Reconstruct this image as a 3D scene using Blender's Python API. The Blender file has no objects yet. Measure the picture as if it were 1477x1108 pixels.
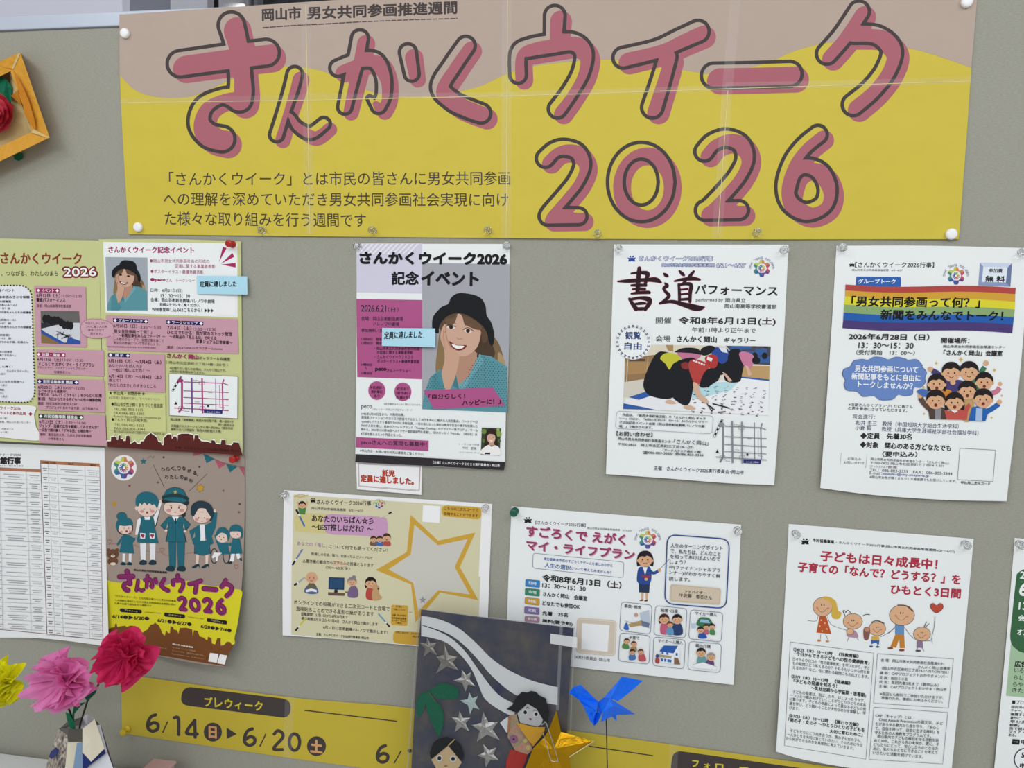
import bpy, math, random
import numpy as np
from mathutils import Vector
from mathutils.geometry import tessellate_polygon

C = bpy.context.scene.collection
# ------------------------------------------------------------------ camera
FPX, CW, CH = 1109.0, 1477.0, 1108.0          # focal length in pixels (26 mm phone lens)
YAW, PITCH, ROLL = -0.1547, -0.0839, 0.0244   # recovered from the A4 sheets on the board
DIST, EYE = 0.9896, 1.40                      # lens is 0.99 m from the board, 1.40 m up
fw = np.array([math.sin(YAW)*math.cos(PITCH), math.cos(YAW)*math.cos(PITCH), math.sin(PITCH)])
r0 = np.array([math.cos(YAW), -math.sin(YAW), 0.0]); u0 = np.cross(r0, fw)
rt = r0*math.cos(ROLL) + u0*math.sin(ROLL); up = -r0*math.sin(ROLL) + u0*math.cos(ROLL)
cam = bpy.data.objects.new('camera', bpy.data.cameras.new('camera')); C.objects.link(cam)
from mathutils import Matrix
M = Matrix([[rt[i], up[i], -fw[i], (0, -DIST, EYE)[i]] for i in range(3)] + [[0, 0, 0, 1]])
cam.matrix_world = M
cam.data.sensor_fit = 'HORIZONTAL'; cam.data.sensor_width = 36.0; cam.data.lens = FPX/CW*36.0
cam.data.clip_start = 0.02
bpy.context.scene.camera = cam
# ------------------------------------------------------------------ light and exposure
sc = bpy.context.scene
sc.view_settings.view_transform = 'Standard'; sc.view_settings.look = 'None'
sc.view_settings.gamma = 1.0; sc.view_settings.exposure = -0.22; sc.view_settings.use_curve_mapping = False
w = bpy.data.worlds.new('world'); sc.world = w; w.use_nodes = True
w.node_tree.nodes['Background'].inputs[0].default_value = (0.93, 0.97, 1.0, 1)
w.node_tree.nodes['Background'].inputs[1].default_value = 0.54
def area(name, loc, target, sx, sy, power, col=(1, 1, 1)):
    l = bpy.data.lights.new(name, 'AREA'); l.shape = 'RECTANGLE'; l.size = sx; l.size_y = sy; l.energy = power; l.color = col
    o = bpy.data.objects.new(name, l); C.objects.link(o); o.location = loc
    o.rotation_euler = (Vector(target) - Vector(loc)).to_track_quat('-Z', 'Y').to_euler()
area('ceiling_tube', (-1.35, -1.7, 2.75), (-0.3, 0, 1.2), 1.2, 0.25, 11, (0.98, 0.99, 1.0))
area('ceiling_tube', (1.25, -1.7, 2.75), (0.3, 0, 1.2), 1.2, 0.25, 11, (0.98, 0.99, 1.0))
area('ceiling_panel', (0.0, -3.2, 2.7), (0.0, 0, 1.1), 2.6, 0.7, 36, (0.98, 0.99, 1.0))
area('room_light_behind', (-0.6, 2.2, 2.75), (-0.6, 2.6, 1.2), 2.4, 0.5, 22)
LIT = 0.80     # linear value that a perfectly white sheet reaches on the board (used to turn seen colours into paper colours)

# ------------------------------------------------------------------ pixel <-> place
FX, FY = CW/2, CH/2
def P(px, py, d=0.0):
    """the point d metres in front of the board that is seen at this spot of the photograph"""
    px = np.asarray(px, float); py = np.asarray(py, float); d = np.asarray(d, float)
    v = fw*FPX + rt*(px - FX)[..., None] - up*(py - FY)[..., None]
    v = v/v[..., 1:2]
    return v*(DIST - d)[..., None] + np.array([0, -DIST, EYE])
def VP(px, py, d=0.0): return Vector(P(px, py, d).tolist())
def lin(c):
    if isinstance(c, str):
        if c[0] == '=': c = [int(c[i:i+2], 16)/255 for i in (1, 3, 5)]      # measured colour
        else:                                                               # colour judged by eye: midtones were judged a little too light
            c = [int(c[i:i+2], 16)/255 for i in (0, 2, 4)]; k = .90 + .075*min(1, max(0, (min(c)-.62)/.22)); c = [x*k for x in c]
    return [(x/12.92 if x < .04045 else ((x+.055)/1.055)**2.4) for x in c]
# ------------------------------------------------------------------ materials
MATS = {}
def _new(name):
    m = bpy.data.materials.new(name); m.use_nodes = True
    return m, m.node_tree, m.node_tree.nodes['Principled BSDF']
def ink(col, rough=0.55, spec=0.18):
    k = (col, rough, spec)
    if k in MATS: return MATS[k]
    m, nt, b = _new('ink_' + str(col))
    b.inputs['Base Color'].default_value = [min(0.93, x/LIT) for x in lin(col)] + [1]
    b.inputs['Roughness'].default_value = rough; b.inputs['Specular IOR Level'].default_value = spec
    MATS[k] = m; return m
def paper(col, rough=0.5, bump=0.15, scale=9, spec=0.2, trans=0.0, name='paper'):
    k = ('p', col, rough, bump, scale, trans)
    if k in MATS: return MATS[k]
    m, nt, b = _new(name); N = nt.nodes
    base = [min(0.93, x/LIT) for x in lin(col)] + [1]
    tc = N.new('ShaderNodeTexCoord'); n = N.new('ShaderNodeTexNoise'); n.inputs['Scale'].default_value = scale
    n.inputs['Detail'].default_value = 3
    nt.links.new(tc.outputs['Object'], n.inputs['Vector'])
    mx = N.new('ShaderNodeMix'); mx.data_type = 'RGBA'; mx.inputs[6].default_value = base
    mx.inputs[7].default_value = [x*0.95 for x in base[:3]] + [1]
    nt.links.new(n.outputs['Fac'], mx.inputs[0]); nt.links.new(mx.outputs[2], b.inputs['Base Color'])
    bp = N.new('ShaderNodeBump'); bp.inputs['Strength'].default_value = bump; bp.inputs['Distance'].default_value = 0.02
    nt.links.new(n.outputs['Fac'], bp.inputs['Height']); nt.links.new(bp.outputs['Normal'], b.inputs['Normal'])
    b.inputs['Roughness'].default_value = rough; b.inputs['Specular IOR Level'].default_value = spec
    if trans:
        t = N.new('ShaderNodeBsdfTranslucent'); t.inputs['Color'].default_value = base
        ms = N.new('ShaderNodeMixShader'); ms.inputs[0].default_value = trans
        out = N['Material Output']
        nt.links.new(b.outputs[0], ms.inputs[1]); nt.links.new(t.outputs[0], ms.inputs[2]); nt.links.new(ms.outputs[0], out.inputs[0])
    MATS[k] = m; return m
def foil(col, rough=0.3, scale=40):
    m, nt, b = _new('foil'); N = nt.nodes
    b.inputs['Base Color'].default_value = lin(col) + [1]; b.inputs['Metallic'].default_value = 0.9
    b.inputs['Roughness'].default_value = rough
    tc = N.new('ShaderNodeTexCoord'); n = N.new('ShaderNodeTexNoise'); n.inputs['Scale'].default_value = scale
    n.inputs['Detail'].default_value = 4; n.inputs['Distortion'].default_value = 0.6
    nt.links.new(tc.outputs['Object'], n.inputs['Vector'])
    bp = N.new('ShaderNodeBump'); bp.inputs['Strength'].default_value = 0.5; bp.inputs['Distance'].default_value = 0.01
    nt.links.new(n.outputs['Fac'], bp.inputs['Height']); nt.links.new(bp.outputs['Normal'], b.inputs['Normal'])
    return m
def plain(name, col, rough=0.5, metal=0.0, spec=0.5, trans=0.0, ior=1.49, raw=False):
    m, nt, b = _new(name)
    b.inputs['Base Color'].default_value = [min(0.95, x/(1 if raw else LIT)) for x in lin(col)] + [1]
    b.inputs['Roughness'].default_value = rough; b.inputs['Metallic'].default_value = metal
    b.inputs['Specular IOR Level'].default_value = spec; b.inputs['Transmission Weight'].default_value = trans
    b.inputs['IOR'].default_value = ior
    return m
def film(name, fac, rough=0.08, tint=(1, 1, 1), base=0.85):
    m = bpy.data.materials.new(name); m.use_nodes = True; nt = m.node_tree; N = nt.nodes; N.clear()
    t = N.new('ShaderNodeBsdfTransparent'); t.inputs[0].default_value = (*tint, 1)
    g = N.new('ShaderNodeBsdfPrincipled'); g.inputs['Roughness'].default_value = rough; g.inputs['Specular IOR Level'].default_value = 1.0
    g.inputs['Base Color'].default_value = (base, base, base, 1)
    ms = N.new('ShaderNodeMixShader'); ms.inputs[0].default_value = fac; o = N.new('ShaderNodeOutputMaterial')
    nt.links.new(t.outputs[0], ms.inputs[1]); nt.links.new(g.outputs[0], ms.inputs[2]); nt.links.new(ms.outputs[0], o.inputs[0])
    return m
# ------------------------------------------------------------------ objects
def tag(o, label=None, cat=None, group=None, kind=None):
    if label: o['label'] = label
    if cat: o['category'] = cat
    if group: o['group'] = group
    if kind: o['kind'] = kind
    return o
def mesh(name, verts, faces, mats, parent=None, mi=None, smooth=False):
    me = bpy.data.meshes.new(name)
    me.from_pydata([tuple(map(float, v)) for v in verts], [], [tuple(map(int, f)) for f in faces])
    for m in (mats if isinstance(mats, list) else [mats]): me.materials.append(m)
    if mi is not None: me.polygons.foreach_set('material_index', list(map(int, mi)))
    if smooth: me.polygons.foreach_set('use_smooth', [True]*len(me.polygons))
    me.update()
    o = bpy.data.objects.new(name, me); C.objects.link(o)
    if parent is not None:
        o.parent = parent; o.matrix_parent_inverse = parent.matrix_basis.inverted()
    return o
def empty(name, loc, parent=None):
    o = bpy.data.objects.new(name, None); C.objects.link(o); o.location = loc; o.empty_display_size = 0.05
    return o
def box(name, lo, hi, mat, parent=None, bevel=0.0):
    x0, y0, z0 = lo; x1, y1, z1 = hi
    v = [(x, y, z) for z in (z0, z1) for y in (y0, y1) for x in (x0, x1)]
    f = [(0, 2, 3, 1), (4, 5, 7, 6), (0, 1, 5, 4), (2, 6, 7, 3), (0, 4, 6, 2), (1, 3, 7, 5)]
    o = mesh(name, v, f, mat, parent)
    if bevel:
        b = o.modifiers.new('bevel', 'BEVEL'); b.width = bevel; b.segments = 3
    return o
def catmull(pts, n=8, closed=False):
    p = np.array(pts, float); N = len(p); out = []
    rng = range(N if closed else N-1)
    for i in rng:
        if closed: a, b, c, d = p[(i-1) % N], p[i], p[(i+1) % N], p[(i+2) % N]
        else: a, b, c, d = p[max(i-1, 0)], p[i], p[i+1], p[min(i+2, N-1)]
        for k in range(n):
            t = k/n
            out.append(0.5*((2*b) + (-a+c)*t + (2*a-5*b+4*c-d)*t*t + (-a+3*b-3*c+d)*t**3))
    if not closed: out.append(p[-1])
    return np.array(out)

# ------------------------------------------------------------------ sheets of paper on the board
class Sheet:
    def __init__(s, name, label, cat, rows, delta, mat, group=None, parent=None, n=(24, 24), thick=0.00025):
        s.rows = [np.array(r, float) for r in rows]; s.delta = delta; s.H = {}
        nu, nv = n
        def along(r, m): 
            if len(r) == 2: return np.array([r[0] + (r[1]-r[0])*i/m for i in range(m+1)])
            c = catmull(r, 10); idx = np.linspace(0, len(c)-1, m+1)
            lo = np.floor(idx).astype(int); hi = np.minimum(lo+1, len(c)-1); f = (idx-lo)[:, None]
            return c[lo]*(1-f) + c[hi]*f
        R = [along(r, nu) for r in s.rows]
        grid = np.array([along(np.array([r[i] for r in R]), nv) for i in range(nu+1)])   # [u][v]
        px, py = grid[..., 0], grid[..., 1]; d = delta(px, py)
        front = P(px, py, d + thick).reshape(-1, 3); back = P(px, py, d).reshape(-1, 3)
        V = np.concatenate([front, back]); K = len(front); F = []
        ix = lambda i, j: i*(nv+1)+j
        for i in range(nu):
            for j in range(nv):
                q = [ix(i, j), ix(i, j+1), ix(i+1, j+1), ix(i+1, j)]
                F.append(q); F.append([k+K for k in reversed(q)])
        ring = [ix(i, 0) for i in range(nu)] + [ix(nu, j) for j in range(nv)] + [ix(i, nv) for i in range(nu, 0, -1)] + [ix(0, j) for j in range(nv, 0, -1)]
        m_ = len(ring); V = np.concatenate([V, front[ring], back[ring]])
        for a in range(m_): b = (a+1) % m_; F.append([2*K+a, 2*K+b, 2*K+m_+b, 2*K+m_+a])
        s.th = thick
        s.o = mesh(name, V, F, mat, parent, smooth=False)
        s.o.data.polygons.foreach_set('use_smooth', [len(F) - i > len(ring) for i in range(len(F))])
        tag(s.o, label, cat, group)
        s.L = (s.rows[0][0], s.rows[-1][0]); s.Rr = (s.rows[0][-1], s.rows[-1][-1])
    def updir(s, x):
        l = s.L[0]-s.L[1]; r = s.Rr[0]-s.Rr[1]; l = l/np.linalg.norm(l); r = r/np.linalg.norm(r)
        t = (x - s.L[0][0])/(s.Rr[0][0]-s.L[0][0]); v = l*(1-t)+r*t
        return v/np.linalg.norm(v)
# text meshes come from a scratch scene so that each costs one small update
_ts = bpy.data.scenes.new('scratch'); _tc = bpy.data.curves.new('t', 'FONT'); _tc.resolution_u = 3
_to = bpy.data.objects.new('t', _tc); _ts.collection.objects.link(_to); TXT = {}
def glyphs(s):
    if s in TXT: return TXT[s]
    _tc.body = s; _ts.view_layers[0].update(); dg = _ts.view_layers[0].depsgraph
    me = bpy.data.meshes.new_from_object(_to.evaluated_get(dg)); me.calc_loop_triangles()
    v = np.empty(len(me.vertices)*3); me.vertices.foreach_get('co', v); v = v.reshape(-1, 3)[:, :2]
    f = np.empty(len(me.loop_triangles)*3, int); me.loop_triangles.foreach_get('vertices', f); f = f.reshape(-1, 3)
    bpy.data.meshes.remove(me)
    if len(v): v = (v - v.min(0))/np.maximum(v.max(0)-v.min(0), 1e-6)
    TXT[s] = (v, f); return TXT[s]
VIEW = dict(px=(0, 0, 1), Z1=(0, 0, 3.077), Z2=(420, 0, 3.077), Z3=(840, 0, 2.3187), G1=(0, 330, 3.4625), G2=(140, 340, 6.4217), G3=(140, 480, 6.1556),
    T1=(0, 640, 3.693), T2=(140, 640, 5.832), T3=(140, 800, 6.5176), E1=(500, 340, 5.908), E2=(500, 440, 5.908), E3=(500, 570, 5.908),
    S1=(400, 700, 4.6156), S2=(400, 810, 4.6156), L1=(730, 725, 6.4217), L2=(820, 740, 4.432), H1=(870, 345, 5.275), H2=(865, 500, 5.275),
    C1=(1190, 345, 5.1463), C2=(1175, 510, 4.8907), F1=(1110, 750, 4.7645), F2=(1110, 920, 4.7645), W1=(0, 890, 5.0826), Y1=(160, 960, 3.2109),
    B1=(570, 870, 4.6555), B2=(590, 990, 9.389), B3=(700, 960, 6.154), B4=(700, 1000, 9.231), Y2=(840, 970, 4.923), R1=(1400, 770, 3.278), O1=(0, 60, 6.1556),
    GM=(230, 520, 9.233), G4=(150, 545, 10.55), G5=(0, 400, 4.6167))
class Art:
    """flat print on a sheet: shapes are given as seen in the photograph and land on the sheet's surface"""
    def __init__(s, sh, name='printed_lettering', view='px', label=None, lift=0.0001):
        s.sh, s.name, s.label, s.lift, s.top = sh, name, label, lift, None
        s.V, s.F, s.M, s.mats = [], [], [], []; s.n = 0; s.v(view)
    def v(s, view): s.vw = VIEW[view] if isinstance(view, str) else view; return s
    def tx(s, pts):
        p = np.array(pts, float)[..., :2]; ox, oy, k = s.vw[:3]
        if s.top is not None: p[..., 1] = np.maximum(p[..., 1], s.top(p[..., 0]))
        return np.stack([ox + p[..., 0]/k, oy + p[..., 1]/s.vw[-1]], -1)
    def level(s, p):
        """how many printed shapes already lie under these points (small cells of the sheet)"""
        c = np.unique(np.floor(np.asarray(p)/7.0).astype(int), axis=0).tolist(); H = s.sh.H; lev = 0
        for x, y in c:
            for a, b in ((x, y), (x+1, y), (x-1, y), (x, y+1), (x, y-1)): lev = max(lev, H.get((a, b), 0))
        for x, y in c: H[(x, y)] = lev+1
        return lev+1
    def add(s, p, tris, col, dl=0.0, bump=True, lev=None):
        m = col if not isinstance(col, str) else ink(col)
        if m not in s.mats: s.mats.append(m)
        if lev is None: lev = s.level(p)
        lay = s.lift + lev*2.6e-5 + dl
        s.V.append(np.column_stack([p, np.full(len(p), lay)])); s.F.append(np.asarray(tris, int) + s.n)
        s.M += [s.mats.index(m)]*len(tris); s.n += len(p)
    def raw(s, p, col, dl=0.0, bump=True):
        """closed outline in pixels -> triangles, cut small enough to follow the curl"""
        t = tessellate_polygon([[Vector((x, y, 0)) for x, y in p]])
        p = [tuple(q) for q in p]; tris = [tuple(q) for q in t]
        for _ in range(9):
            mid = {}; nt = []; big = False
            def mp(a, b):
                nonlocal big
                if (p[a][0]-p[b][0])**2 + (p[a][1]-p[b][1])**2 < 9.5**2: return None
                k = (min(a, b), max(a, b)); big = True
                if k not in mid: mid[k] = len(p); p.append(((p[a][0]+p[b][0])/2, (p[a][1]+p[b][1])/2))
                return mid[k]
            for a, b, c in tris:
                e = [mp(a, b), mp(b, c), mp(c, a)]; q = [x is not None for x in e]
                if sum(q) == 0: nt.append((a, b, c))
                elif sum(q) == 3: nt += [(a, e[0], e[2]), (e[0], b, e[1]), (e[2], e[1], c), (e[0], e[1], e[2])]
                else:
                    while not (q[0] and not q[2]):      # rotate: first edge split, last edge whole
                        a, b, c = b, c, a; e = e[1:]+e[:1]; q = q[1:]+q[:1]
                    if q[1]: nt += [(a, e[0], c), (e[0], e[1], c), (e[0], b, e[1])]
                    else: nt += [(a, e[0], c), (e[0], b, c)]
            tris = nt
            if not big: break
        s.add(np.array(p), tris, col, dl, bump)
    def p(s, pts, col): s.raw(s.tx(pts), col); return s
    def b(s, pts, col, n=6): s.raw(catmull(s.tx(pts), n, True), col); return s
    def e(s, cx, cy, rx, ry, col, rot=0.0, n=20):
        a = np.arange(n)*2*math.pi/n; c, q = math.cos(rot), math.sin(rot); x = rx*np.cos(a); y = ry*np.sin(a)
        s.raw(s.tx(np.stack([cx + x*c - y*q, cy + x*q + y*c], -1)), col); return s
    def rr(s, quad, rad):
        q = np.array(quad, float); out = []
        for i in range(4):
            a, b, c = q[i-1], q[i], q[(i+1) % 4]
            ra = min(rad, np.linalg.norm(a-b)*.499); rc = min(rad, np.linalg.norm(c-b)*.499)
            p0 = b + (a-b)/np.linalg.norm(a-b)*ra; p1 = b + (c-b)/np.linalg.norm(c-b)*rc
            for k in range(6):
                t = k/5; out.append((1-t)**2*p0 + 2*t*(1-t)*b + t*t*p1)
        return np.array(out)
    def r(s, quad, rad, col): s.raw(s.tx(s.rr(quad, rad)), col); return s
    def ro(s, quad, rad, w, col): return s.l(np.vstack([s.rr(quad, rad), s.rr(quad, rad)[:2]]), w, col)
    def l(s, pts, wd, col, smooth=False, dash=None):
        """stroke, width in photograph pixels"""
        q = s.tx(pts)
        if smooth: q = catmull(q, 6)
        keep = [0] + [i for i in range(1, len(q)) if np.linalg.norm(q[i]-q[i-1]) > 1e-4]; q = q[keep]
        # densify
        out = [q[0]]
        for a, b in zip(q[:-1], q[1:]):
            n = max(1, int(np.linalg.norm(b-a)/9)); out += [a + (b-a)*k/n for k in range(1, n+1)]
        q = np.array(out)
        if dash:
            seg = np.linalg.norm(np.diff(q, axis=0), axis=1); cum = np.concatenate([[0], np.cumsum(seg)])
            t = 0.0; V = []; F = []
            while t < cum[-1]:
                t2 = min(t+dash[0], cum[-1]); a = np.array([np.interp(t, cum, q[:, i]) for i in (0, 1)]); b = np.array([np.interp(t2, cum, q[:, i]) for i in (0, 1)])
                d = (b-a)/max(np.linalg.norm(b-a), 1e-6); nrm = np.array([-d[1], d[0]])*wd/2; k = len(V)
                V += [a+nrm, a-nrm, b-nrm, b+nrm]; F += [(k, k+1, k+2), (k, k+2, k+3)]; t += dash[0]+dash[1]
            s.add(np.array(V), F, col); return s
        t = np.zeros_like(q); t[1:-1] = q[2:]-q[:-2]; t[0] = q[1]-q[0]; t[-1] = q[-1]-q[-2]
        t /= np.maximum(np.linalg.norm(t, axis=1)[:, None], 1e-6); nr = np.stack([-t[:, 1], t[:, 0]], -1)*wd/2
        V = np.vstack([q+nr, q-nr]); n = len(q); F = []
        for i in range(n-1): F += [(i, i+1, n+i+1), (i, n+i+1, n+i)]
        s.add(V, F, col); return s
    def t(s, txt, x0, y0, x1, y1, h, col='2a2628', bold=0.0, n=6, shear=0.0):
        g, f = glyphs(txt)
        if not len(g): return s
        A, B = s.tx([(x0, y0), (x1, y1)]); h = h/s.vw[2]; u = s.sh.updir((A[0]+B[0])/2)
        p = A + g[:, :1]*(B-A) + g[:, 1:]*h*u + g[:, 1:]*shear*h*(B-A)/np.linalg.norm(B-A)
        if bold and h < 7.5: bold *= .62
        lev = s.level(p); s.add(p, f, col, 1.5e-5, lev=lev)
        if bold:
            for k in range(n):
                a = 2*math.pi*k/n; s.add(p + np.array([math.cos(a), math.sin(a)])*bold, f, col, 1.5e-5+(k+1)*1.5e-6, lev=lev)
        return s
    def lines(s, L, col='2a2628', bold=0.0, h=None):
        for it in L:
            s.t(*it[:5], it[5] if len(it) > 5 else h, col, bold)
        return s
    def sdf(s, field, x0, y0, x1, y1, st, col):
        """fills field(px,py)<0 on a fine grid, edges cut exactly (marching)"""
        xs = np.arange(x0, x1+st, st); ys = np.arange(y0, y1+st, st); X, Y = np.meshgrid(xs, ys, indexing='ij'); f = field(X, Y)
        ny = len(ys); V = np.stack([X.ravel(), Y.ravel()], -1).tolist(); fr = f.ravel(); F = []; cut = {}
        def cp(a, b):
            k = (a, b) if a < b else (b, a)
            if k not in cut:
                t = fr[a]/(fr[a]-fr[b]); cut[k] = len(V); V.append([V[a][0]+(V[b][0]-V[a][0])*t, V[a][1]+(V[b][1]-V[a][1])*t])
            return cut[k]
        neg = f < 0
        for i in range(len(xs)-1):
            j = 0
            while j < ny-1:
                q = [neg[i, j], neg[i+1, j], neg[i+1, j+1], neg[i, j+1]]; c = int(q[0])+int(q[1])+int(q[2])+int(q[3])
                if c == 0: j += 1; continue
                if c == 4:
                    j2 = j+1
                    while j2 < ny-1 and neg[i, j2+1] and neg[i+1, j2+1] and (j2-j)*st < 8: j2 += 1
                    F += [(i*ny+j, (i+1)*ny+j, (i+1)*ny+j2), (i*ny+j, (i+1)*ny+j2, i*ny+j2)]; j = j2; continue
                a, b, c2, d = i*ny+j, (i+1)*ny+j, (i+1)*ny+j+1, i*ny+j+1
                for tri in ((a, b, c2), (a, c2, d)):
                    poly = []
                    for m in range(3):
                        u, v = tri[m], tri[(m+1) % 3]
                        if fr[u] < 0: poly.append(u)
                        if (fr[u] < 0) != (fr[v] < 0): poly.append(cp(u, v))
                    for m in range(1, len(poly)-1): F.append((poly[0], poly[m], poly[m+1]))
                j += 1
        used = sorted({k for t in F for k in t}); mp = {k: i for i, k in enumerate(used)}
        if F: s.add(np.array([V[k] for k in used]), [[mp[k] for k in t] for t in F], col)
        return s
    def done(s, kind=None):
        V = np.vstack(s.V); F = np.vstack(s.F)
        W = P(V[:, 0], V[:, 1], s.sh.delta(V[:, 0], V[:, 1]) + s.sh.th + V[:, 2])
        o = mesh(s.name, W, F, s.mats, s.sh.o, s.M)
        if s.label: o['label'] = s.label
        if kind: o['kind'] = kind
        return o
def sm(x): x = np.clip(x, 0, 1); return x*x*(3-2*x)
def strokes(sts, view):
    """balloon letters: variable width strokes -> list of circles in pixels"""
    ox, oy, k = VIEW[view]; out = []
    for st in sts:
        c = catmull(st, 14); out.append(np.column_stack([ox + c[:, 0]/k, oy + c[:, 1]/k, c[:, 2]/k]))
    return np.vstack(out)
def field(cs, dx=0, dy=0, dr=0, g=1.0):
    def f(X, Y):
        m = np.full(X.shape, 1e9)
        for x, y, r in cs: m = np.minimum(m, np.hypot(X-x-dx, Y-y-dy) - r*g - dr)
        return m
    return f
def bounds(cs, m): return (cs[:, 0]-cs[:, 2]).min()-m, (cs[:, 1]-cs[:, 2]).min()-m, (cs[:, 0]+cs[:, 2]).max()+m, (cs[:, 1]+cs[:, 2]).max()+m
LET = {
 'sa': ('Z1', [[(801, 283, 67), (990, 257, 68), (1180, 234, 68)], [(1027, 112, 67), (1050, 200, 62), (1065, 320, 60), (1068, 400, 64), (1062, 440, 66)],
   [(1062, 440, 64), (985, 428, 45), (905, 470, 52), (884, 545, 58), (925, 600, 64), (985, 617, 66)]]),
 'n': ('Z1', [[(1308, 330, 43), (1290, 400, 42), (1258, 500, 39), (1228, 598, 40)], [(1250, 520, 20), (1285, 512, 25), (1320, 562, 33), (1378, 590, 38), (1437, 550, 37)]]),
 'ka': ('Z2', [[(305, 170, 46), (288, 260, 46), (262, 370, 43), (238, 475, 40)], [(208, 302, 45), (300, 268, 46), (372, 270, 48), (408, 335, 44), (410, 420, 42), (388, 470, 42)], [(348, 437, 20), (375, 465, 32)]]),
 'kadot': ('Z2', [[(518, 232, 46), (535, 328, 41)]]),
 'ku': ('Z2', [[(775, 203, 50), (715, 290, 51), (662, 385, 52), (715, 448, 52), (780, 480, 53), (842, 503, 52)]]),
 'u': ('Z2', [[(1170, 70, 54), (1165, 190, 50)], [(1007, 333, 45), (1010, 235, 46), (1060, 212, 54), (1160, 195, 55), (1250, 188, 52), (1298, 232, 50), (1285, 320, 48), (1235, 410, 47), (1182, 483, 49)]]),
 'i': ('Z3', [[(137, 193, 41), (250, 165, 40), (330, 130, 42), (387, 105, 43)], [(285, 190, 38), (262, 270, 40), (234, 359, 42)]]),
 'bar': ('Z3', [[(440, 253, 48), (560, 251, 48), (693, 247, 48)]]),
 'ku2': ('Z3', [[(925, 38, 41), (870, 120, 41), (818, 180, 41)], [(905, 113, 38), (985, 118, 39), (1034, 165, 42), (1015, 235, 42), (965, 300, 42), (906, 350, 43)]]),
 'd2': ('Z2', [[(1128, 703, 48), (1165, 668, 46), (1212, 656, 46), (1270, 675, 46), (1292, 730, 46), (1265, 800, 46), (1215, 865, 46), (1150, 940, 46), (1140, 960, 48)], [(1140, 960, 48), (1275, 960, 46)]]),
 'd0': ('Z3', [[(197+85*math.cos(a), 609+105*math.sin(a), 34) for a in np.linspace(0, 2*math.pi, 17)]]),
 'd2b': ('Z3', [[(408, 507, 38), (435, 477, 37), (482, 462, 37), (530, 482, 37), (544, 530, 37), (520, 585, 37), (475, 640, 37), (425, 692, 37), (410, 703, 38)], [(410, 705, 38), (524, 703, 38)]]),
 'd6': ('Z3', [[(788, 450, 37), (740, 490, 37), (700, 545, 37), (679, 620, 38), (695, 680, 38), (748, 709, 38), (805, 685, 38), (820, 630, 38), (795, 575, 38), (745, 556, 34), (705, 580, 34), (690, 640, 30)]]),
}

# ================================================================== large structure
def weave(name, col):
    m, nt, b = _new(name); N = nt.nodes; L = nt.links
    tc = N.new('ShaderNodeTexCoord'); mp = N.new('ShaderNodeMapping'); mp.inputs['Scale'].default_value = (260, 260, 1400)
    n = N.new('ShaderNodeTexNoise'); n.inputs['Scale'].default_value = 1.0; n.inputs['Detail'].default_value = 2
    n2 = N.new('ShaderNodeTexNoise'); n2.inputs['Scale'].default_value = 3.0
    L.new(tc.outputs['Object'], mp.inputs[0]); L.new(mp.outputs[0], n.inputs['Vector']); L.new(tc.outputs['Object'], n2.inputs['Vector'])
    base = [x/LIT for x in lin(col)]
    r = N.new('ShaderNodeValToRGB'); e = r.color_ramp.elements; e[0].position = .3; e[1].position = .7
    e[0].color = [x*.88 for x in base] + [1]; e[1].color = [x*1.07 for x in base] + [1]
    L.new(n.outputs['Fac'], r.inputs[0])
    mx = N.new('ShaderNodeMix'); mx.data_type = 'RGBA'; mx.blend_type = 'MULTIPLY'; mx.inputs[0].default_value = 1
    r2 = N.new('ShaderNodeValToRGB'); r2.color_ramp.elements[0].color = (.95, .95, .95, 1); r2.color_ramp.elements[1].color = (1, 1, 1, 1)
    L.new(n2.outputs['Fac'], r2.inputs[0]); L.new(r.outputs[0], mx.inputs[6]); L.new(r2.outputs[0], mx.inputs[7]); L.new(mx.outputs[2], b.inputs['Base Color'])
    bp = N.new('ShaderNodeBump'); bp.inputs['Strength'].default_value = .15; bp.inputs['Distance'].default_value = .001
    L.new(n.outputs['Fac'], bp.inputs['Height']); L.new(bp.outputs['Normal'], b.inputs['Normal'])
    b.inputs['Roughness'].default_value = .9; b.inputs['Specular IOR Level'].default_value = .15
    return m
FLOORZ = 0.0
tag(box('floor', (-3.2, -3.4, -0.06), (3.2, 3.0, 0), paper('=d6d2ca', .5, .05, 4, name='floor_vinyl')), kind='structure')
tag(box('wall_back', (-3.2, 2.6, 0), (3.2, 2.7, 3.9), paper('cfccd6', .7, .05, 4, name='wall_paint')), kind='structure')
board = empty('display_board', (-0.2, 0.015, 0))
tag(board, 'grey fabric notice board with a pale metal top rail, carrying all the posters', 'board')
alum = plain('pale_aluminium', '=b2b9c6', .35, .25); white_metal = plain('white_metal', 'dcdfe2', .45)
box('fabric_panel', (-1.35, 0, 0.16), (0.95, 0.03, EYE+0.386), weave('grey_fabric', '=959489'), board)
o = box('top_rail', (-1.37, -0.0005, EYE+0.386), (0.97, 0.037, EYE+0.406), alum, board, .002)
box('bottom_rail', (-1.37, -0.004, 0.13), (0.97, 0.034, 0.16), alum, board, .002)
for x in (-1.37, 0.95):
    box('side_post', (x, -0.004, 0.02), (x+.02, 0.034, EYE+0.386), alum, board, .002)
    box('foot', (x-.01, -0.18, 0.0), (x+.03, 0.22, 0.03), alum, board, .004)
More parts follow.
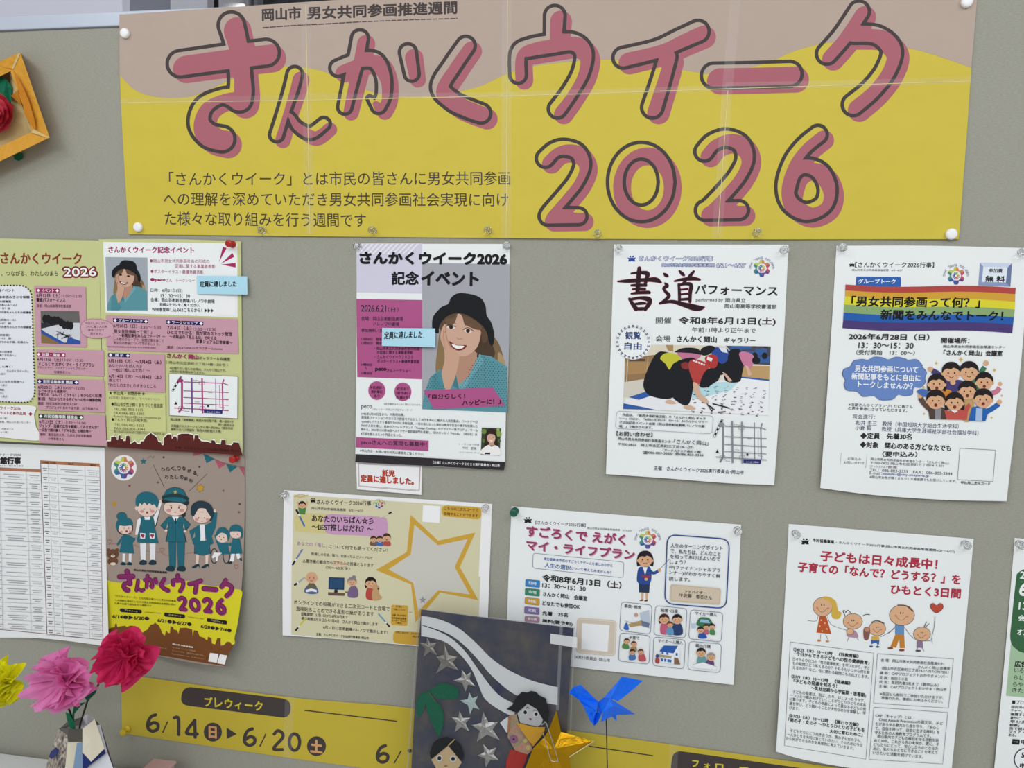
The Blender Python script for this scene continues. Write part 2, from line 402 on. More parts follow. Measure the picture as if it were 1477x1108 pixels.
# dark joint line of the rail
box('joint_strip', (-1.35, -0.0006, EYE+0.3842), (0.95, 0.0004, EYE+0.386), plain('dark_joint', '55565a', .6), board)
TT = EYE - 0.672
table = empty('folding_table', (-0.2, -0.33, 0)); tag(table, 'white topped table standing against the foot of the notice board', 'table')
tw = plain('white_laminate', '=c8c9c8', .35)
box('tabletop', (-1.25, -0.62, TT-.03), (0.85, -0.008, TT), tw, table, .004)
for x in (-1.2, .78):
    for y in (-.58, -.07): box('leg', (x, y, 0), (x+.03, y+.03, TT-.03), white_metal, table)

# things behind the board, seen over its rail
def back_panel(name, x0, x1, col, label, cat, y=2.55, rough=.5, z0=0.0, th=.04, top=150):
    a = P(np.array([x0, x1]), np.array([10, 10]), -y); z1 = 3.7
    o = box(name, (a[0][0], y-th, z0), (a[1][0], y, z1), plain(name, col, rough), None, .004)
    return tag(o, label, cat)
back_panel('partition_screen', -160, 188, 'd9d8e6', 'pale lilac white screen standing behind the left end of the board', 'screen', y=1.3)
back_panel('wall_panel', 186, 262, 'a5a6b2', 'grey blue panel seen over the rail right of the pale screen', 'panel', y=2.58, th=.03)
back_panel('wall_panel', 256, 309, 'e2e2ea', 'narrow white panel seen over the rail beside the dark gap', 'panel', y=2.5, th=.06)
back_panel('wall_panel', 308, 320, '3d3b3f', 'dark narrow strip between white panel and round pipe', 'panel', y=2.585, th=.02)
a = P(np.array([318., 352.]), np.array([10., 10.]), -2.4); cx = a[:, 0].mean(); r_ = (a[1][0]-a[0][0])/2
cyl_v = [(cx+r_*math.cos(k*math.pi/12), 2.4+r_*math.sin(k*math.pi/12), z) for z in (0, 3.7) for k in range(24)]
tag(mesh('round_pipe', cyl_v, [(k, (k+1) % 24, 24+(k+1) % 24, 24+k) for k in range(24)] + [tuple(range(24, 48)), tuple(range(23, -1, -1))], plain('pipe_paint', 'b9b8bb', .4), smooth=False),
    'pale round vertical pipe behind the board', 'pipe')
window = empty('window_1', (0.1, 2.56, 0)); window['kind'] = 'structure'
a = P(np.array([352., 358, 366, 371, 800, 1480]), np.full(6, 10.), -2.5)[:, 0]
box('window_frame', (a[0], 2.5, 0.3), (a[1], 2.59, 3.7), plain('frame_light', 'c9c8cc', .4), window)
box('window_frame', (a[2], 2.5, 0.3), (a[3], 2.59, 3.7), plain('frame_grey', '8f8e92', .4), window)
box('window_pane', (a[1], 2.56, 0.3), (a[2], 2.58, 3.7), plain('dark_glass', '46454a', .1), window)
box('window_pane', (a[3], 2.56, 0.3), (a[5]+.6, 2.58, 3.7), plain('dark_glass2', '3b393c', .12), window)

# ================================================================== the big banner
YEL, TAN, PNK, DRK, WHT = '=c3b143', '=ab998d', '=a05d68', '=403938', '=dde1e3'
ban = Sheet('event_banner', 'wide yellow and tan banner with big outlined pink lettering across the board top', 'banner',
    [[(173, 22), (600, -6), (1000, -18), (1409, -8)], [(173, 105), (600, 100), (1000, 92), (1402, 85)], [(177, 200), (600, 205), (1000, 205), (1394, 200)], [(185.5, 338), (560, 342), (950, 345), (1383, 345)]],
    lambda x, y: 0.0012 + 0.0012*(np.sin(x*.013)*np.sin(y*.02))**2 + .0012*sm((y-230)/115)*np.sin(x*.0096+.6)**2, paper(YEL, .5, .22, 14, .15, name='banner_paper'), n=(80, 24))
A = Art(ban, 'tan_wave')
wave = [(172.5, 108), (195, 130), (227, 140), (270, 140), (300, 130), (350, 108), (405, 96), (437, 97), (469, 104), (501, 120), (550, 136), (592, 139), (640, 137), (667, 131), (696, 123), (732, 106), (777, 94),
        (859, 86), (905, 88), (960, 97), (1004, 104), (1025, 106), (1099, 93), (1142, 75), (1176, 65), (1207, 61), (1271, 65), (1327, 73), (1401, 97.5)]
A.mats.append(paper(TAN, .5, .22, 14, .15, name='tan_print'))
A.raw(np.vstack([catmull(wave, 4), [(1410, -9), (1250, -14), (1130, -17), (1000, -19), (850, -16.5), (700, -11.5), (600, -7.3), (450, 2.2), (300, 12.4), (172.2, 21)]]), A.mats[0]); A.done()
for part, dx, dy, dr, col, nm in (('pink', 9.0, 8.2, -1.8, PNK, 'pink_lettering'), ('line', 0, 0, 0, DRK, 'outline_lettering')):
    A = Art(ban, nm)
    groups = [['sa'], ['n'], ['ka'], ['kadot'], ['ku'], ['u'], ['i'], ['bar'], ['ku2'], ['d2'], ['d0'], ['d2b'], ['d6']]
    for g in groups:
        cs = np.vstack([strokes(LET[k][1], LET[k][0]) for k in g])
        f0 = field(cs, dx, dy, dr); x0, y0, x1, y1 = bounds(cs, 14)
        fn = f0 if part == 'pink' else (lambda X, Y, f0=f0: np.abs(f0(X, Y)+2.6)-2.55)
        A.sdf(fn, x0, max(y0, -16), x1, y1, 1.6, col)
    A.done()
A = Art(ban, 'small_lettering', 'Z1')
A.t('岡山市', 1165, 93, 1335, 84, 54, DRK, .7)
A.v('Z2').t('男女共同参画推進週間', 72, 86, 735, 60, 56, DRK, .7)
A.v('px').l([(379, 40), (420, 37), (470, 34.5), (520, 31.5)], 1.6, '55494a', dash=(9, 1)).l([(522, 31.5), (580, 29), (660, 26.5)], 1.4, '55494a', dash=(7, 1.5))
A.done()
A = Art(ban, 'body_lettering', 'px')
A.t('「さんかくウイーク」とは市民の皆さんに男女共同参画', 244, 268, 736, 267, 20, DRK, .08)
A.t('への理解を深めていただき男女共同参画社会実現に向け', 236, 297, 733, 298, 20, DRK, .08)
A.t('た様々な取り組みを行う週間です', 238, 325, 528, 328, 20, DRK, .08); A.done()
tape = film('clear_tape', .07, .25)
def strip(sh, pts, wd, mat=tape, name='tape_strip', lift=.0004):
    A = Art(sh, name, 'px', lift=lift); A.l(pts, wd, mat); return A.done()
strip(ban, [(174, 146), (420, 142), (470, 138)], 9); strip(ban, [(470, 139.5), (740, 137)], 8); strip(ban, [(738, 136), (1048, 127)], 8); strip(ban, [(1046, 124), (1220, 121), (1400, 115)], 10)
strip(ban, [(440, 6), (447, 338)], 13); strip(ban, [(731, -12), (730, 343)], 14); strip(ban, [(1062, -15), (1049, 130), (1034, 343)], 15)
A = Art(ban, 'paper_seam'); seam = ink('=d2c784', .4)
for q in ([(174, 148), (470, 144), (740, 138), (850, 135), (1048, 128), (1400, 117)], [(441, 8), (447, 338)], [(732, 0), (730, 343)], [(1050, 130), (1035, 343)]): A.l(q, .8, seam)
A.done()

# ================================================================== helpers for repeated printed marks
def emblem(A, cx, cy, r, text=True):
    """round star emblem in rainbow colours with lettering above (coordinates in the current view)"""
    k = A.vw[2]
    cols = ['c9cf5f', 'd58a5a', 'c0566b', '6b4a8e', '3f66a8', '4b8f86']
    for i in range(6):
        a = -math.pi/2 + i*math.pi/3
        for sgn, cc in ((-1, cols[i]), (1, cols[(i+1) % 6])):
            pt = [(cx+r*math.cos(a+sgn*x)*q, cy+r*math.sin(a+sgn*x)*q) for x, q in ((0, 1.0), (.22, .98), (.62, .62), (.0, .55))]
            A.p(pt, cc)
    A.e(cx, cy, r*.52, r*.52, 'e9ecef', n=12)
    for i in range(12):
        a = i*math.pi/6; A.l([(cx+r*.12*math.cos(a), cy+r*.12*math.sin(a)), (cx+r*.42*math.cos(a), cy+r*.42*math.sin(a))], r*.1/k, cols[(i//2+1) % 6])
    if text:
        s = 'ひらく、つながる、わたしのまち'; n = len(s)
        for i, ch in enumerate(s):
            if ch == '、': continue
            a = math.radians(-172 + 164*i/(n-1)); x, y = cx+r*1.36*math.cos(a), cy+r*1.3*math.sin(a)+r*.1; tx, ty = -math.sin(a), math.cos(a); h = r*.27
            g, f = glyphs(ch); o = A.tx([(x, y)])[0]; t = np.array([tx, ty])*h/k; u = np.array([math.cos(a), math.sin(a)])*h/k
            A.add(o + (g[:, :1]-.5)*t + (g[:, 1:]-.5)*u, f, '2f437f', bump=False)
def citymark(A, cx, cy, w, col='1d1c20'):
    """city emblem: two heads over a joined body"""
    for sx in (-1, 1): A.e(cx+sx*w*.17, cy-w*.26, w*.11, w*.11, col, n=10)
    A.p([(cx-w*.5, cy-w*.16), (cx-w*.2, cy-w*.1), (cx, cy-w*.16), (cx+w*.2, cy-w*.1), (cx+w*.5, cy-w*.16), (cx+w*.34, cy+w*.05), (cx+w*.42, cy+w*.3), (cx+w*.1, cy+w*.3), (cx, cy+w*.2), (cx-w*.1, cy+w*.3), (cx-w*.42, cy+w*.3), (cx-w*.34, cy+w*.05)], col)
def face(A, cx, cy, r, skin='e3b68c', hair='2a2222', long=False, mouth='7c2f2b', bald=False, eye='2a2222', gape=False, blush=True, part=0.0):
    if long: A.b([(cx-r*1.08, cy-r*.3), (cx, cy-r*1.15), (cx+r*1.08, cy-r*.3), (cx+r*1.1, cy+r*.9), (cx+r*.6, cy+r*.8), (cx-r*.6, cy+r*.8), (cx-r*1.1, cy+r*.9)], hair, 4)
    A.e(cx-r*.98, cy+r*.15, r*.2, r*.24, skin, n=8); A.e(cx+r*.98, cy+r*.15, r*.2, r*.24, skin, n=8)
    A.e(cx, cy, r, r*1.02, skin, n=22)
    if blush: A.e(cx-r*.52, cy+r*.32, r*.2, r*.13, 'd89a86', n=8); A.e(cx+r*.52, cy+r*.32, r*.2, r*.13, 'd89a86', n=8)
    if not bald:
        A.b([(cx-r*1.06, cy+r*.05), (cx-r*1.02, cy-r*.6), (cx-r*.45, cy-r*1.16), (cx+r*.4, cy-r*1.18), (cx+r*1.02, cy-r*.6), (cx+r*1.06, cy+r*.05), (cx+r*.8, cy-r*.3), (cx+r*(.25+part), cy-r*.55), (cx+r*part, cy-r*.4), (cx-r*.5, cy-r*.45), (cx-r*.85, cy-r*.25)], hair, 4)
    for sx in (-1, 1): A.e(cx+sx*r*.36, cy+r*.04, r*.09, r*.11, eye, n=8)
    if gape: A.e(cx, cy+r*.55, r*.2, r*.2, mouth, n=10)
    else: A.l([(cx-r*.24, cy+r*.46), (cx, cy+r*.6), (cx+r*.24, cy+r*.46)], max(.5, r*.08/A.vw[2]), mouth, True)
def star(A, cx, cy, r, col, rot=-math.pi/2, inner=.42, n=5):
    A.p([(cx+(r if i % 2 == 0 else r*inner)*math.cos(rot+i*math.pi/n), cy+(r if i % 2 == 0 else r*inner)*math.sin(rot+i*math.pi/n)) for i in range(2*n)], col)
def roadmap(A, col, col2, box=None):
    """street plan, in the GM view"""
    A.l([(300, 290), (300, 635), (255, 695)], 3.0, col); A.l([(428, 232), (436, 702)], 2.6, col2); A.l([(567, 237), (575, 708)], 2.2, col)
    A.l([(748, 245), (752, 655)], 1.3, col2); A.l([(858, 252), (838, 310), (845, 665)], 2.0, col); A.l([(800, 330), (803, 620), (870, 632)], .7, col)
    A.l([(320, 285), (850, 305), (915, 328)], 1.3, col); A.l([(320, 403), (922, 428)], 1.2, col); A.l([(320, 492), (922, 522)], 1.2, col)
    A.l([(320, 570), (922, 600)], 1.0, col); A.l([(195, 633), (922, 668)], 1.3, col)
    A.l([(290, 212), (170, 410)], 3.0, '26242a'); A.l([(286, 218), (172, 406)], 1.9, 'e1e5e9'); A.l([(283, 222), (180, 395)], 2.2, '26242a', dash=(3.5, 3))
    A.e(278, 268, 42, 26, col, n=10); A.p([(195, 588), (218, 548), (242, 588)], '26242a')
    for x, y in ((562, 300), (572, 640), (292, 640)): A.ro([(x-38, y-25), (x+38, y-22), (x+38, y+28), (x-38, y+25)], 20, .6, col)
    A.p([(592, 660), (840, 662), (838, 712), (590, 702)], '2a2f78'); A.t('さんかく岡山', 630, 698, 805, 703, 22, 'dfe3ee'); A.p([(632, 594), (662, 596), (660, 622), (634, 620)], '2c2238')
    for x0, y0, x1, y1, s in ((450, 272, 520, 276, '岡山電車'), (650, 434, 705, 436, '郵便局'), (680, 594, 765, 598, '商店街'), (470, 558, 530, 560, '西川緑道'), (335, 685, 400, 687, '国道')): A.t(s, x0, y0, x1, y1, 14, '3a343c')
SKY = [(45, 965), (105, 965), (108, 900), (155, 900), (157, 845), (165, 900), (190, 905), (195, 945), (215, 945), (220, 878), (250, 878), (252, 935), (290, 935), (290, 960), (330, 960), (338, 885), (380, 880), (390, 900), (402, 1005), (440, 985), (470, 962), (505, 1005),
       (555, 1005), (560, 968), (605, 965), (635, 900), (655, 880), (690, 860), (712, 838), (740, 862), (775, 885), (800, 905), (830, 975), (870, 985), (880, 1025), (905, 1025), (910, 925), (950, 945), (972, 950), (975, 860), (1015, 860), (1030, 912), (1060, 890), (1092, 892), (1105, 955), (1125, 955), (1130, 870)]
LIM, MAG, PKB = '=bdc087', 'a02a63', 'cf9fae'
# ================================================================== open leaflet, upper left (two joined pages)
dG = lambda x, y: 0.0015 + 0.010*sm((y-360)/300)*sm((330-x)/420) + 0.006*sm((y-480)/300)
leafL = Sheet('programme_leaflet', 'lime green programme sheet with pink event boxes at the left edge of the board', 'leaflet',
    [[(-260, 341), (-60, 343), (143, 347)], [(-255, 480), (-50, 486), (146, 492)], [(-250, 622), (-40, 634), (154, 644)]], dG, paper(LIM, .38, .08, 9, .4, name='lime_paper'), n=(24, 20))
A = Art(leafL, 'title_lettering', 'G1')
A.t('さんかくウイーク', 5, 175, 408, 178, 55, '8a3f2c', .55)
A.t('く、つながる、わたしのまち', -15, 236, 290, 236, 26, '3a3a2c', .1)
A.t('2026', 318, 240, 483, 238, 45, '7a1f2a', 2.2, 10); A.t('2026', 320, 238, 481, 236, 42, 'f1efe9', .35); A.done()
A = Art(leafL, 'dotted_panel', 'G1')
pn = [(-300, 283), (110, 283), (140, 300), (160, 345), (172, 810), (160, 850), (130, 866), (-300, 862)]
A.p(pn, 'dcdde4')
q = catmull([(-40, 284), (100, 284), (135, 298), (158, 340), (165, 560), (173, 800), (162, 848), (125, 868), (-40, 860)], 10)
seg = np.concatenate([[0], np.cumsum(np.linalg.norm(np.diff(q, axis=0), axis=1))])
for d in np.arange(0, seg[-1], 15.5): A.e(np.interp(d, seg, q[:, 0]), np.interp(d, seg, q[:, 1]), 4.3, 4.3, '1f1d22', n=6)
A.v('G5').lines([('催イベント', -15, 97, 95, 97, 20), ('絵本読みきかせ体験', -10, 140, 197, 141, 18), ('の図書室', -5, 168, 73, 168, 14), ('れあいルーム）', -10, 192, 110, 192, 15), ('～11：30', -5, 213, 66, 214, 13), ('での赤ちゃんとその保護者', -10, 240, 205, 242, 15),
    ('公民館ホール）', -10, 290, 104, 291, 14), ('～11：00', -8, 313, 72, 314, 13), ('での赤ちゃんとその保護者', -10, 338, 208, 340, 15), ('研修室）', -5, 392, 62, 392, 14), ('～11：30', -5, 413, 72, 413, 13), ('までのお子様、妊婦さん', -8, 438, 188, 440, 14),
    ('館の図書室', -8, 503, 82, 504, 14), ('働ける社会へ」', -8, 526, 104, 527, 15), ('（日）', 0, 550, 45, 550, 13), ('しも輝く！', -5, 602, 84, 603, 14), ('さんかくウイーク」', 45, 630, 186, 632, 14), ('（土）', -5, 649, 33, 649, 13),
    ('くいられる社会へ」', -5, 702, 156, 703, 16), ('（土）', 5, 725, 44, 725, 13), ('講座', -3, 755, 26, 755, 13), ('ク」', -3, 778, 22, 778, 13), ('（土）', 5, 800, 46, 800, 13)], '3b3840', .1); A.done()
A = Art(leafL, 'white_panel', 'G1')
A.b([(-300, 880), (-40, 882), (165, 885), (170, 930), (180, 990), (200, 1056), (0, 1042), (-300, 1020)], 'e2e1e2')
A.v('G5').lines([('ウイーク2026', 0, 880, 137, 886, 22), ('ラスト応募作品展', 0, 914, 172, 919, 21)], '8c2440', .2)
A.p([(203, 897), (216, 911), (203, 925), (190, 911)], '9b1f3c')
A.lines([('26（金）', 0, 945, 48, 946, 15), ('会場、岡山ふれあいセンター', -5, 970, 205, 974, 13), ('市民ホール', 12, 1016, 90, 1018, 13), ('6（月）', 5, 1038, 55, 1039, 13)], '4b4850', .05); A.done()
def pinkbox(A, q, hd, hdq, hcol):
    A.p(q, PKB); A.p(hdq, hcol)
    (x0, y0), (x1, y1), (x2, y2), (x3, y3) = hdq; h = y3-y0; w = x1-x0; cx = (x0+x1)/2
    for xx, yy in ((x0+h*.55, (y0+y3)/2), (x1-h*.55, (y1+y2)/2)): A.p([(xx, yy-h*.4), (xx+h*.4, yy), (xx, yy+h*.4), (xx-h*.4, yy)], 'f0edf2')
    A.t(hd, x0+h*1.4, y3-h*.12, x1-h*1.4, y2-h*.12, h*.78, 'f0e6ee', .12)
NAV = '211a5c'
A = Art(leafL, 'event_box', 'G1')
pinkbox(A, [(170, 285), (428, 290), (433, 592), (178, 588)], 'イベント', [(180, 298), (297, 300), (297, 319), (180, 318)], MAG)
A.lines([('6月13日（土）', 183, 341, 300, 344, 19), ('書道パフォーマンス', 182, 364, 326, 366, 19)], '2f1d28', .25); A.t('11:00～12:00', 308, 342, 408, 344, 14, '5a3a48'); A.t('演者：岡山南高等学校書道部', 183, 393, 355, 395, 16, '5a3a48', .05)
A.p([(203, 409), (395, 412), (402, 577), (206, 572)], '2b2f38'); A.p([(203, 409), (395, 412), (396, 470), (204, 470)], '6a6a66'); A.p([(204, 500), (330, 470), (398, 470), (401, 560), (300, 572)], 'c8ccd2')
A.p([(205, 512), (320, 573), (206, 572)], '8a7048'); A.p([(205, 505), (330, 574), (300, 574), (205, 522)], '2f55a8'); A.p([(401, 560), (402, 577), (330, 574), (340, 540)], '2f55a8')
rnd = random.Random(4)
for i in range(9): A.e(225+i*16, 455+rnd.uniform(-9, 9)+i*3, 14, 22, '1b1c20', n=8)
for i in range(9): A.l([(270+rnd.uniform(0, 90), 500+rnd.uniform(0, 50))]*1 + [(280+rnd.uniform(0, 90), 508+rnd.uniform(0, 45))], .8, '2a2a30')
A.done()
A = Art(leafL, 'event_box', 'G1')
pinkbox(A, [(182, 602), (518, 608), (520, 738), (188, 724)], '体験・講座', [(182, 617), (327, 621), (327, 641), (184, 637)], MAG)
A.lines([('6月13日（土）', 187, 660, 305, 664, 18), ('すごろくで えがく マイ・ライフプラン', 192, 684, 472, 690, 19)], '2f1d28', .22); A.t('13:30～15:30', 312, 661, 416, 665, 13, '5a3a48'); A.t('アドバイザー：ファイナンシャルプランナー', 187, 700, 438, 707, 14, '4a2c3a'); A.t('佐藤香名さん', 270, 722, 352, 725, 14, '4a2c3a')
A.done()
A = Art(leafL, 'event_box', 'G1')
pinkbox(A, [(183, 748), (522, 756), (524, 918), (190, 906)], '市民協働事業 講座', [(186, 752), (393, 757), (393, 778), (187, 773)], NAV)
A.lines([('6月25日（木）', 190, 800, 308, 803, 18), ('子どもは日々成長中！', 190, 818, 335, 821, 15), ('子育ての「なんで？どうする？」をひもとく3日間', 190, 836, 507, 843, 17), ('第1回　今日からできる子どもへの性の健康教育', 190, 857, 503, 864, 16)], '2f1d28', .2)
A.t('10:00～12:00', 316, 801, 422, 805, 13, '5a3a48'); A.lines([('講師：特定非営利活動法人CAP', 190, 880, 385, 885, 15), ('プロジェクトおかやま代表　山下明美さん', 230, 899, 493, 908, 15)], '4a2c3a', .05); A.done()
A = Art(leafL, 'event_box', 'G1')
pinkbox(A, [(190, 922), (526, 930), (532, 1084), (196, 1068)], '市民協働事業 講演会', [(192, 926), (417, 932), (417, 953), (193, 947)], '2f4a34')
A.lines([('6月27日（土）', 196, 972, 312, 976, 18), ('ジェンダー目線で広告を観察してみませんか？', 196, 992, 493, 1001, 17), ('～広告で読み解く「デキる男」の現在地～', 196, 1012, 455, 1020, 16)], '2f1d28', .2)
A.t('13:30～16:00', 320, 973, 428, 978, 13, '5a3a48'); A.lines([('講師：東京造形大学、九州大学非常勤講師', 200, 1034, 457, 1044, 15), ('小林美香さん', 240, 1055, 320, 1059, 14)], '4a2c3a', .05); A.done()

leafR = Sheet('programme_leaflet', 'lime green leaflet page with portrait photo, pink boxes, street map and brown skyline', 'leaflet',
    [[(142.5, 345), (246, 345), (347.5, 348)], [(147, 500), (247, 502), (349, 505)], [(155, 645), (250, 651), (350, 657)]], lambda x, y: dG(x, y)+.0004, paper(LIM, .38, .08, 9, .4, name='lime_paper'), n=(16, 24))
A = Art(leafR, 'event_panel', 'G2'); A.p([(55, 58), (1300, 72), (1302, 757), (80, 712)], WHT)
A.t('さんかくウイーク記念イベント', 108, 158, 898, 162, 58, MAG, .35)
for q in ([(1165, 102), (1200, 115), (1130, 245)], [(1253, 160), (1272, 195), (1145, 262)], [(1283, 252), (1284, 295), (1148, 268)]): A.p(q, 'b02a63')
A.lines([('●岡山市男女共同参画社会の形成の', 490, 250, 1040, 256, 36), ('促進に関する事業者表彰', 720, 298, 1095, 305, 36), ('●ポスターイラスト最優秀賞表彰', 497, 348, 985, 357, 36)], 'a84a74', .08)
A.t('●peco', 495, 428, 632, 428, 34, MAG, .5); A.t('さん　トークショー', 640, 430, 905, 430, 32, 'a84a74')
A.lines([('日時：6月21日(日)', 497, 525, 790, 528, 36), ('13：30～15：30', 590, 572, 860, 575, 32), ('会場：岡山芸術創造劇場ハレノワ中劇場', 497, 610, 1088, 628, 36), ('詳細はチラシをご覧ください。', 582, 650, 955, 660, 28), ('WEB参加申し込みはこちらから！▶▶▶', 508, 700, 1080, 712, 36)], '33303a', .12)
A.p([(1112, 555), (1283, 558), (1285, 740), (1113, 735)], 'f2f3f5'); A.done()
def portrait(A, X, Y, det=True):
    """print of a smiling woman in a black hat resting her cheek on her hand; X,Y map unit coordinates (0..1 wide, 0..1.27 high)"""
    vm = lambda v: float(np.interp(v, [0, .22, .475, .62, .69, .775, .87, 1.0, 1.27], [0, .19, .37, .49, .55, .615, .675, .9, 1.27]))
    X0, Y0 = X, Y; X = lambda u, v: X0(u, vm(v)); Y = lambda u, v: Y0(u, vm(v))
    m = lambda *p: [(X(u, v), Y(u, v)) for u, v in p]
    hatm = lambda *p: [(X0(u, v), Y0(u, v)) for u, v in p]
    bl = lambda pts, c: A.b(m(*pts), c, 5)
    bl([(.22, .50), (.18, .75), (.16, .98), (.26, 1.06), (.36, .9), (.34, .6)], '8f7550')
    bl([(.70, .45), (.86, .62), (.93, .80), (.975, .96), (.96, 1.04), (.80, 1.04), (.66, .9), (.6, .6)], '7d6548'); bl([(.74, .55), (.82, .7), (.84, .85), (.72, .95), (.62, .8), (.64, .6)], '4d3a2c')
    bl([(.88, .8), (.95, .88), (.97, .99), (.9, .98)], 'b0956c')
    A.p(m((.0, 1.27), (.02, 1.15), (.09, 1.02), (.2, .96), (.36, 1.0), (.42, 1.08), (.58, 1.0), (.66, .84), (.8, .86), (.99, .93), (1.0, 1.27)), '5d98a3')
    bl([(.56, .6), (.70, .56), (.74, .66), (.71, .76), (.665, .82), (.57, .82)], '4d3a2c')
    A.p(m((.36, .84), (.43, 1.09), (.60, .96), (.64, .82), (.56, .74)), 'b98e77')
    A.p(m((.54, 1.0), (.67, .82), (.72, .9), (.58, 1.0), (.45, 1.14), (.42, 1.07)), '6fa9b3'); A.p(m((.37, .96), (.40, 1.0), (.43, 1.1), (.36, 1.08)), '447e8a')
    bl([(.27, .62), (.285, .40), (.38, .24), (.52, .22), (.64, .34), (.68, .52), (.64, .72), (.53, .86), (.42, .87), (.33, .78)], 'd3ab95')
    bl([(.13, .40), (.16, .30), (.27, .18), (.42, .13), (.58, .16), (.72, .28), (.76, .42), (.76, .62), (.70, .66), (.68, .52), (.60, .42), (.50, .44), (.46, .30), (.41, .27), (.35, .36), (.28, .40), (.26, .56), (.2, .5)], '5f4836')
    bl([(.27, .36), (.36, .33), (.41, .26), (.37, .42), (.3, .46)], '70563f'); bl([(.47, .30), (.6, .36), (.69, .46), (.66, .5), (.56, .47), (.5, .42)], '6b503b')
    A.b(hatm(*[(.115, .36), (.13, .26), (.22, .16), (.30, .12), (.335, .05), (.42, .0), (.58, .01), (.68, .05), (.73, .13), (.745, .23), (.80, .31), (.835, .44), (.82, .55), (.78, .53), (.74, .40), (.64, .30), (.50, .23), (.38, .22), (.27, .27), (.20, .36), (.19, .44), (.13, .42)]), '16181c', 5)
    if det:
        for ex, ey in ((.335, .475), (.53, .515)): bl([(ex-.048, ey+.004), (ex, ey-.022), (ex+.048, ey+.012), (ex, ey+.026)], 'd9cdc8'); A.e(X(ex, ey), Y(ex, ey), X(ex+.024, ey)-X(ex, ey), X(ex+.024, ey)-X(ex, ey), '33241e', n=10)
        A.l(m((.27, .475), (.31, .44), (.39, .47)), .8, '3a2822', True); A.l(m((.47, .505), (.53, .475), (.60, .52)), .8, '3a2822', True)
        A.l(m((.29, .42), (.34, .40), (.39, .42)), .9, '7a5a48', True); A.l(m((.49, .44), (.55, .43), (.61, .46)), .9, '7a5a48', True)
        A.l(m((.40, .61), (.43, .63), (.47, .62)), .7, 'a87762', True)
    else:
        for ex, ey in ((.335, .475), (.53, .515)): A.e(X(ex, ey), Y(ex, ey), (X(.04, 0)-X(0, 0)), (X(.025, 0)-X(0, 0)), '33241e', n=8)
    bl([(.315, .66), (.40, .705), (.515, .705), (.48, .765), (.41, .785), (.345, .74)], '7c2a28'); bl([(.345, .69), (.405, .712), (.485, .715), (.46, .75), (.405, .758), (.36, .73)], 'efe6e2')
    bl([(.27, .44), (.23, .50), (.21, .62), (.25, .76), (.26, .90), (.22, 1.0), (.21, 1.1), (.30, 1.13), (.38, 1.02), (.43, .90), (.42, .84), (.34, .76), (.29, .64)], 'd0a58c')
    A.l(m((.27, .46), (.285, .62), (.34, .76)), .7, 'a97c66', True); A.l(m((.245, .52), (.25, .66), (.27, .78)), .6, 'b0836c', True); A.l(m((.255, .55), (.28, .53)), .5, '8c4a44')
    A.p(m((.12, 1.0), (.22, .97), (.27, 1.13), (.34, 1.2), (.28, 1.27), (.1, 1.27)), '4f8d98')
A = Art(leafR, 'photo_print', 'G2'); A.p([(78, 198), (465, 203), (470, 693), (92, 682)], 'a5adb5')
portrait(A, lambda u, v: 92+373*u - 4*v*0, lambda u, v: 228+365*v, False); A.done()
A = Art(leafR, 'event_box', 'G2'); A.p([(83, 736), (1303, 773), (1306, 1027), (86, 1027)], PKB)
A.v('G3').p([(85, -10), (1252, 18), (1256, 188), (95, 158)], PKB); A.v('G2')
for hd, q in (('グループトーク', [(148, 765), (473, 776), (473, 812), (148, 800)]), ('ワークショップ', [(643, 783), (984, 796), (984, 832), (643, 819)])):
    A.p(q, NAV)
    for i, s_ in ((0, 1), (1, -1)): x = q[i][0]+s_*20; y = q[i][1]+18; A.p([(x, y-16), (x+16, y), (x, y+16), (x-16, y)], 'f0edf2')
    A.t(hd, q[0][0]+52, q[3][1]-5, q[1][0]-52, q[2][1]-6, 26, 'e8e4f0', .15)
A.lines([('6月28日（日）', 153, 851, 370, 857, 34), ('「男女共同参画って何？」', 145, 904, 508, 912, 36), ('～新聞記事をみんなでトーク！～', 200, 940, 632, 952, 34), ('7月4日（土）', 652, 867, 873, 877, 34), ('ひと目でわかる！我が家のストック管理', 650, 912, 1250, 932, 38), ('～消耗品の「見える化」で叶える', 672, 950, 1105, 968, 34), ('家事シェア＆日常備蓄～', 918, 996, 1252, 1010, 34)], '3a1f2c', .2)
A.t('13:30～15:30', 388, 860, 592, 864, 26, '5a3a48'); A.t('13:30～15:30', 890, 878, 1102, 882, 26, '5a3a48'); A.t('少人数のグループで、新聞記事を通じて', 152, 972, 618, 990, 30, '5a3a48'); A.t('男女共同参画について学びましょう。', 152, 1006, 580, 1020, 28, '5a3a48')
A.v('G3'); A.t('※岡山市男女共同参画社会の形成の促進に関する条例推進月間事業', 90, 130, 522, 142, 14, '6a4a58'); A.t('講師：OKAYAMAお片づけチームmomo', 622, 142, 1112, 156, 26, '4a2c3a', .05); A.done()
A = Art(leafR, 'event_box', 'G3'); A.p([(90, 182), (600, 190), (606, 530), (98, 510)], PKB); A.p([(98, 180), (290, 186), (290, 220), (98, 213)], NAV)
for x, y in ((120, 198), (273, 203)): A.p([(x, y-15), (x+15, y), (x, y+15), (x-15, y)], 'f0edf2')
A.t('展 示', 160, 211, 235, 213, 24, 'e8e4f0', .1)
A.lines([('5月11日（月）～7月4日（土）', 103, 264, 570, 280, 32), ('6月14日（日）～7月4日（土）', 106, 400, 570, 414, 32)], '3a1020', .3); A.lines([('あなたのいちばん☆彡', 103, 308, 400, 314, 32), ('～BEST推しはだれ？～', 140, 345, 468, 352, 32), ('教えて！', 106, 436, 208, 438, 28), ('「わたしのまち」のすきなところ', 103, 480, 522, 494, 34)], '3a1f2c', .1); A.done()
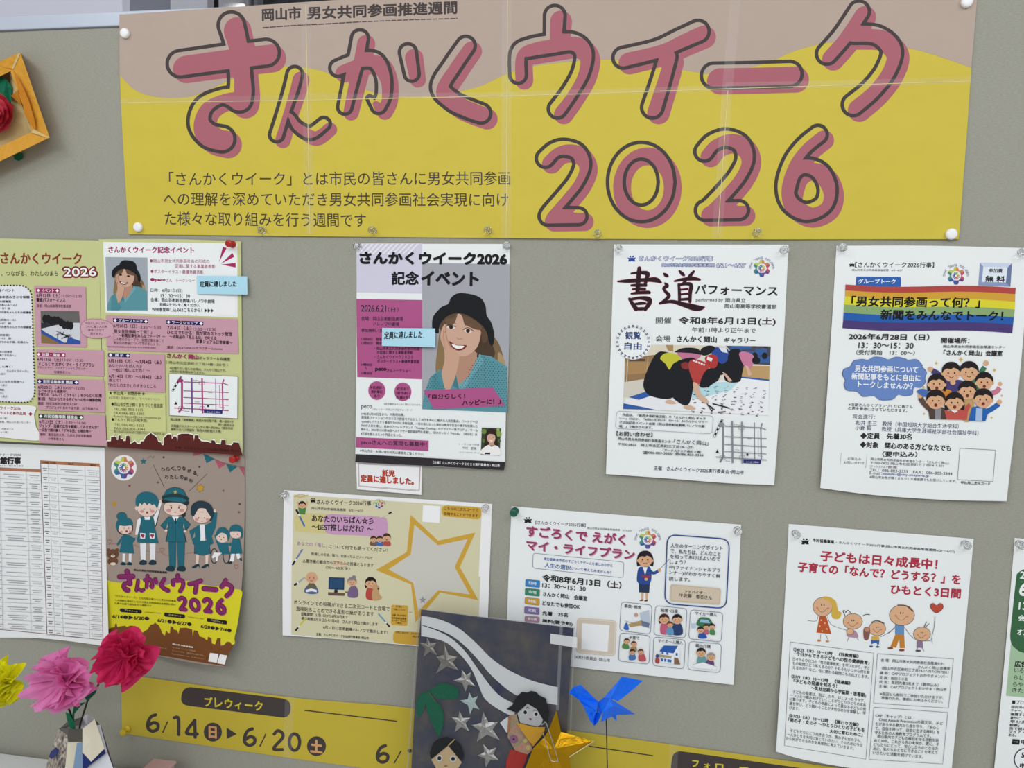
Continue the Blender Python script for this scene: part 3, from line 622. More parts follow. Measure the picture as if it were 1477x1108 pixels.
A = Art(leafR, 'contact_lettering', 'G3'); A.p([(100, 530), (606, 552), (612, 885), (108, 862)], 'd2d591')
A.t('★ 申込先・お問合せ ★', 108, 552, 425, 560, 34, '2c2b26', .15); A.t('※公民館・図書館を除く、すべてのイベント', 106, 588, 558, 604, 24, '4a4a3a')
A.lines([('●岡山市女性が輝くまちづくり推進課', 128, 652, 583, 668, 36), ('●さんかく岡山(火曜休館)', 130, 790, 445, 800, 36)], '2c2b26', .08)
A.lines([('TEL:086-803-1115', 150, 690, 408, 698, 24), ('FAX:086-803-1845', 150, 726, 420, 734, 24), ('TEL:086-803-3355', 155, 828, 418, 836, 24), ('FAX:086-803-3344', 155, 862, 425, 870, 24)], '4a4a3a')
A.t('E-mail:danjo@city.okayama.jp', 150, 756, 565, 772, 26, '4a4a3a'); A.t('E-mail:sankaku@city.okayama.jp', 155, 890, 600, 912, 24, '4a4a3a'); A.done()
A = Art(leafR, 'place_lettering', 'G3'); A.t('さんかく岡山', 622, 224, 898, 238, 42, MAG, .5); A.t('ギャラリー＆会議室', 905, 240, 1180, 250, 30, '3c3a34', .1)
A.lines([('（ 岡山市北区表町三丁目14番1-201号 ）', 615, 275, 1160, 300, 26), ('※記載のない催しの会場は、さんかく岡山です。', 645, 325, 1145, 348, 24), ('※専用の駐車場はありません。', 645, 352, 960, 366, 22)], '44433a', .04)
A.lines([('岡山電車「清輝橋線」新西大寺町筋下車　東へ徒歩1分', 652, 782, 1210, 802, 24), ('西へ徒歩3分', 1075, 826, 1215, 834, 22), ('天満屋バスステーションから南へ約500m（徒歩7分）', 655, 838, 1205, 862, 24), ('最寄りのバス停留所「新西大寺町筋バス停」', 655, 868, 1102, 890, 24)], '44433a', .08); A.done()
A = Art(leafR, 'street_map', 'GM'); A.p([(125, 172), (1045, 212), (1042, 778), (130, 735)], '55564a'); A.p([(130, 178), (1040, 217), (1037, 772), (135, 730)], WHT); roadmap(A, 'a83a78', '7b5a9c'); A.done()
A = Art(leafR, 'skyline', 'G4')
sk2 = [(980, 945), (1060, 945)]
right = [(55, 1038), (85, 1058), (108, 980), (158, 985), (165, 1050), (190, 1005), (225, 1010), (238, 1070), (245, 990), (300, 975), (380, 975), (450, 995), (460, 1068), (470, 995), (520, 998), (522, 1040), (560, 1075), (600, 1080), (640, 1082), (690, 1100), (692, 1060), (735, 1068), (750, 1108), (815, 1118), (825, 1060), (880, 1058), (885, 1120), (960, 1130), (985, 1090), (1058, 1095)]
g4 = lambda p: np.array([(150+x/10.55, 545+y/10.55) for x, y in p]); gm = lambda p: np.array([(230+x/9.233, 520+y/9.233) for x, y in p])
line = np.vstack([g4([q for q in SKY if q[0] <= 905]), gm([(55, 1040), (108, 985), (158, 985), (165, 1050), (190, 1010), (225, 1015), (240, 1070)] + right[8:])])
base = [(350, 656.8), (250, 651), (155.2, 645)]
A.v('px'); A.raw([tuple(p) for p in line + np.array([0.3, -1.6])] + base, 'ebe8da'); A.raw([tuple(p) for p in line + np.array([-.9, -1.0])] + base, 'ebe8da'); A.raw([tuple(p) for p in line] + base, '5c2420')
A.v('G3').t('主催　さんかくウイーク2026実行委員会 岡山市', 692, 1030, 1265, 1062, 22, '2c100f', .1); A.done()
A = Art(leafR, 'speech_cloud', 'G1'); 
A.b([(402, 492), (418, 462), (455, 450), (500, 452), (540, 462), (566, 485), (570, 520), (545, 540), (500, 547), (450, 545), (415, 530)], 'a86c80', 4); A.b([(404, 493), (420, 464), (455, 452), (500, 454), (538, 464), (563, 486), (567, 518), (543, 538), (500, 545), (450, 543), (417, 528)], 'd3a7b5', 4)
A.lines([('今回さんかくプラン', 425, 478, 540, 480, 13), ('ついに皆さんの声', 427, 495, 535, 497, 13), ('参考にさせて', 440, 512, 520, 514, 13), ('頂きます。', 450, 530, 510, 531, 12)], '6a3046', .05); A.e(560, 532, 9, 8, 'd3a7b5', n=8); A.e(575, 548, 5, 5, 'd3a7b5', n=8); A.done()

# ================================================================== timetable sheet, lower left
tim = Sheet('timetable_sheet', 'white sheet printed with a dense two column timetable at the lower left edge', 'poster',
    [[(-250, 628), (-60, 637), (151, 646)], [(-250, 765), (-55, 772), (153, 790)], [(-250, 900), (-70, 918), (60, 921), (157, 933)]], lambda x, y: 0.0012 + .012*sm((y-760)/180)*sm((x+40)/200), paper('e4e6ea', .45, .06, 9, name='white_paper'), n=(20, 24))
A = Art(tim, 'title_lettering', 'T1'); A.t('さんかくウイーク2026', -90, 66, 112, 66, 13, '3a3438', .1); A.t('公民館行事', -70, 108, 110, 110, 36, '2a2426', .7); A.t('地域の皆さんと一緒に考えます', -60, 122, 125, 124, 9, '3a3438'); A.done()
A = Art(tim, 'timetable', 'T1')
GRD = 'a9a4ac'
cols = [(218, 252), (256, 293), (305, 338), (452, 478), (532, 546)]; yt, yb = 108, 1040
for a, b in cols[1:4]: A.l([(a, 108), (a*.5+b*.5, 560), (b, 1030)], .45, GRD)
A.l([(216, 90), (234, 560), (250, 1014)], .9, '6a3a4a'); A.l([(531, 118), (540, 560), (548, 1046)], .8, '8a6a78'); A.l([(250, 1014), (548, 1046)], .8, '6a3a4a')
A.l([(-60, 985), (250, 1014)], .8, '6a3a4a')
A.p([(217, 89), (530, 107), (531, 124), (218, 107)], 'b5795a'); A.p([(-100, 122), (218, 137), (218, 153), (-100, 139)], 'b5795a')
for x, s_ in ((228, '公民館'), (268, '日時'), (362, '講座名'), (480, '講師')): A.t(s_, x, 105+(x-217)*.056, x+30, 106+(x-217)*.056, 9, '3a2a26', .1)
rn = random.Random(11)
for r in range(19):
    y = 112 + r*47.8
    sl = .062 + .02*r/19; dx = 0
    A.l([(219+r*1.6, y+47), (533+r*.75, y+47+314*sl)], .45, GRD)
    tx = [(228, 252, 2, .25), (262, 298, 2, 0), (322, 440, rn.choice([1, 2, 2]), .05), (466, 528, rn.choice([2, 3]), .05)]
    for q_, (x0, x1, n, bd) in enumerate(tx):
        dx = r*(1.7, 1.75, 1.5, 1.0)[q_]
        for i in range(n):
            wd = (x1-x0)*(1 if i == 0 else rn.uniform(.5, .9)); xc = (x0+x1)/2+dx; yy = y+22+i*11+(xc-219)*sl-(n-1)*3
            A.l([(xc-wd/2, yy-wd*sl/2), (xc+wd/2, yy+wd*sl/2)], 1.25 if bd == .25 else .95, '5a565c' if bd == .25 else '8f8c94', dash=(1.15, .5))
for r in range(18):
    y = 150 + r*47; dx = r*1.6; sl = .05
    A.l([(-60, y+33), (217+dx*.9, y+47)], .45, GRD)
    for x0, x1, n in ((20, 130, rn.choice([1, 2, 2, 3])), (155, 210, rn.choice([2, 3])), (-55, -8, 2)):
        for i in range(n):
            wd = (x1-x0)*(1 if i == 0 else rn.uniform(.5, .9)); xc = (x0+x1)/2+dx*.8; yy = y+16+i*11+(xc-20)*sl-(n-1)*3
            A.l([(xc-wd/2, yy-wd*sl/2), (xc+wd/2, yy+wd*sl/2)], .95, '88858c', dash=(1.15, .5))
A.l([(-3, 130), (15, 985)], .45, GRD); A.l([(138, 140), (166, 1002)], .45, GRD); A.done()

# ================================================================== illustrated teal figures poster
tealS = Sheet('illustrated_poster', 'tan and yellow poster with teal clothed cartoon figures, lower right corner curling outward', 'poster',
    [[(151.5, 643), (250, 650), (353, 657)], [(152.3, 740), (250, 750), (352.5, 762)], [(153.4, 850), (250, 860), (346, 868)], [(155, 930), (185, 936), (270, 955), (323.5, 962)]],
    lambda x, y: 0.0010 + .022*sm((y-770)/330)*sm((x-100)/350)*2 + .004*sm((y-660)/300), paper('a7968a', .36, .05, 9, .45, name='poster_paper'), n=(24, 32))
TEAL, TD, SK = '=20606e', '1f3a44', 'e3c9bb'
A = Art(tealS, 'yellow_field', 'T3')
A.b([(80, 200), (82, 228), (120, 250), (180, 262), (260, 262), (340, 240), (400, 235), (480, 260), (560, 292), (640, 290), (740, 260), (860, 250), (980, 280), (1100, 300), (1200, 295), (1280, 320), (1362, 345), (1350, 450), (1324, 640), (1292, 780), (1272, 850), (1000, 830), (400, 760), (93, 730), (88, 500)], 'e0d82c', 4)
city = [(95, 712), (130, 690), (165, 680), (172, 650), (185, 650), (190, 680), (265, 668), (275, 680), (315, 668), (345, 670), (362, 735), (400, 708), (430, 735), (455, 715), (475, 705), (500, 660), (530, 655), (545, 640), (580, 665), (598, 700), (610, 735), (635, 765), (650, 712), (665, 735), (685, 740), (690, 675), (715, 680), (722, 705), (752, 712), (765, 745), (778, 690),
        (840, 688), (895, 705), (900, 768), (910, 712), (945, 718), (965, 770), (1000, 780), (1035, 810), (1045, 772), (1075, 785), (1080, 835), (1110, 848), (1130, 785), (1162, 785), (1162, 860), (1190, 855), (1220, 820), (1250, 822), (1270, 850), (1280, 860), (1235, 940), (1200, 1050), (1000, 1018), (840, 990), (540, 940), (300, 890), (112, 850)]
A.p(city, '7a4a26'); A.done()
A = Art(tealS, 'emblem_print', 'T2'); A.e(226, 203, 107, 108, 'e0dede', n=28); emblem(A, 226, 203, 92, False); A.done()
A = Art(tealS, 'bunting_string', 'T2'); A.l([(800, 72), (900, 88), (1060, 160), (1238, 200)], .6, '5a5148', True); A.done()
for q, c in (([(805, 74), (890, 84), (810, 104)], 'b2596c'), ([(895, 86), (990, 128), (920, 165)], TEAL), ([(990, 133), (1085, 172), (1025, 210)], 'b2596c'), ([(1087, 172), (1180, 195), (1118, 243)], TEAL), ([(1195, 198), (1240, 202), (1238, 272)], 'b2596c')): A = Art(tealS, 'pennant', 'T2'); A.p(q, c); A.done()
A = Art(tealS, 'ornament', 'T2')
star(A, 390, 150, 30, TEAL); A.done(); A = Art(tealS, 'ornament', 'T2'); A.l([(420, 130), (450, 105), (470, 125), (480, 100)], .5, '6a6258', True)
A.done(); A = Art(tealS, 'ornament', 'T2'); star(A, 143, 505, 27, 'c0902f', -1.7, .5); A.done(); A = Art(tealS, 'ornament', 'T2'); star(A, 868, 375, 38, '5a4526', -1.4, .6, 6); star(A, 868, 375, 34, 'c99c35', -1.4, .6, 6)
A.done()
for x, y in ((512, 328), (1195, 577), (1062, 397)): A = Art(tealS, 'ornament', 'T2'); star(A, x, y, 16, '7d4a44', 0, .3, 4); A.done()
for x, y in ((560, 116), (860, 195), (1200, 507)): A = Art(tealS, 'ornament', 'T2'); A.e(x, y, 9, 9, '4f463e', n=8); A.done()
A = Art(tealS, 'ornament', 'T2'); A.p([(258, 350), (285, 345), (275, 368)], '9c3a50'); A.done(); A = Art(tealS, 'slogan_line', 'T2'); A.l([(473, 178), (565, 367)], .7, '5a4638'); A.done(); A = Art(tealS, 'slogan_line', 'T2'); A.l([(925, 255), (770, 405)], .7, '5a4638'); A.done(); A = Art(tealS, 'heart_thread', 'T2')
A.l([(80, 850), (130, 845), (300, 850), (420, 905), (530, 915), (590, 940), (700, 935), (820, 912)], .5, '9a5a5a', True); A.done()
for x, y in ((105, 820), (545, 890), (1170, 1030)): A = Art(tealS, 'printed_heart', 'T2'); A.l([(x, y+25), (x-18, y), (x-8, y-14), (x, y-3), (x+10, y-12), (x+20, y), (x, y+25)], .6, '9a5050', True); A.done()
A = Art(tealS, 'slogan_lettering', 'T2')
for i, (ch, x, y) in enumerate([('ひ', 540, 232), ('ら', 580, 228), ('く', 620, 222), ('、', 655, 228), ('つ', 672, 222), ('な', 715, 222), ('が', 760, 242), ('る', 805, 262), ('、', 838, 272), ('わ', 570, 293), ('た', 612, 293), ('し', 655, 293), ('の', 695, 296), ('ま', 732, 308), ('ち', 772, 326)]): A.t(ch, x, y, x+(30 if ch != '、' else 10), y+3, 30 if ch != '、' else 10, '2e2626', .3)
A.done()
OUT = '3a342f'
def figure(fn):
    A = Art(tealS, 'printed_figure', 'T2'); fn(A); A.done()
def f1(A):   # small girl with a bun
    A.e(208, 612, 44, 38, OUT); A.e(208, 612, 41, 35, TEAL); A.b([(160, 690), (175, 640), (232, 620), (290, 640), (303, 700), (290, 750), (235, 768), (180, 750)], OUT); A.e(236, 712, 60, 50, SK)
    A.b([(158, 690), (175, 640), (232, 618), (288, 640), (302, 695), (285, 688), (230, 694), (190, 690), (182, 720), (166, 718)], TEAL)
    for x in (205, 280): A.e(x, 742, 13, 9, 'd59a94', n=8)
    A.e(228, 712, 4, 4, OUT, n=8); A.e(266, 712, 4, 4, OUT, n=8); A.e(248, 738, 9, 10, '8a3a34', n=8)
    for x in (215, 268): A.p([(x, 925), (x+22, 925), (x+20, 1005), (x-2, 1005)], 'dcdcdc'); A.b([(x-18, 1008), (x+2, 995), (x+26, 1005), (x+24, 1022), (x-15, 1020)], TD)
    A.p([(218, 768), (275, 770), (292, 790), (312, 925), (185, 915), (205, 830)], TEAL); A.p([(208, 780), (228, 775), (190, 845), (172, 860), (165, 845)], TEAL); A.p([(280, 775), (300, 790), (322, 795), (318, 815), (300, 835)], TEAL)
def f2(A):   # apron figure, arm raised
    A.p([(335, 640), (365, 618), (375, 650), (345, 770), (318, 770)], OUT); A.p([(337, 642), (363, 622), (370, 650), (342, 768), (320, 768)], 'dedee0'); A.p([(545, 500), (520, 490), (470, 620), (490, 700), (500, 690)], OUT); A.p([(543, 503), (522, 495), (474, 622), (490, 692)], 'dedee0'); A.e(535, 487, 14, 14, SK, n=10)
    for x in (362, 442): A.p([(x, 840), (x+50, 840), (x+47, 1000), (x+8, 1000)], 'dddde0'); A.b([(x-8, 1005), (x+15, 978), (x+50, 985), (x+55, 1012), (x+30, 1020), (x, 1018)], TD)
    A.p([(370, 615), (395, 615), (400, 640), (445, 640), (450, 612), (470, 618), (490, 720), (518, 840), (340, 832), (335, 800), (362, 720)], TEAL)
    A.p([(398, 612), (448, 612), (444, 640), (402, 640)], 'e2e2e4')
    for x in (385, 465): A.p([(x-24, 752), (x+22, 755), (x+18, 800), (x-20, 798)], 'dedee0'); A.e(x-8, 770, 9, 9, 'a83044', n=8); A.e(x+6, 770, 9, 9, 'a83044', n=8); A.p([(x-17, 774), (x+15, 774), (x, 796)], 'a83044')
    A.e(420, 545, 86, 72, OUT); A.e(420, 545, 83, 69, SK)
    for x in (332, 508): A.e(x, 545, 13, 18, SK, n=10)
    A.b([(325, 510), (330, 450), (370, 412), (430, 405), (490, 430), (518, 490), (505, 545), (495, 530), (478, 510), (465, 518), (440, 502), (420, 515), (398, 495), (378, 515), (360, 500), (345, 530)], TEAL, 4)
    for x in (378, 465): A.e(x, 570, 18, 12, 'd59a94', n=10)
    for x in (395, 447): A.e(x, 552, 5, 7, OUT, n=8)
    A.e(421, 580, 9, 10, '8a4a42', n=8)
def f3(A):   # officer with peaked cap
    for x in (600, 672): A.p([(x, 820), (x+68, 820), (x+62, 1045), (x+8, 1045)], OUT); A.p([(x+2, 822), (x+66, 822), (x+60, 1043), (x+10, 1043)], TEAL)
    for x in (580, 672): A.b([(x, 1050), (x+20, 1030), (x+60, 1030), (x+74, 1055), (x+60, 1076), (x+5, 1070)], TD)
    A.p([(598, 615), (725, 618), (788, 680), (735, 750), (755, 830), (575, 825), (592, 750), (532, 690)], OUT); A.p([(600, 618), (722, 621), (783, 682), (728, 740), (745, 828), (582, 822), (600, 740), (537, 690)], TEAL)
    A.p([(592, 670), (600, 700), (580, 722)], 'a7968a'); A.p([(728, 672), (738, 725), (722, 705)], 'a7968a'); A.p([(628, 612), (690, 614), (660, 660)], 'e4e4e6'); A.p([(655, 630), (668, 630), (665, 680), (655, 675)], '20303c')
    for x in (618, 702): A.ro([(x-16, 668), (x+16, 668), (x+15, 705), (x-15, 705)], 6, .5, '1d4f58')
    A.l([(660, 690), (662, 825)], .4, '1d4f58'); A.e(580, 732, 13, 11, SK, n=8); A.e(740, 738, 13, 11, SK, n=8)
    A.b([(700, 560), (740, 560), (742, 610), (715, 615)], '25303a'); A.e(657, 540, 102, 70, OUT); A.e(657, 540, 99, 67, SK); A.b([(556, 500), (560, 470), (757, 480), (756, 520), (700, 500), (620, 495)], '25303a')
    A.b([(562, 430), (590, 385), (655, 367), (720, 385), (748, 430), (765, 460), (755, 490), (660, 485), (560, 480), (548, 440)], OUT); A.b([(566, 430), (592, 388), (655, 371), (718, 388), (744, 430), (755, 445), (660, 415), (552, 440)], TEAL, 4)
    A.b([(552, 440), (620, 428), (700, 432), (768, 455), (750, 480), (660, 455), (556, 462)], '1c4048', 4); A.b([(562, 468), (610, 452), (700, 455), (756, 478), (720, 494), (640, 488)], TEAL, 4); star(A, 658, 407, 19, 'd4b045')
    for x in (603, 712): A.e(x, 562, 20, 13, 'd59a94', n=10)
    for x in (625, 688): A.e(x, 540, 6, 8, OUT, n=8)
    A.l([(612, 520), (632, 527)], .7, OUT); A.l([(685, 528), (703, 522)], .7, OUT); A.l([(648, 574), (657, 578), (668, 573)], .6, '8a3a34')
def f4(A):   # woman in suit, arm raised
    for x in (828, 908): A.p([(x+4, 930), (x+30, 930), (x+24, 1020), (x+4, 1020)], SK); A.b([(x-32, 1042), (x+5, 1015), (x+30, 1015), (x+32, 1050), (x+24, 1030), (x-5, 1048)], TD, 4)
    A.p([(820, 815), (945, 818), (955, 925), (895, 942), (815, 925)], OUT); A.p([(822, 818), (943, 820), (950, 922), (895, 938), (820, 922)], TEAL)
    A.p([(862, 680), (905, 680), (910, 815), (865, 815)], 'e2e2e4'); A.p([(975, 575), (1010, 578), (1000, 700), (965, 780), (980, 840), (940, 858), (915, 800), (905, 690), (960, 660)], TEAL); A.p([(862, 680), (775, 735), (800, 815), (808, 850), (862, 845), (870, 780)], TEAL); A.p([(822, 745), (800, 800), (825, 785)], 'a7968a'); A.e(992, 566, 13, 13, SK, n=8)
    A.b([(788, 600), (795, 520), (850, 483), (920, 490), (965, 530), (980, 600), (950, 655), (940, 600), (800, 600)], '283c48'); A.e(880, 605, 82, 66, OUT); A.e(880, 606, 79, 63, SK); A.b([(795, 600), (800, 530), (850, 490), (880, 487), (930, 500), (972, 560), (970, 620), (945, 600), (905, 540), (878, 530), (845, 560), (815, 610)], '283c48', 4)
    for x in (838, 930): A.e(x, 638, 16, 11, 'd59a94', n=8)
    for x in (855, 905): A.e(x, 625, 5, 6, OUT, n=8)
    A.l([(870, 650), (882, 655), (893, 650)], .5, '8a3a34'); A.l([(862, 573), (880, 577), (898, 572)], .4, 'a08478')
def f5(A):   # child in a wheelchair
    for x, r in ((985, 28), (1087, 28)): A.l([(x+r*math.cos(t), 945+62*math.sin(t)) for t in np.linspace(0, 6.5, 20)], 1.2, '26323c')
    A.p([(1005, 830), (1100, 835), (1115, 930), (1040, 930)], TEAL); A.p([(985, 770), (1000, 765), (1030, 840), (1010, 850)], TEAL); A.p([(985, 915), (1050, 920), (1020, 950), (1012, 990), (998, 988), (1000, 950), (975, 965), (965, 955)], 'e2e2e4'); A.e(1055, 790, 52, 44, SK); A.b([(998, 770), (1020, 715), (1075, 705), (1118, 760), (1100, 820), (1090, 770), (1045, 750), (1010, 775)], TEAL, 4); A.e(1030, 782, 4, 5, OUT, n=8); A.e(1065, 790, 4, 5, OUT, n=8); A.e(1045, 805, 6, 5, '8a3a34', n=8)
def f6(A):   # child pushing
    A.p([(1130, 925), (1160, 925), (1150, 990), (1115, 1000)], 'e2e2e4'); A.p([(1170, 925), (1200, 925), (1208, 975), (1180, 970)], 'e2e2e4'); A.b([(1100, 1000), (1130, 990), (1132, 1012), (1105, 1010)], TD); A.b([(1195, 968), (1214, 962), (1215, 990)], TD)
    A.p([(1140, 795), (1200, 800), (1222, 925), (1118, 928), (1130, 860), (1100, 855), (1105, 840), (1135, 830)], TEAL); A.e(1168, 755, 50, 42, SK); A.b([(1112, 750), (1125, 695), (1180, 682), (1222, 715), (1224, 780), (1205, 800), (1205, 745), (1130, 740)], TEAL, 4); A.e(1150, 762, 4, 5, OUT, n=8); A.e(1180, 764, 4, 5, OUT, n=8); A.l([(1160, 778), (1172, 780)], .5, '8a3a34')
def bear(A):
    A.e(95, 895, 15, 15, '6d4a35', n=10); A.e(168, 895, 15, 15, '6d4a35', n=10); A.e(132, 990, 44, 36, '6d4a35'); A.e(132, 930, 50, 42, '6d4a35'); A.e(133, 945, 18, 13, 'd9cbb8', n=12); A.e(133, 940, 5, 4, '2a2020', n=6); A.e(112, 928, 4, 4, '2a2020', n=6); A.e(153, 928, 4, 4, '2a2020', n=6); A.e(135, 1012, 26, 13, 'd9cbb8', n=12)
for fn in (f1, f2, f3, f4, f5, f6, bear): figure(fn)
# balloon title: the same letters as the big banner, smaller
src = np.array([(334, 17, 1), (1305, 70, 1), (780, 330, 1), (240, 92, 1), (1165, 322, 1.)]); dst = np.array([(184.5, 820.7), (337, 847.6), (261.2, 881.3), (167.3, 832.2), (318.7, 887.5)])
AF = np.linalg.lstsq(src, dst, rcond=None)[0]
for nm, col, dx, dr, ln in (('title_shadow', 'c76a90', .6, .9, 0), ('title_lettering', '8c2a6a', .0, .1, 0), ('outline_lettering', '2a2020', -.2, .35, 1)):
    A = Art(tealS, nm)
    for g in LET.values():
        cs = strokes(g[1], g[0])[::3]
        c2 = np.column_stack([np.column_stack([cs[:, :2], np.ones(len(cs))])@AF, cs[:, 2]*.150*.95]); f0 = field(c2, dx, dx, dr); b = bounds(c2, 2)
        A.sdf((lambda X, Y, f0=f0: np.abs(f0(X, Y))-.38) if ln else f0, b[0], b[1], b[2], b[3], .55, col)
    A.done()
A = Art(tealS, 'body_lettering', 'T3'); A.t('岡山市男女共同参画推進週間', 345, 155, 655, 180, 20, '2a2422', .15)
A.lines([('「さんかくウイーク」とは市民の皆さんに男女共同参画', 170, 400, 740, 448, 20), ('への理解を深めていただき男女共同参画社会実現に向け', 165, 438, 738, 482, 20), ('た様々な取り組みを行う週間です', 165, 468, 510, 494, 20)], '4a4420', .05)
for q, s_ in (([(213, 505), (420, 520), (418, 556), (215, 540)], 'プレウイーク'), ([(630, 545), (828, 565), (826, 600), (632, 582)], 'さんかくウイーク'), ([(1030, 597), (1222, 622), (1220, 660), (1032, 632)], 'フォローウイーク')):
    A.r(q, 17, '241f20'); A.t(s_, q[0][0]+45, q[3][1]-9, q[1][0]-40, q[2][1]-10, 17, 'ddd7a0', .05)
A.l([(448, 540), (600, 553)], .6, '6a6420'); A.l([(855, 585), (1005, 607)], .6, '6a6420')
for x, y, s_ in ((145, 600, '6/14●▶6/20●'), (568, 636, '6/21●▶6/27●'), (975, 692, '6/28●▶7/4●')): A.t(s_, x, y, x+(343, 318, 285)[(145, 568, 975).index(x)], y+(22, 40, 44)[(145, 568, 975).index(x)], 38, '2a2422', .3)
A.t('岡山市 市民協働局', 710, 848, 902, 880, 14, 'e8e2d2', .15); A.lines([('女性が輝くまちづくり推進課', 710, 880, 925, 914, 11), ('さんかく岡山　電話 086-803-3355', 705, 908, 1000, 955, 12), ('岡山市北区表町三丁目　Tel 086-803-1115', 702, 940, 1000, 988, 12), ('協力団体・実行委員会一覧', 455, 858, 655, 890, 11)], 'c9a98a')
A.p([(1062, 925), (1142, 935), (1125, 1018), (1045, 1005)], 'e6e6ec'); A.p([(1155, 938), (1222, 950), (1200, 1035), (1128, 1022)], 'e6e6ec'); A.done()

# ================================================================== commemorative event poster with portrait
ev = Sheet('event_poster', 'magenta and grey poster with a portrait of a woman in a black hat', 'poster',
    [[(514.4, 351.5), (735.6, 352)], [(514, 510), (731.5, 514)], [(512.4, 667), (620, 673), (728, 678.5)]], lambda x, y: 0.0008 + .003*sm((y-400)/300), paper(WHT, .36, .05, 9, .4, name='white_paper'), n=(16, 24))
MG = 'b5588c'
A = Art(ev, 'lavender_field', 'E1'); A.p([(83, 66), (643, 66), (643, 493), (85, 483)], 'cbc8d8')
for i in range(-3, 13):
    x0 = 110+i*43; q = [(x0+60, 68), (x0+80, 68), (x0-10, 160), (x0-30, 160)]
    q = [(min(max(x, 86), 641), y) for x, y in q]
    if q[0][0] < 641 and q[1][0] > 87: A.p(q, 'dedde4')
A.p([(84, 540), (643, 548), (643, 945), (86, 945)], MG); A.v('E2').p([(87, 340), (643, 340), (641, 633), (90, 615)], MG); A.done()
A = Art(ev, 'photo_print', 'E1'); A.p([(643, 232), (1392, 243), (1385, 945), (643, 945)], 'a9a9b0'); A.v('E2').p([(642, 300), (1386, 300), (1368, 918), (640, 885)], 'a9a9b0')
UX = lambda u, v: 645 + 740*u - 18*v; UY = lambda u, v: (478-590*0) + 590*0 + (-112) + 0*u + 742*v*.8
UX = lambda u, v: 643 + (742-12*v)*u; UY = lambda u, v: -112 + 795*v + 20*u
# the poster's portrait reaches a little lower than the small one
portrait(A, lambda u, v: 643+(742-12*v)*u, lambda u, v: -112 + 788*v + 26*u)
A.done()
A = Art(ev, 'shirt_dots', 'E2')
poly_in = [(645, 640), (700, 570), (790, 540), (850, 700)], [(960, 660), (1100, 420), (1200, 470), (1340, 530), (1370, 600), (1366, 900), (1000, 890)]
def inside(x, y, q):
    r = False
    for (x0, y0), (x1, y1) in zip(q, q[1:]+q[:1]):
        if (y0 > y) != (y1 > y) and x < (x1-x0)*(y-y0)/(y1-y0)+x0: r = not r
    return r
V_, F_ = [], []
for i in range(34):
    for j in range(30):
        x = 636+i*25+(12 if j % 2 else 0); y = 400+j*19+i*1.2; u = (x-643)/735; v = (y+112-26*u)/788
        right_ = inside(u, v, [(.45, 1.2), (.44, 1.02), (.56, .80), (.66, .66), (.79, .70), (.985, .80), (.985, 1.24)]) ; left_ = inside(u, v, [(.02, 1.2), (.04, 1.05), (.10, .92), (.18, .88), (.2, .98), (.27, 1.02), (.31, 1.08), (.4, 1.02), (.42, 1.2)])
        if right_ or left_:
            k = len(V_); V_ += [(x-4.5, y), (x, y-4.5), (x+4.5, y), (x, y+4.5)]; F_ += [(k, k+1, k+2), (k, k+2, k+3)]
A.add(A.tx(V_), F_, '24454e'); A.done('stuff')
A = Art(ev, 'slogan_band', 'E2'); A.p([(655, 728), (1245, 702), (1352, 860), (742, 886)], MG); A.t('「自分らしく！', 700, 802, 1008, 795, 40, '1d1a1e', .45); A.t('ハッピーに！」', 985, 860, 1310, 842, 44, '1d1a1e', .55); A.done()
A = Art(ev, 'title_lettering', 'E1'); A.t('さんかくウイーク2026', 115, 238, 1362, 248, 98, '17161b', 1.1, 10); A.t('記念', 385, 416, 612, 418, 110, '17161b', .75, 10); A.t('イベント', 640, 418, 1120, 425, 112, '17161b', 1.2, 10); A.done()
A = Art(ev, 'date_lettering', 'E1'); A.t('2026.6.21', 125, 645, 335, 648, 54, '2b2230', .25); A.t('（日）', 352, 648, 440, 650, 38, '2b2230', .1)
A.lines([('会場：岡山芸術創造劇場', 125, 724, 480, 728, 36), ('ハレノワ中劇場', 225, 768, 448, 772, 34), ('参加無料／先着', 125, 822, 340, 826, 32), ('13時00分　開場', 125, 894, 300, 897, 26), ('13時30分　開会', 125, 928, 300, 931, 26)], '2f2233', .12)
A.v('E2').lines([('・岡山市男女共同参画社会の形成', 238, 385, 620, 388, 30), ('の促進に関する事業者表彰', 258, 418, 565, 420, 28), ('・さんかくウイーク２０２６', 238, 458, 565, 458, 30), ('ポスターイラスト最優秀賞表彰', 260, 492, 620, 498, 28), ('14時00分', 125, 520, 215, 522, 26), ('15時30分', 125, 592, 215, 594, 26)], '2f2233', .12)
A.t('～', 158, 548, 170, 552, 22, '2f2233'); A.t('peco', 245, 568, 338, 568, 30, '241a28', .6); A.t('さんトークショー', 345, 570, 548, 572, 24, '2f2233', .08); A.done()
A = Art(ev, 'round_note', 'E2')
for cx, cy, L in ((257, 729, ['手話通訳・', '要約筆記', 'あり']), (479, 740, ['託児あり', '（要予約・', '先着5名）'])):
    A.e(cx, cy, 73, 80, MG)
    for i, s_ in enumerate(L): wd = {2: 24, 4: 48, 5: 60}.get(len(s_), 56); A.t(s_, cx-wd, cy-12+i*36, cx+wd, cy-11+i*36, 26, '2f1a2a', .15)
A.done()
A = Art(ev, 'body_lettering', 'E3'); A.t('※託児場所はさんかく岡山になります。', 316, 84, 635, 93, 18, '66646a'); A.t('peco', 125, 122, 215, 125, 36, '47454c', .05); A.t('（タレント・ブランドプロデューサー）', 222, 130, 555, 138, 20, '66646a')
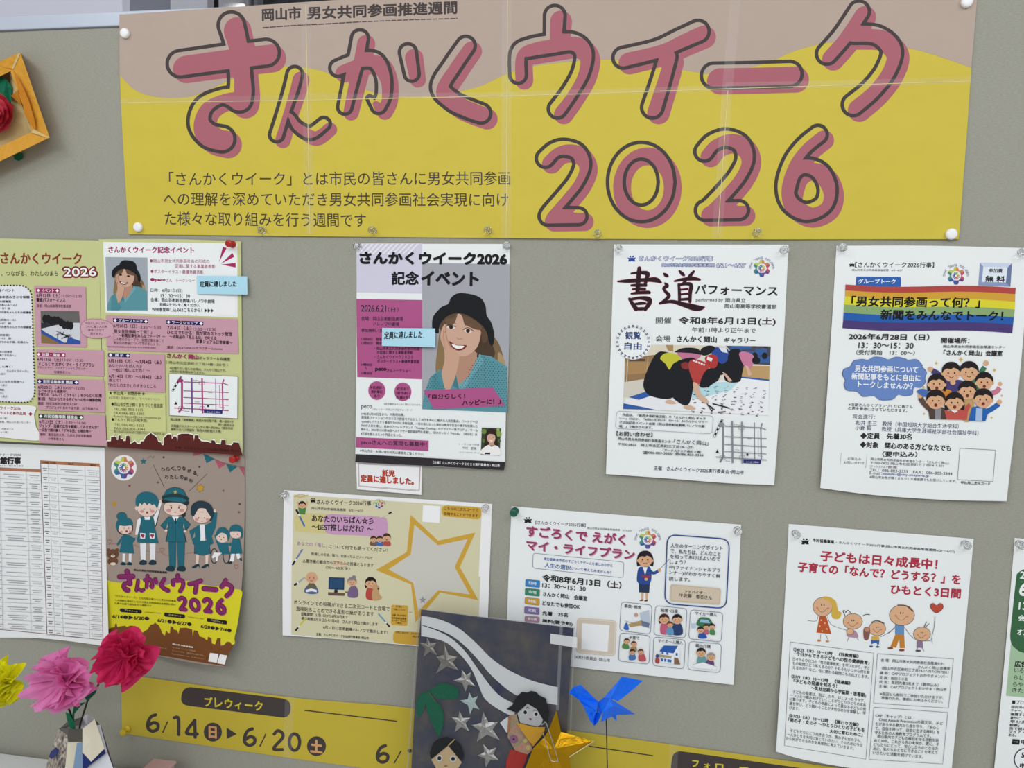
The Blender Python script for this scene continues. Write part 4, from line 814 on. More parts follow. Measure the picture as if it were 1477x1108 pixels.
A.lines([('1995年6月30日生まれ、大阪府出身。', 125, 172, 492, 180, 24), ('原宿系ファッションのカリスマ読者モデルとして10代を中心に絶大な人気を集め、パートナーの', 125, 202, 1115, 242, 26), ('ryuchellとバラエティ番組やTVCMに多数出演。一児の母となった現在は育児や生活の様子を投稿した', 122, 238, 1115, 280, 26),
    ('SNSが人気を博し、自身のアパレルブランド「Tostalgic Clothing」のデザイナー兼プロデューサーも', 120, 272, 1115, 316, 26), ('務める。2024年には第16回ベストマザー賞芸能部門を受賞し、初のエッセイ『My Life』（祥伝社）は', 120, 306, 1112, 350, 26), ('4万部を超えるヒット作品となった。', 120, 340, 470, 356, 26)], '4a484f', .04)
A.p([(80, 358), (698, 388), (695, 476), (77, 446)], MG); A.t('pecoさんへの質問も募集中！', 122, 425, 682, 448, 48, '3b2436', .15); A.t('※申込方法・お問い合わせ先は裏面をご覧ください。', 112, 484, 660, 516, 24, '4a484f', .04)
A.lines([('トークショー司会', 960, 428, 1130, 434, 20), ('中村　恵美', 988, 462, 1105, 468, 24), ('（フリーアナウンサー）', 960, 494, 1128, 500, 14)], '66646a', .03)
A.p([(76, 503), (1350, 570), (1344, 640), (73, 572)], '312d30'); A.t('【主催】さんかくウイーク２０２６実行委員会・岡山市', 735, 585, 1305, 614, 24, 'e6e4e6', .1); A.done()
A = Art(ev, 'photo_print', 'E3'); A.p([(1152, 277), (1314, 284), (1302, 515), (1143, 505)], '3a4630')
for x, y, r, c in ((1170, 310, 22, '6f8f3f'), (1295, 330, 26, '8aa54a'), (1170, 390, 16, '5d7a38'), (1300, 390, 14, '4e6a34'), (1290, 295, 14, '9ab45c')): A.e(x, y, r, r, c, n=10)
A.b([(1185, 330), (1210, 290), (1250, 288), (1278, 330), (1290, 450), (1265, 460), (1190, 460), (1172, 440)], '33261f'); A.p([(1215, 400), (1255, 400), (1262, 430), (1212, 430)], 'c99c84'); A.e(1232, 365, 36, 44, 'd9ae96')
A.b([(1195, 350), (1205, 310), (1250, 300), (1272, 350), (1250, 335), (1215, 332)], '33261f', 4); A.b([(1145, 500), (1150, 465), (1205, 425), (1235, 440), (1265, 428), (1300, 450), (1304, 510)], 'e6e2e2'); A.p([(1178, 490), (1225, 490), (1222, 506), (1176, 504)], '2a2024')
A.e(1219, 358, 4, 3, '2a1a16', n=8); A.e(1247, 360, 4, 3, '2a1a16', n=8); A.b([(1215, 382), (1232, 386), (1250, 384), (1232, 396)], 'efe2dc', 3); A.done()

# ================================================================== child care notice and the two sticky notes
nt_ = Sheet('notice_slip', 'small white slip with red brown writing in a double frame, tucked under the magenta poster', 'notice',
    [[(513.6, 664), (608.6, 669)], [(514.9, 706), (607.8, 713.9)]], lambda x, y: 0.0004 + .003*sm((y-675)/40), paper('e5e5e6', .5, .05, 9, name='white_paper2'), n=(8, 6))
A = Art(nt_, 'printed_lettering', 'E3'); A.ro([(97, 580), (628, 604), (620, 818), (102, 778)], 3, .45, '8a4a44'); A.ro([(103, 588), (622, 611), (615, 810), (108, 772)], 3, .35, '8a4a44')
A.t('託児', 305, 690, 410, 696, 54, 'b5402c', .55); A.t('定員に達しました。', 120, 738, 570, 765, 58, 'b5402c', .55); A.done()
for lab, view, q, tq, cov in (('light blue sticky note with handwriting, stuck on the magenta poster beside the portrait', 'E2', [(302, 195), (755, 200), (755, 360), (300, 349)], (318, 290, 640, 282, 60), ev), ('light blue sticky note with handwriting, overhanging the lime leaflet beside a red pin', 'G2', [(922, 372), (1390, 377), (1393, 546), (928, 540)], (950, 475, 1290, 472, 52), leafR)):
    ox, oy, k = VIEW[view]; Q = [(ox+x/k, oy+y/k) for x, y in q]; x0 = Q[0][0]; dd = cov.delta
    st = Sheet('sticky_note', lab, 'note', [[Q[0], Q[1]], [Q[3], Q[2]]], (lambda x, y, dd=dd, x0=x0, y0=Q[0][1]: dd(x, y) + .0022 + .0035*sm((x-x0)/76)*sm((y-y0)/24)), paper('=a5cede', .5, .03, 9, name='blue_note'), group='light blue sticky notes', n=(12, 6))
    A = Art(st, 'handwriting', view); a_ = tq; A.t('定員に達しました', a_[0], a_[1], a_[2], a_[3], a_[4], '23262c', .3, shear=.08); A.e(a_[2]+16, a_[3]-6, 4, 4, '23262c', n=6); A.done()

# ================================================================== calligraphy performance poster
sh = Sheet('event_poster', 'white poster with large brush written characters above a photograph of bending students', 'poster',
    [[(885.5, 352.6), (1137.3, 353)], [(881, 500), (1129.5, 510)], [(874, 684), (960, 690), (1050, 697), (1116.7, 699.6)]], lambda x, y: 0.0008 + .005*sm((y-400)/350), paper(WHT, .45, .05, 9, name='white_paper'), n=(20, 28))
BLU = '2f4d9c'
A = Art(sh, 'heading_lettering', 'H1'); citymark(A, 217, 150, 66, BLU)
for s_, q in (('さんかくウイーク2026行事', (272, 166, 834, 168, 38)), ('岡山市男女共同参画推進週間', (448, 208, 848, 210, 24)), ('6/21～6/27', (862, 212, 1083, 216, 28))): A.t(s_, *q, BLU, .95, 10)
for s_, q in (('さんかくウイーク2026行事', (272, 166, 834, 168, 38)), ('岡山市男女共同参画推進週間', (448, 208, 848, 210, 24)), ('6/21～6/27', (862, 212, 1083, 216, 28))): A.t(s_, *q, 'e6e9f2')
A.done()
A = Art(sh, 'emblem_print', 'H1'); emblem(A, 1207, 222, 66); A.done()
A = Art(sh, 'brush_lettering', 'H1')
BR = [ # 書 and 道 as tapering brush strokes (x, y, half width)
 [(275, 222, 12), (268, 300, 14), (262, 400, 12)], [(215, 262, 5), (270, 255, 8), (335, 262, 14), (330, 300, 10), (318, 350, 10)], [(112, 322, 4), (200, 318, 12), (330, 310, 12), (400, 310, 16), (440, 330, 5)],
 [(215, 352, 6), (270, 350, 9), (325, 352, 8)], [(225, 382, 5), (270, 378, 8), (318, 380, 7)], [(215, 415, 5), (270, 408, 9), (345, 405, 10), (350, 412, 4)], [(200, 455, 8), (225, 495, 12), (250, 530, 14)], [(205, 460, 8), (280, 448, 10), (345, 458, 16), (350, 490, 14), (320, 535, 10)], [(235, 495, 6), (290, 488, 9), (320, 488, 6)], [(240, 530, 8), (290, 530, 10), (325, 528, 8)],
 [(462, 262, 4), (478, 275, 11), (490, 282, 6)], [(470, 335, 4), (485, 355, 12), (460, 375, 8), (475, 400, 9), (500, 430, 11), (470, 465, 9), (432, 488, 6)], [(432, 490, 6), (520, 475, 10), (600, 495, 14), (690, 520, 20), (740, 525, 14), (770, 518, 3)],
 [(580, 242, 5), (600, 262, 11), (615, 275, 6)], [(690, 245, 6), (665, 275, 10), (640, 305, 6)], [(545, 320, 5), (600, 308, 9), (680, 300, 12), (735, 308, 6)], [(635, 305, 8), (610, 335, 7)], [(575, 345, 7), (580, 410, 9), (580, 470, 8)], [(575, 350, 7), (630, 340, 9), (668, 350, 12), (662, 410, 11), (660, 475, 9)], [(590, 385, 5), (640, 380, 6)], [(590, 420, 5), (640, 415, 6)], [(585, 460, 7), (650, 455, 8)]]
cs = strokes(BR, 'H1'); cs[:, 2] = cs[:, 2]*1.12
A.sdf(field(cs, 0, 0, .45), 888, 382, 1020, 452, .9, 'a8445e'); A.sdf(field(cs), 888, 382, 1020, 452, .8, '2a141b'); A.done()
A = Art(sh, 'title_lettering', 'H1'); A.t('パフォーマンス', 700, 418, 1325, 432, 72, '2a282c', .45); A.t('performed by', 705, 480, 912, 480, 28, '3c3a40'); A.t('岡山県立', 930, 480, 1083, 482, 32, '3c3a40', .12); A.t('岡山南高等学校書道部', 925, 526, 1318, 532, 34, '3c3a40', .12)
A.t('開催', 400, 642, 518, 642, 46, '3c3a40', .1); A.t('令和8年6月13日(土)', 572, 654, 1310, 660, 62, '2a282c', .35); A.t('午前11時より正午まで', 675, 708, 1160, 714, 38, '3c3a40', .1)
A.t('会場', 398, 778, 512, 780, 44, '3c3a40', .1); A.t('さんかく岡山', 560, 782, 862, 788, 46, '2a282c', .3); A.t('ギャラリー', 920, 788, 1156, 792, 40, '2a282c', .25); A.done()
A = Art(sh, 'photo_print', 'H2'); A.top = lambda x: -14 + (x-400)*.014
A.p([(192, 78), (370, 62), (370, -45), (1302, -42), (1286, 525), (178, 475)], 'd8d3c6')
A.p([(440, -42), (860, -40), (860, 60), (600, 80), (440, 60), (370, 66), (370, -44)], 'd9d0bc'); A.p([(192, 80), (340, 72), (440, 60), (400, 250), (188, 270)], '9a7a54'); A.p([(225, 95), (345, 95), (345, 110), (225, 110)], '4a3a2e'); A.p([(192, 120), (400, 115), (380, 200), (190, 215)], 'b08a5c'); A.l([(213, 100), (205, 270)], 1.2, 'c9c4b8'); A.l([(368, 80), (352, 250)], 1.2, 'b9a48a')
A.p([(188, 270), (350, 245), (420, 380), (180, 385)], 'cfc9bc'); A.p([(500, -42), (560, -42), (560, 40), (520, 30)], 'b08f62')
A.p([(1090, 145), (1292, 148), (1290, 262), (1075, 238)], 'c4a06c'); A.p([(960, -42), (1302, -42), (1296, 140), (1080, 130)], '4a4a50')
for x, y in ((1110, -5), (1230, 40), (1250, 100), (1130, 60), (1040, 10)): A.r([(x-50, y-25), (x+45, y-25), (x+42, y+28), (x-48, y+25)], 8, '3b5f9e')
for x, y in ((1180, -20), (1265, -15), (1255, 70), (1180, 70)): A.e(x, y, 22, 26, '1e1c20', n=10)
A.p([(1075, 232), (1288, 255), (1287, 525), (700, 492), (560, 440), (640, 330), (900, 262)], 'e2e3e6')
A.p([(220, 385), (345, 345), (420, 365), (300, 405)], '3460ab'); A.p([(300, 405), (420, 365), (560, 400), (680, 470), (690, 492), (420, 484), (180, 440), (200, 395)], 'dddde0'); A.p([(180, 432), (330, 460), (430, 482), (178, 475)], '3460ab'); A.p([(1075, 228), (1289, 250), (1288, 262), (1075, 240)], '3460ab')
A.p([(660, 380), (700, 330), (900, 270), (1060, 265), (1000, 330), (740, 400)], 'b8dbe2')
rn = random.Random(5)
for r in range(7):
    for c in range(8):
        x = 740+c*72-r*6+rn.uniform(-8, 8); y = 300+r*32+c*4+rn.uniform(-5, 5)
        if x > 1275 or y > 520 or x < 700: continue
        for k in range(rn.choice([2, 3, 3])):
            a = rn.uniform(-.4, .9); ln = rn.uniform(8, 24); xx = x+rn.uniform(-14, 14); yy = y+rn.uniform(-9, 9); A.l([(xx, yy), (xx+ln*math.cos(a), yy+ln*math.sin(a)*.5)], rn.uniform(.4, .5+r*.13), '2c2c32')
A.l([(820, 445), (860, 470), (850, 495)], 1.8, '1f1f24', True); A.l([(860, 435), (940, 455), (990, 470)], 1.8, '1f1f24', True); A.l([(900, 500), (960, 495)], 1.4, '1f1f24')
BK = '1b1c22'
A.b([(990, 30), (1060, 20), (1100, 90), (1085, 200), (1060, 268), (960, 262), (945, 180), (960, 90)], BK); A.b([(1060, 60), (1100, 38), (1170, 70), (1160, 150), (1110, 160)], 'cf7fa0'); A.p([(1105, 140), (1130, 150), (1160, 215), (1130, 225)], 'dcb49a'); A.e(1190, 105, 32, 28, BK)
A.b([(880, 60), (960, 40), (985, 110), (950, 205), (880, 200)], BK); A.b([(840, 20), (900, 5), (975, 20), (980, 90), (930, 130), (870, 80)], '2f4f9c'); A.p([(905, 5), (960, 10), (975, 50), (930, 40)], 'd8d8e0'); A.b([(770, 20), (830, -10), (880, 10), (830, 60), (780, 65)], BK); A.p([(930, 190), (960, 205), (1010, 262), (985, 268)], 'dcb49a'); A.e(1010, 85, 36, 40, BK)
A.b([(590, 40), (650, 15), (730, 20), (770, 70), (700, 110), (620, 90)], 'c7799a'); A.b([(570, 40), (640, 10), (740, 15), (780, 60), (700, 50), (620, 45)], BK); A.b([(800, 90), (850, 60), (895, 80), (890, 150), (840, 165)], 'b83a38'); A.p([(820, 75), (860, 90), (850, 115), (815, 100)], 'e6dada')
A.b([(425, 60), (500, 40), (600, 90), (640, 200), (560, 385), (400, 380), (335, 315), (350, 210)], BK); A.b([(460, 90), (500, 50), (570, 55), (620, 90), (560, 130), (530, 175), (500, 130)], 'c9c83c'); A.b([(590, 120), (680, 85), (735, 110), (720, 260), (675, 440), (580, 410), (530, 330), (540, 220)], BK)
A.b([(675, 150), (700, 100), (780, 110), (830, 150), (815, 240), (760, 285), (715, 270)], 'bb4440'); A.l([(710, 105), (800, 140)], 2.2, 'e6dada', dash=(3, 1)); A.b([(620, 130), (665, 120), (670, 170), (630, 165)], '8f3434'); A.b([(800, 190), (860, 165), (915, 190), (905, 250), (850, 290), (820, 310), (760, 300)], BK)
A.b([(710, 275), (750, 290), (765, 350), (820, 405), (825, 435), (790, 425), (730, 370)], 'dbb59c'); A.b([(505, 410), (540, 405), (580, 430), (560, 438), (505, 430)], 'dbb59c'); A.b([(645, 450), (690, 448), (730, 470), (700, 482), (645, 468)], 'dbb59c'); A.l([(815, 430), (850, 490)], 1.1, '2a2020'); A.done()
A = Art(sh, 'round_mark', 'H1'); A.e(227, 780, 140, 138, 'e2e5e9'); A.t('観覧', 168, 760, 285, 762, 56, '2c4478', .3); A.t('自由', 162, 840, 290, 843, 56, '2c4478', .3)
for i in range(24):
    a = i*math.pi/12; x, y = 227+122*math.cos(a), 783+122*math.sin(a); A.l([(x-9*math.sin(a)-7*math.cos(a), y+9*math.cos(a)-7*math.sin(a)), (x+9*math.sin(a)-7*math.cos(a), y-9*math.cos(a)-7*math.sin(a))], .9, '33425e'); A.l([(x-7*math.sin(a)+5*math.cos(a), y+7*math.cos(a)+5*math.sin(a)), (x+7*math.sin(a)+5*math.cos(a), y-7*math.cos(a)+5*math.sin(a))], .9, '33425e'); A.l([(x-7*math.cos(a), y-7*math.sin(a)), (x+7*math.cos(a), y+7*math.sin(a))], .7, '33425e')
A.done()
A = Art(sh, 'body_lettering', 'H2'); A.ro([(130, 490), (866, 528), (854, 664), (118, 622)], 26, .5, '7c8790')
A.lines([('作品は、「新西大寺町商店街」や「さんかく岡山 ギャラ', 172, 528, 805, 558, 20), ('リー」のほか、「6月21日(日)13：30～15：30さんかくウイー', 150, 556, 820, 586, 20), ('ク2026記念イベント会場（岡山芸術創造劇場ハレノワ中劇', 148, 584, 797, 616, 20), ('場）」で展示されます。', 146, 615, 402, 627, 20)], '3a383e', .15)
A.t('【お問い合わせ】', 128, 678, 400, 688, 34, '3a383e', .3); A.lines([('岡山市男女共同参画社会推進センター', 140, 710, 566, 736, 22), ('「さんかく岡山」', 566, 738, 825, 752, 34), ('〒700-0822　岡山市北区表町三丁目14-1-201', 140, 752, 712, 778, 22), ('（アークスクエア表町２階）', 480, 798, 770, 812, 20), ('☎086-803-3355/ 📠086-803-3344', 328, 816, 788, 840, 24)], '3a383e', .15)
A.t('主催　さんかくウイーク2026実行委員会･岡山市', 412, 940, 1095, 975, 32, '2f3650', .2); A.done()
A = Art(sh, 'street_map', (1012.7, 578.0, 9.9, 7.8)); roadmap(A, '8e9096', '8e9096'); A.done()

# ================================================================== group talk poster
gt = Sheet('event_poster', 'white poster with a rainbow title band and a cheering crowd of cartoon people', 'poster',
    [[(1206.5, 354.5), (1340, 354.5), (1486, 358)], [(1197, 510), (1473, 520)], [(1183.2, 704), (1260, 714), (1360, 721), (1452, 723)]], lambda x, y: 0.0008 + .006*sm((y-400)/360), paper(WHT, .45, .05, 9, name='white_paper'), n=(22, 28))
A = Art(gt, 'heading_lettering', 'C1'); citymark(A, 200, 190, 46); A.t('【さんかくウイーク2026行事】', 222, 210, 808, 212, 40, '3a3a40', .12); A.t('岡山市男女共同参画推進週間　6/21-6/27', 200, 237, 575, 239, 16, '66666c', .04)
A.r([(232, 277), (564, 281), (564, 356), (228, 350)], 12, '3566b4'); A.t('グループトーク', 245, 330, 522, 332, 34, 'e6eaf2', .35); A.done()
A = Art(gt, 'emblem_print', 'C1'); emblem(A, 973, 272, 66); A.done()
A = Art(gt, 'entry_badge', 'C1'); A.p([(1150, 175), (1388, 180), (1376, 353), (1137, 345)], '8f9fc4'); A.p([(1150, 175), (1388, 180), (1355, 210), (1175, 205)], 'c6d0e4'); A.p([(1388, 180), (1376, 353), (1342, 322), (1355, 210)], '6f7fa6'); A.p([(1175, 205), (1355, 210), (1342, 322), (1162, 318)], 'd6dde9')
A.t('参加費', 1215, 248, 1315, 250, 30, '26262c', .25); A.t('無 料', 1190, 316, 1332, 320, 44, '26262c', .4); A.done()
A = Art(gt, 'rainbow_band', 'C1')
L0 = [(152, 337), (150, 380), (149, 424), (142, 485), (138, 545), (135, 600), (129, 660)]; R0 = [(1416, 362), (1412, 408), (1411, 465), (1408, 522), (1402, 580), (1396, 635), (1390, 698)]
for i, c in enumerate(['b84a44', 'd9a53c', 'e3d836', '8fae74', '2560b0', '4d3c78']):
    def mid(a, b): return [(a[0]+(b[0]-a[0])*t, a[1]+(b[1]-a[1])*t + 10*math.sin(t*2*math.pi)*(1 if i else 1)) for t in np.linspace(0, 1, 10)]
    A.p(mid(L0[i], R0[i]) + mid(L0[i+1], R0[i+1])[::-1], c)
A.t('「男女共同参画って何？」', 195, 498, 1145, 510, 76, '17161b', .55); A.t('新聞をみんなでトーク！', 412, 596, 1318, 606, 72, '17161b', .55); A.done()
A = Art(gt, 'body_lettering', 'C1'); A.t('2026年6月28日（日）', 176, 745, 772, 752, 46, '2a282c', .3); A.t('13：30～15：30', 248, 808, 655, 812, 40, '2a282c', .2); A.t('（受付開始　13：00～）', 232, 858, 665, 862, 36, '3a383e', .12)
A.t('開催場所：', 862, 772, 1070, 774, 40, '2a282c', .2); A.t('岡山市男女共同参画社会推進センター', 878, 806, 1338, 812, 20, '4a484e', .12); A.t('「さんかく岡山」会議室', 880, 862, 1315, 868, 40, '2a282c', .25)
A.v('C2').lines([('※次期さんかくプランづくりに皆さん', 238, 372, 692, 388, 22), ('の声を参考にさせていただきます。', 236, 398, 652, 416, 24)], '3a3a44', .15); A.lines([('司会進行：', 268, 460, 425, 464, 32), ('松井 圭三　教授（中国短期大学総合生活学科）', 290, 505, 1015, 532, 34), ('小倉 毅　　教授（兵庫大学生涯福祉学部社会福祉学科）', 285, 540, 1155, 580, 34)], '46506e', .05)
A.t('◆定員　先着30名', 322, 602, 683, 610, 44, '2a282c', .3); A.t('◆対象　関心のある方どなたでも', 320, 664, 960, 690, 44, '2a282c', .3); A.t('（要申込み）', 478, 728, 722, 732, 38, '2a282c', .25)
A.lines([('お申込み', 232, 752, 328, 756, 20), ('お問い合わせ', 205, 778, 350, 784, 20), ('岡山市男女共同参画社会推進センター「さんかく岡山」', 395, 754, 945, 784, 20), ('〒700-0822 岡山市北区表町三丁目14-1-201', 395, 780, 910, 802, 20), ('（アークスクエア表町2階）', 390, 806, 582, 812, 18), ('TEL：086-803-3355　FAX：086-803-3344', 390, 830, 970, 860, 20), ('※岡山市女性が輝くまちづくり推進課でもお受けしています。', 388, 880, 1000, 912, 20)], '5a585e', .03)
A.t('E-mail：', 388, 852, 475, 856, 20, '5a585e'); A.t('sankaku@city.okayama.jp', 478, 860, 805, 876, 22, '3b4f9c', .05); A.l([(188, 700), (180, 790)], .4, '8a8a90'); A.l([(370, 712), (360, 808)], .4, '8a8a90'); A.t('申込用二次元コード', 1032, 920, 1238, 930, 20, '3a383e', .15); A.ro([(1025, 668), (1277, 682), (1258, 904), (1008, 890)], 2, .5, '55555a'); A.done()
A = Art(gt, 'speech_cloud', 'C2')
cl = [(250, 90), (275, 50), (340, 38), (375, 45), (420, 22), (485, 28), (520, 42), (575, 22), (640, 35), (660, 45), (720, 40), (760, 80), (762, 95), (792, 130), (780, 175), (785, 200), (750, 240), (700, 240), (690, 290), (630, 300), (590, 290), (550, 325), (460, 328), (420, 300), (340, 305), (300, 270), (225, 260), (205, 215), (215, 190), (195, 150), (205, 110)]
A.b(cl, '41568c', 3); A.b([(x*.985+500*.015, y*.985+175*.015) for x, y in cl], '6c8bc8', 3); A.lines([('男女共同参画について', 283, 128, 727, 138, 46), ('新聞記事をもとに自由に', 260, 182, 745, 196, 46), ('トークしませんか？', 305, 238, 690, 252, 44)], 'e4e9f4', .25); A.done()
A = Art(gt, 'cartoon_crowd', 'C2')
for x, y, r in ((858, 68, 15), (1032, 42, 18), (1268, 118, 16), (770, 238, 12), (1320, 298, 12), (772, 426, 12), (1248, 452, 12)): star(A, x, y, r, 'd9b45a', 0, .4, 4)
HR, SKN = '241d1f', 'e0af86'
def arm(pts, c): A.l(pts, 7.5, c, True)
arm([(940, 230), (880, 150), (830, 120)], '4a3f78'); A.e(817, 108, 20, 16, SKN, n=10); arm([(1120, 230), (1170, 140), (1200, 95)], '3f7a5c'); A.e(1210, 68, 20, 20, SKN, n=10); arm([(1215, 290), (1280, 270), (1305, 240)], 'cc7f92'); A.e(1308, 215, 16, 16, SKN, n=10)
A.b([(940, 200), (1040, 190), (1060, 260), (930, 270)], '4a3f78'); A.b([(1040, 200), (1140, 180), (1150, 260), (1040, 260)], '3f7a5c')
face(A, 965, 135, 62, SKN, HR); face(A, 1090, 130, 62, SKN, HR)
A.b([(860, 260), (960, 260), (960, 330), (860, 320)], 'd98a3a'); face(A, 862, 212, 58, SKN, HR, long=True, gape=True); face(A, 1197, 200, 58, SKN, HR, long=False, gape=True)
A.b([(1020, 330), (1120, 320), (1110, 465), (1040, 465)], 'c7a26c'); face(A, 1078, 265, 60, SKN, HR, gape=True); A.e(975, 205, 20, 18, SKN, n=10)
arm([(820, 400), (770, 350), (745, 310)], '5f4a3e'); A.e(745, 298, 18, 18, SKN, n=10); arm([(1215, 410), (1260, 385), (1300, 355)], '2a66b4'); A.e(1303, 342, 19, 18, SKN, n=10); A.b([(722, 270), (745, 250), (790, 255), (800, 290), (770, 305)], '4a70b8', 4)
A.p([(800, 385), (850, 378), (905, 380), (935, 400), (930, 466), (812, 463)], '54423a'); A.p([(850, 385), (895, 385), (890, 465), (850, 464)], '8e8e94'); A.p([(915, 400), (985, 408), (1040, 395), (1090, 350), (1100, 370), (1080, 415), (1075, 468), (930, 465)], 'c4574e'); A.p([(1110, 380), (1160, 370), (1240, 400), (1225, 420), (1205, 478), (1085, 474)], '2a66b4'); A.p([(1140, 385), (1185, 388), (1180, 476), (1135, 474)], 'a9c0e0')
face(A, 855, 330, 62, SKN, HR, gape=True); face(A, 988, 345, 60, SKN, HR, long=True, gape=True); A.p([(960, 400), (1012, 405), (988, 420)], 'e6e2e0'); face(A, 1190, 322, 62, SKN, HR, gape=True); A.done()

# ================================================================== star poster
stp = Sheet('event_poster', 'cream landscape poster with a big mustard outlined star, below the magenta poster', 'poster',
    [[(409.8, 707), (709.8, 727)], [(407.6, 812), (560, 822), (706, 830)], [(407.6, 916.6), (500, 923), (600, 932), (702, 941)]], lambda x, y: 0.0008 + .004*sm((y-740)/260), paper('e6e6e8', .45, .05, 9, name='white_paper3'), n=(24, 18))
A = Art(stp, 'cream_field', 'S1'); A.p([(108, 62), (1362, 146), (1340, 620), (98, 540)], 'd6d0ae'); A.v('S2').p([(95, 20), (1352, 100), (1335, 540), (940, 560), (93, 487)], 'd6d0ae'); A.done()
A = Art(stp, 'outlined_star', 'S1')
so = [(888, 198), (1070, 370), (1318, 316), (1215, 545), (1338, 765), (1085, 715), (920, 915), (890, 660), (655, 565), (862, 445)]; si = [(912, 262), (1070, 400), (1268, 358), (1180, 545), (1282, 728), (1072, 700), (938, 840), (905, 650), (740, 560), (888, 462)]
A.p(so, 'd3a640'); A.p(si, 'c9c6bd'); star(A, 968, 765, 26, '9a9a9c'); A.done()
A = Art(stp, 'heading_lettering', 'S1'); citymark(A, 238, 102, 42); A.t('さんかくウイーク2026行事', 262, 126, 624, 136, 30, '3f3b38', .2); A.t('岡山市男女参画推進週間　6/21～6/27', 228, 162, 572, 180, 18, '4c4844', .1); emblem(A, 678, 128, 28); A.done()
A = Art(stp, 'title_lettering', 'S1')
A.b([(150, 190), (160, 185), (400, 196), (690, 212), (730, 235), (735, 310), (690, 338), (400, 325), (150, 310), (120, 290), (115, 210)], 'd9cc8c', 4); A.b([(330, 196), (500, 200), (690, 212), (730, 235), (735, 305), (690, 340), (500, 333), (340, 322), (310, 260)], 'cf9fc4', 4)
A.t('あなたのいちばん☆彡', 230, 242, 640, 262, 46, '2c2628', .28); A.t('～BEST推しはだれ？～', 230, 298, 635, 315, 44, '2c2628', .28); A.done()
A = Art(stp, 'body_lettering', 'S1'); A.t('あなたの「推し」', 132, 400, 330, 416, 26, '9a6a94', .12); A.t('について何でも語ってください！', 342, 420, 735, 445, 26, '2c2628', .15)
A.lines([('例:推しの名前、魅力、出会ったエピソードなど', 225, 466, 635, 495, 20), ('の投稿となります', 462, 534, 640, 546, 24), ('（20～60文字）', 322, 556, 482, 568, 20)], '2c2628', .12); A.t('△著作権の観点から', 168, 516, 368, 528, 24, '2c2628', .12); A.t('文字のみ', 372, 528, 460, 534, 24, 'b5503c', .12); A.l([(372, 536), (460, 541)], .5, 'b5503c')
A.v('S2').lines([('オンラインでの投稿ができる二次元コードと会場で', 110, 285, 748, 332, 30), ('直接貼ることのできる星形の紙があります', 125, 330, 642, 366, 30), ('投稿期間：5月11日から6月30日まで', 158, 360, 468, 382, 22), ('掲示期間:5月11日から7月4日　さんかく岡山で掲示します', 160, 390, 668, 430, 22), ('6月21日に芸術劇場ハレノワで展示します！', 305, 448, 735, 485, 22), ('主催：さんかくウイーク2026実行委員会･岡山市', 258, 492, 608, 520, 18)], '2c2628', .15); A.done()
A = Art(stp, 'mustard_label', 'S1'); A.r([(1095, 133), (1360, 148), (1356, 230), (1093, 206)], 34, 'd3a640'); A.lines([('こちらの二次元コードで', 1112, 165, 1338, 178, 22), ('投稿することができます', 1110, 198, 1335, 214, 20)], '4a3420', .12); A.p([(970, 132), (1085, 140), (1080, 252), (965, 243)], 'e6e8ea')
A.v('S2'); A.r([(758, 288), (872, 294), (866, 430), (756, 424)], 16, 'd3a640'); A.lines([('切り取って', 788, 306, 842, 309, 13), ('お使いください', 775, 325, 855, 329, 13), ('応募（岡山市男女', 765, 362, 860, 368, 13), ('共同参画社会推進', 762, 382, 858, 388, 13), ('センター「さんか', 762, 398, 858, 404, 13), ('く岡山」', 788, 414, 830, 418, 13)], '4a3420', .08); A.l([(874, 338), (898, 340)], .5, '8a4a30')
A.r([(772, 462), (960, 472), (955, 560), (770, 545)], 30, 'd3a640'); A.lines([('お問い合わせ：さんかく', 788, 478, 940, 488, 14), ('（岡山市', 898, 506, 945, 509, 13)], '4a3420', .08); A.done()
def marker(A, x0, y0, x1, y1, c, w=2.6):
    dx, dy = x1-x0, y1-y0; A.l([(x0, y0), (x0+dx*.62, y0+dy*.62)], w, c); A.l([(x0+dx*.62, y0+dy*.62), (x0+dx*.74, y0+dy*.74)], w*.9, 'd9d9dc'); A.l([(x0+dx*.74, y0+dy*.74), (x1, y1)], w*1.15, '24262c')
def marker_(v_, *a): A = Art(stp, 'printed_pen', v_); marker(A, *a); A.done()
marker_('S1', 182, 275, 126, 162, '4a78b0'); marker_('S1', 168, 425, 100, 532, '6f82b4', 2.2); marker_('S1', 685, 215, 760, 180, 'd8d0b8', 1.8); marker_('S2', 185, 105, 112, 160, 'a9a9a8'); marker_('S2', 672, 348, 748, 435, '5f9cc0', 2.0); marker_('S2', 190, 375, 120, 462, 'd0c840', 2.2)
A = Art(stp, 'printed_figure', 'S1')
A.l([(148, 165), (134, 110)], 2.4, SKN); A.l([(182, 165), (200, 108)], 2.4, SKN); A.p([(138, 150), (192, 150), (184, 195), (148, 192)], '4f8a48'); face(A, 165, 133, 22, SKN, HR, gape=True)
for pq in ([(112, 80), (150, 60), (200, 72)], [(118, 66), (150, 80), (205, 64)]): A.l(pq, .8, 'cfae4c', True)
A.done()
for x, c in ((640, '7a5a48'), (682, '3f6fb0'), (728, 'b8544c')): A = Art(stp, 'printed_figure', 'S1'); A.b([(x-22, 400), (x-20, 375), (x+20, 375), (x+24, 403)], c, 3); face(A, x, 362 if x != 728 else 350, 20 if x != 728 else 24, SKN, '4a2a24', gape=True); A.done()
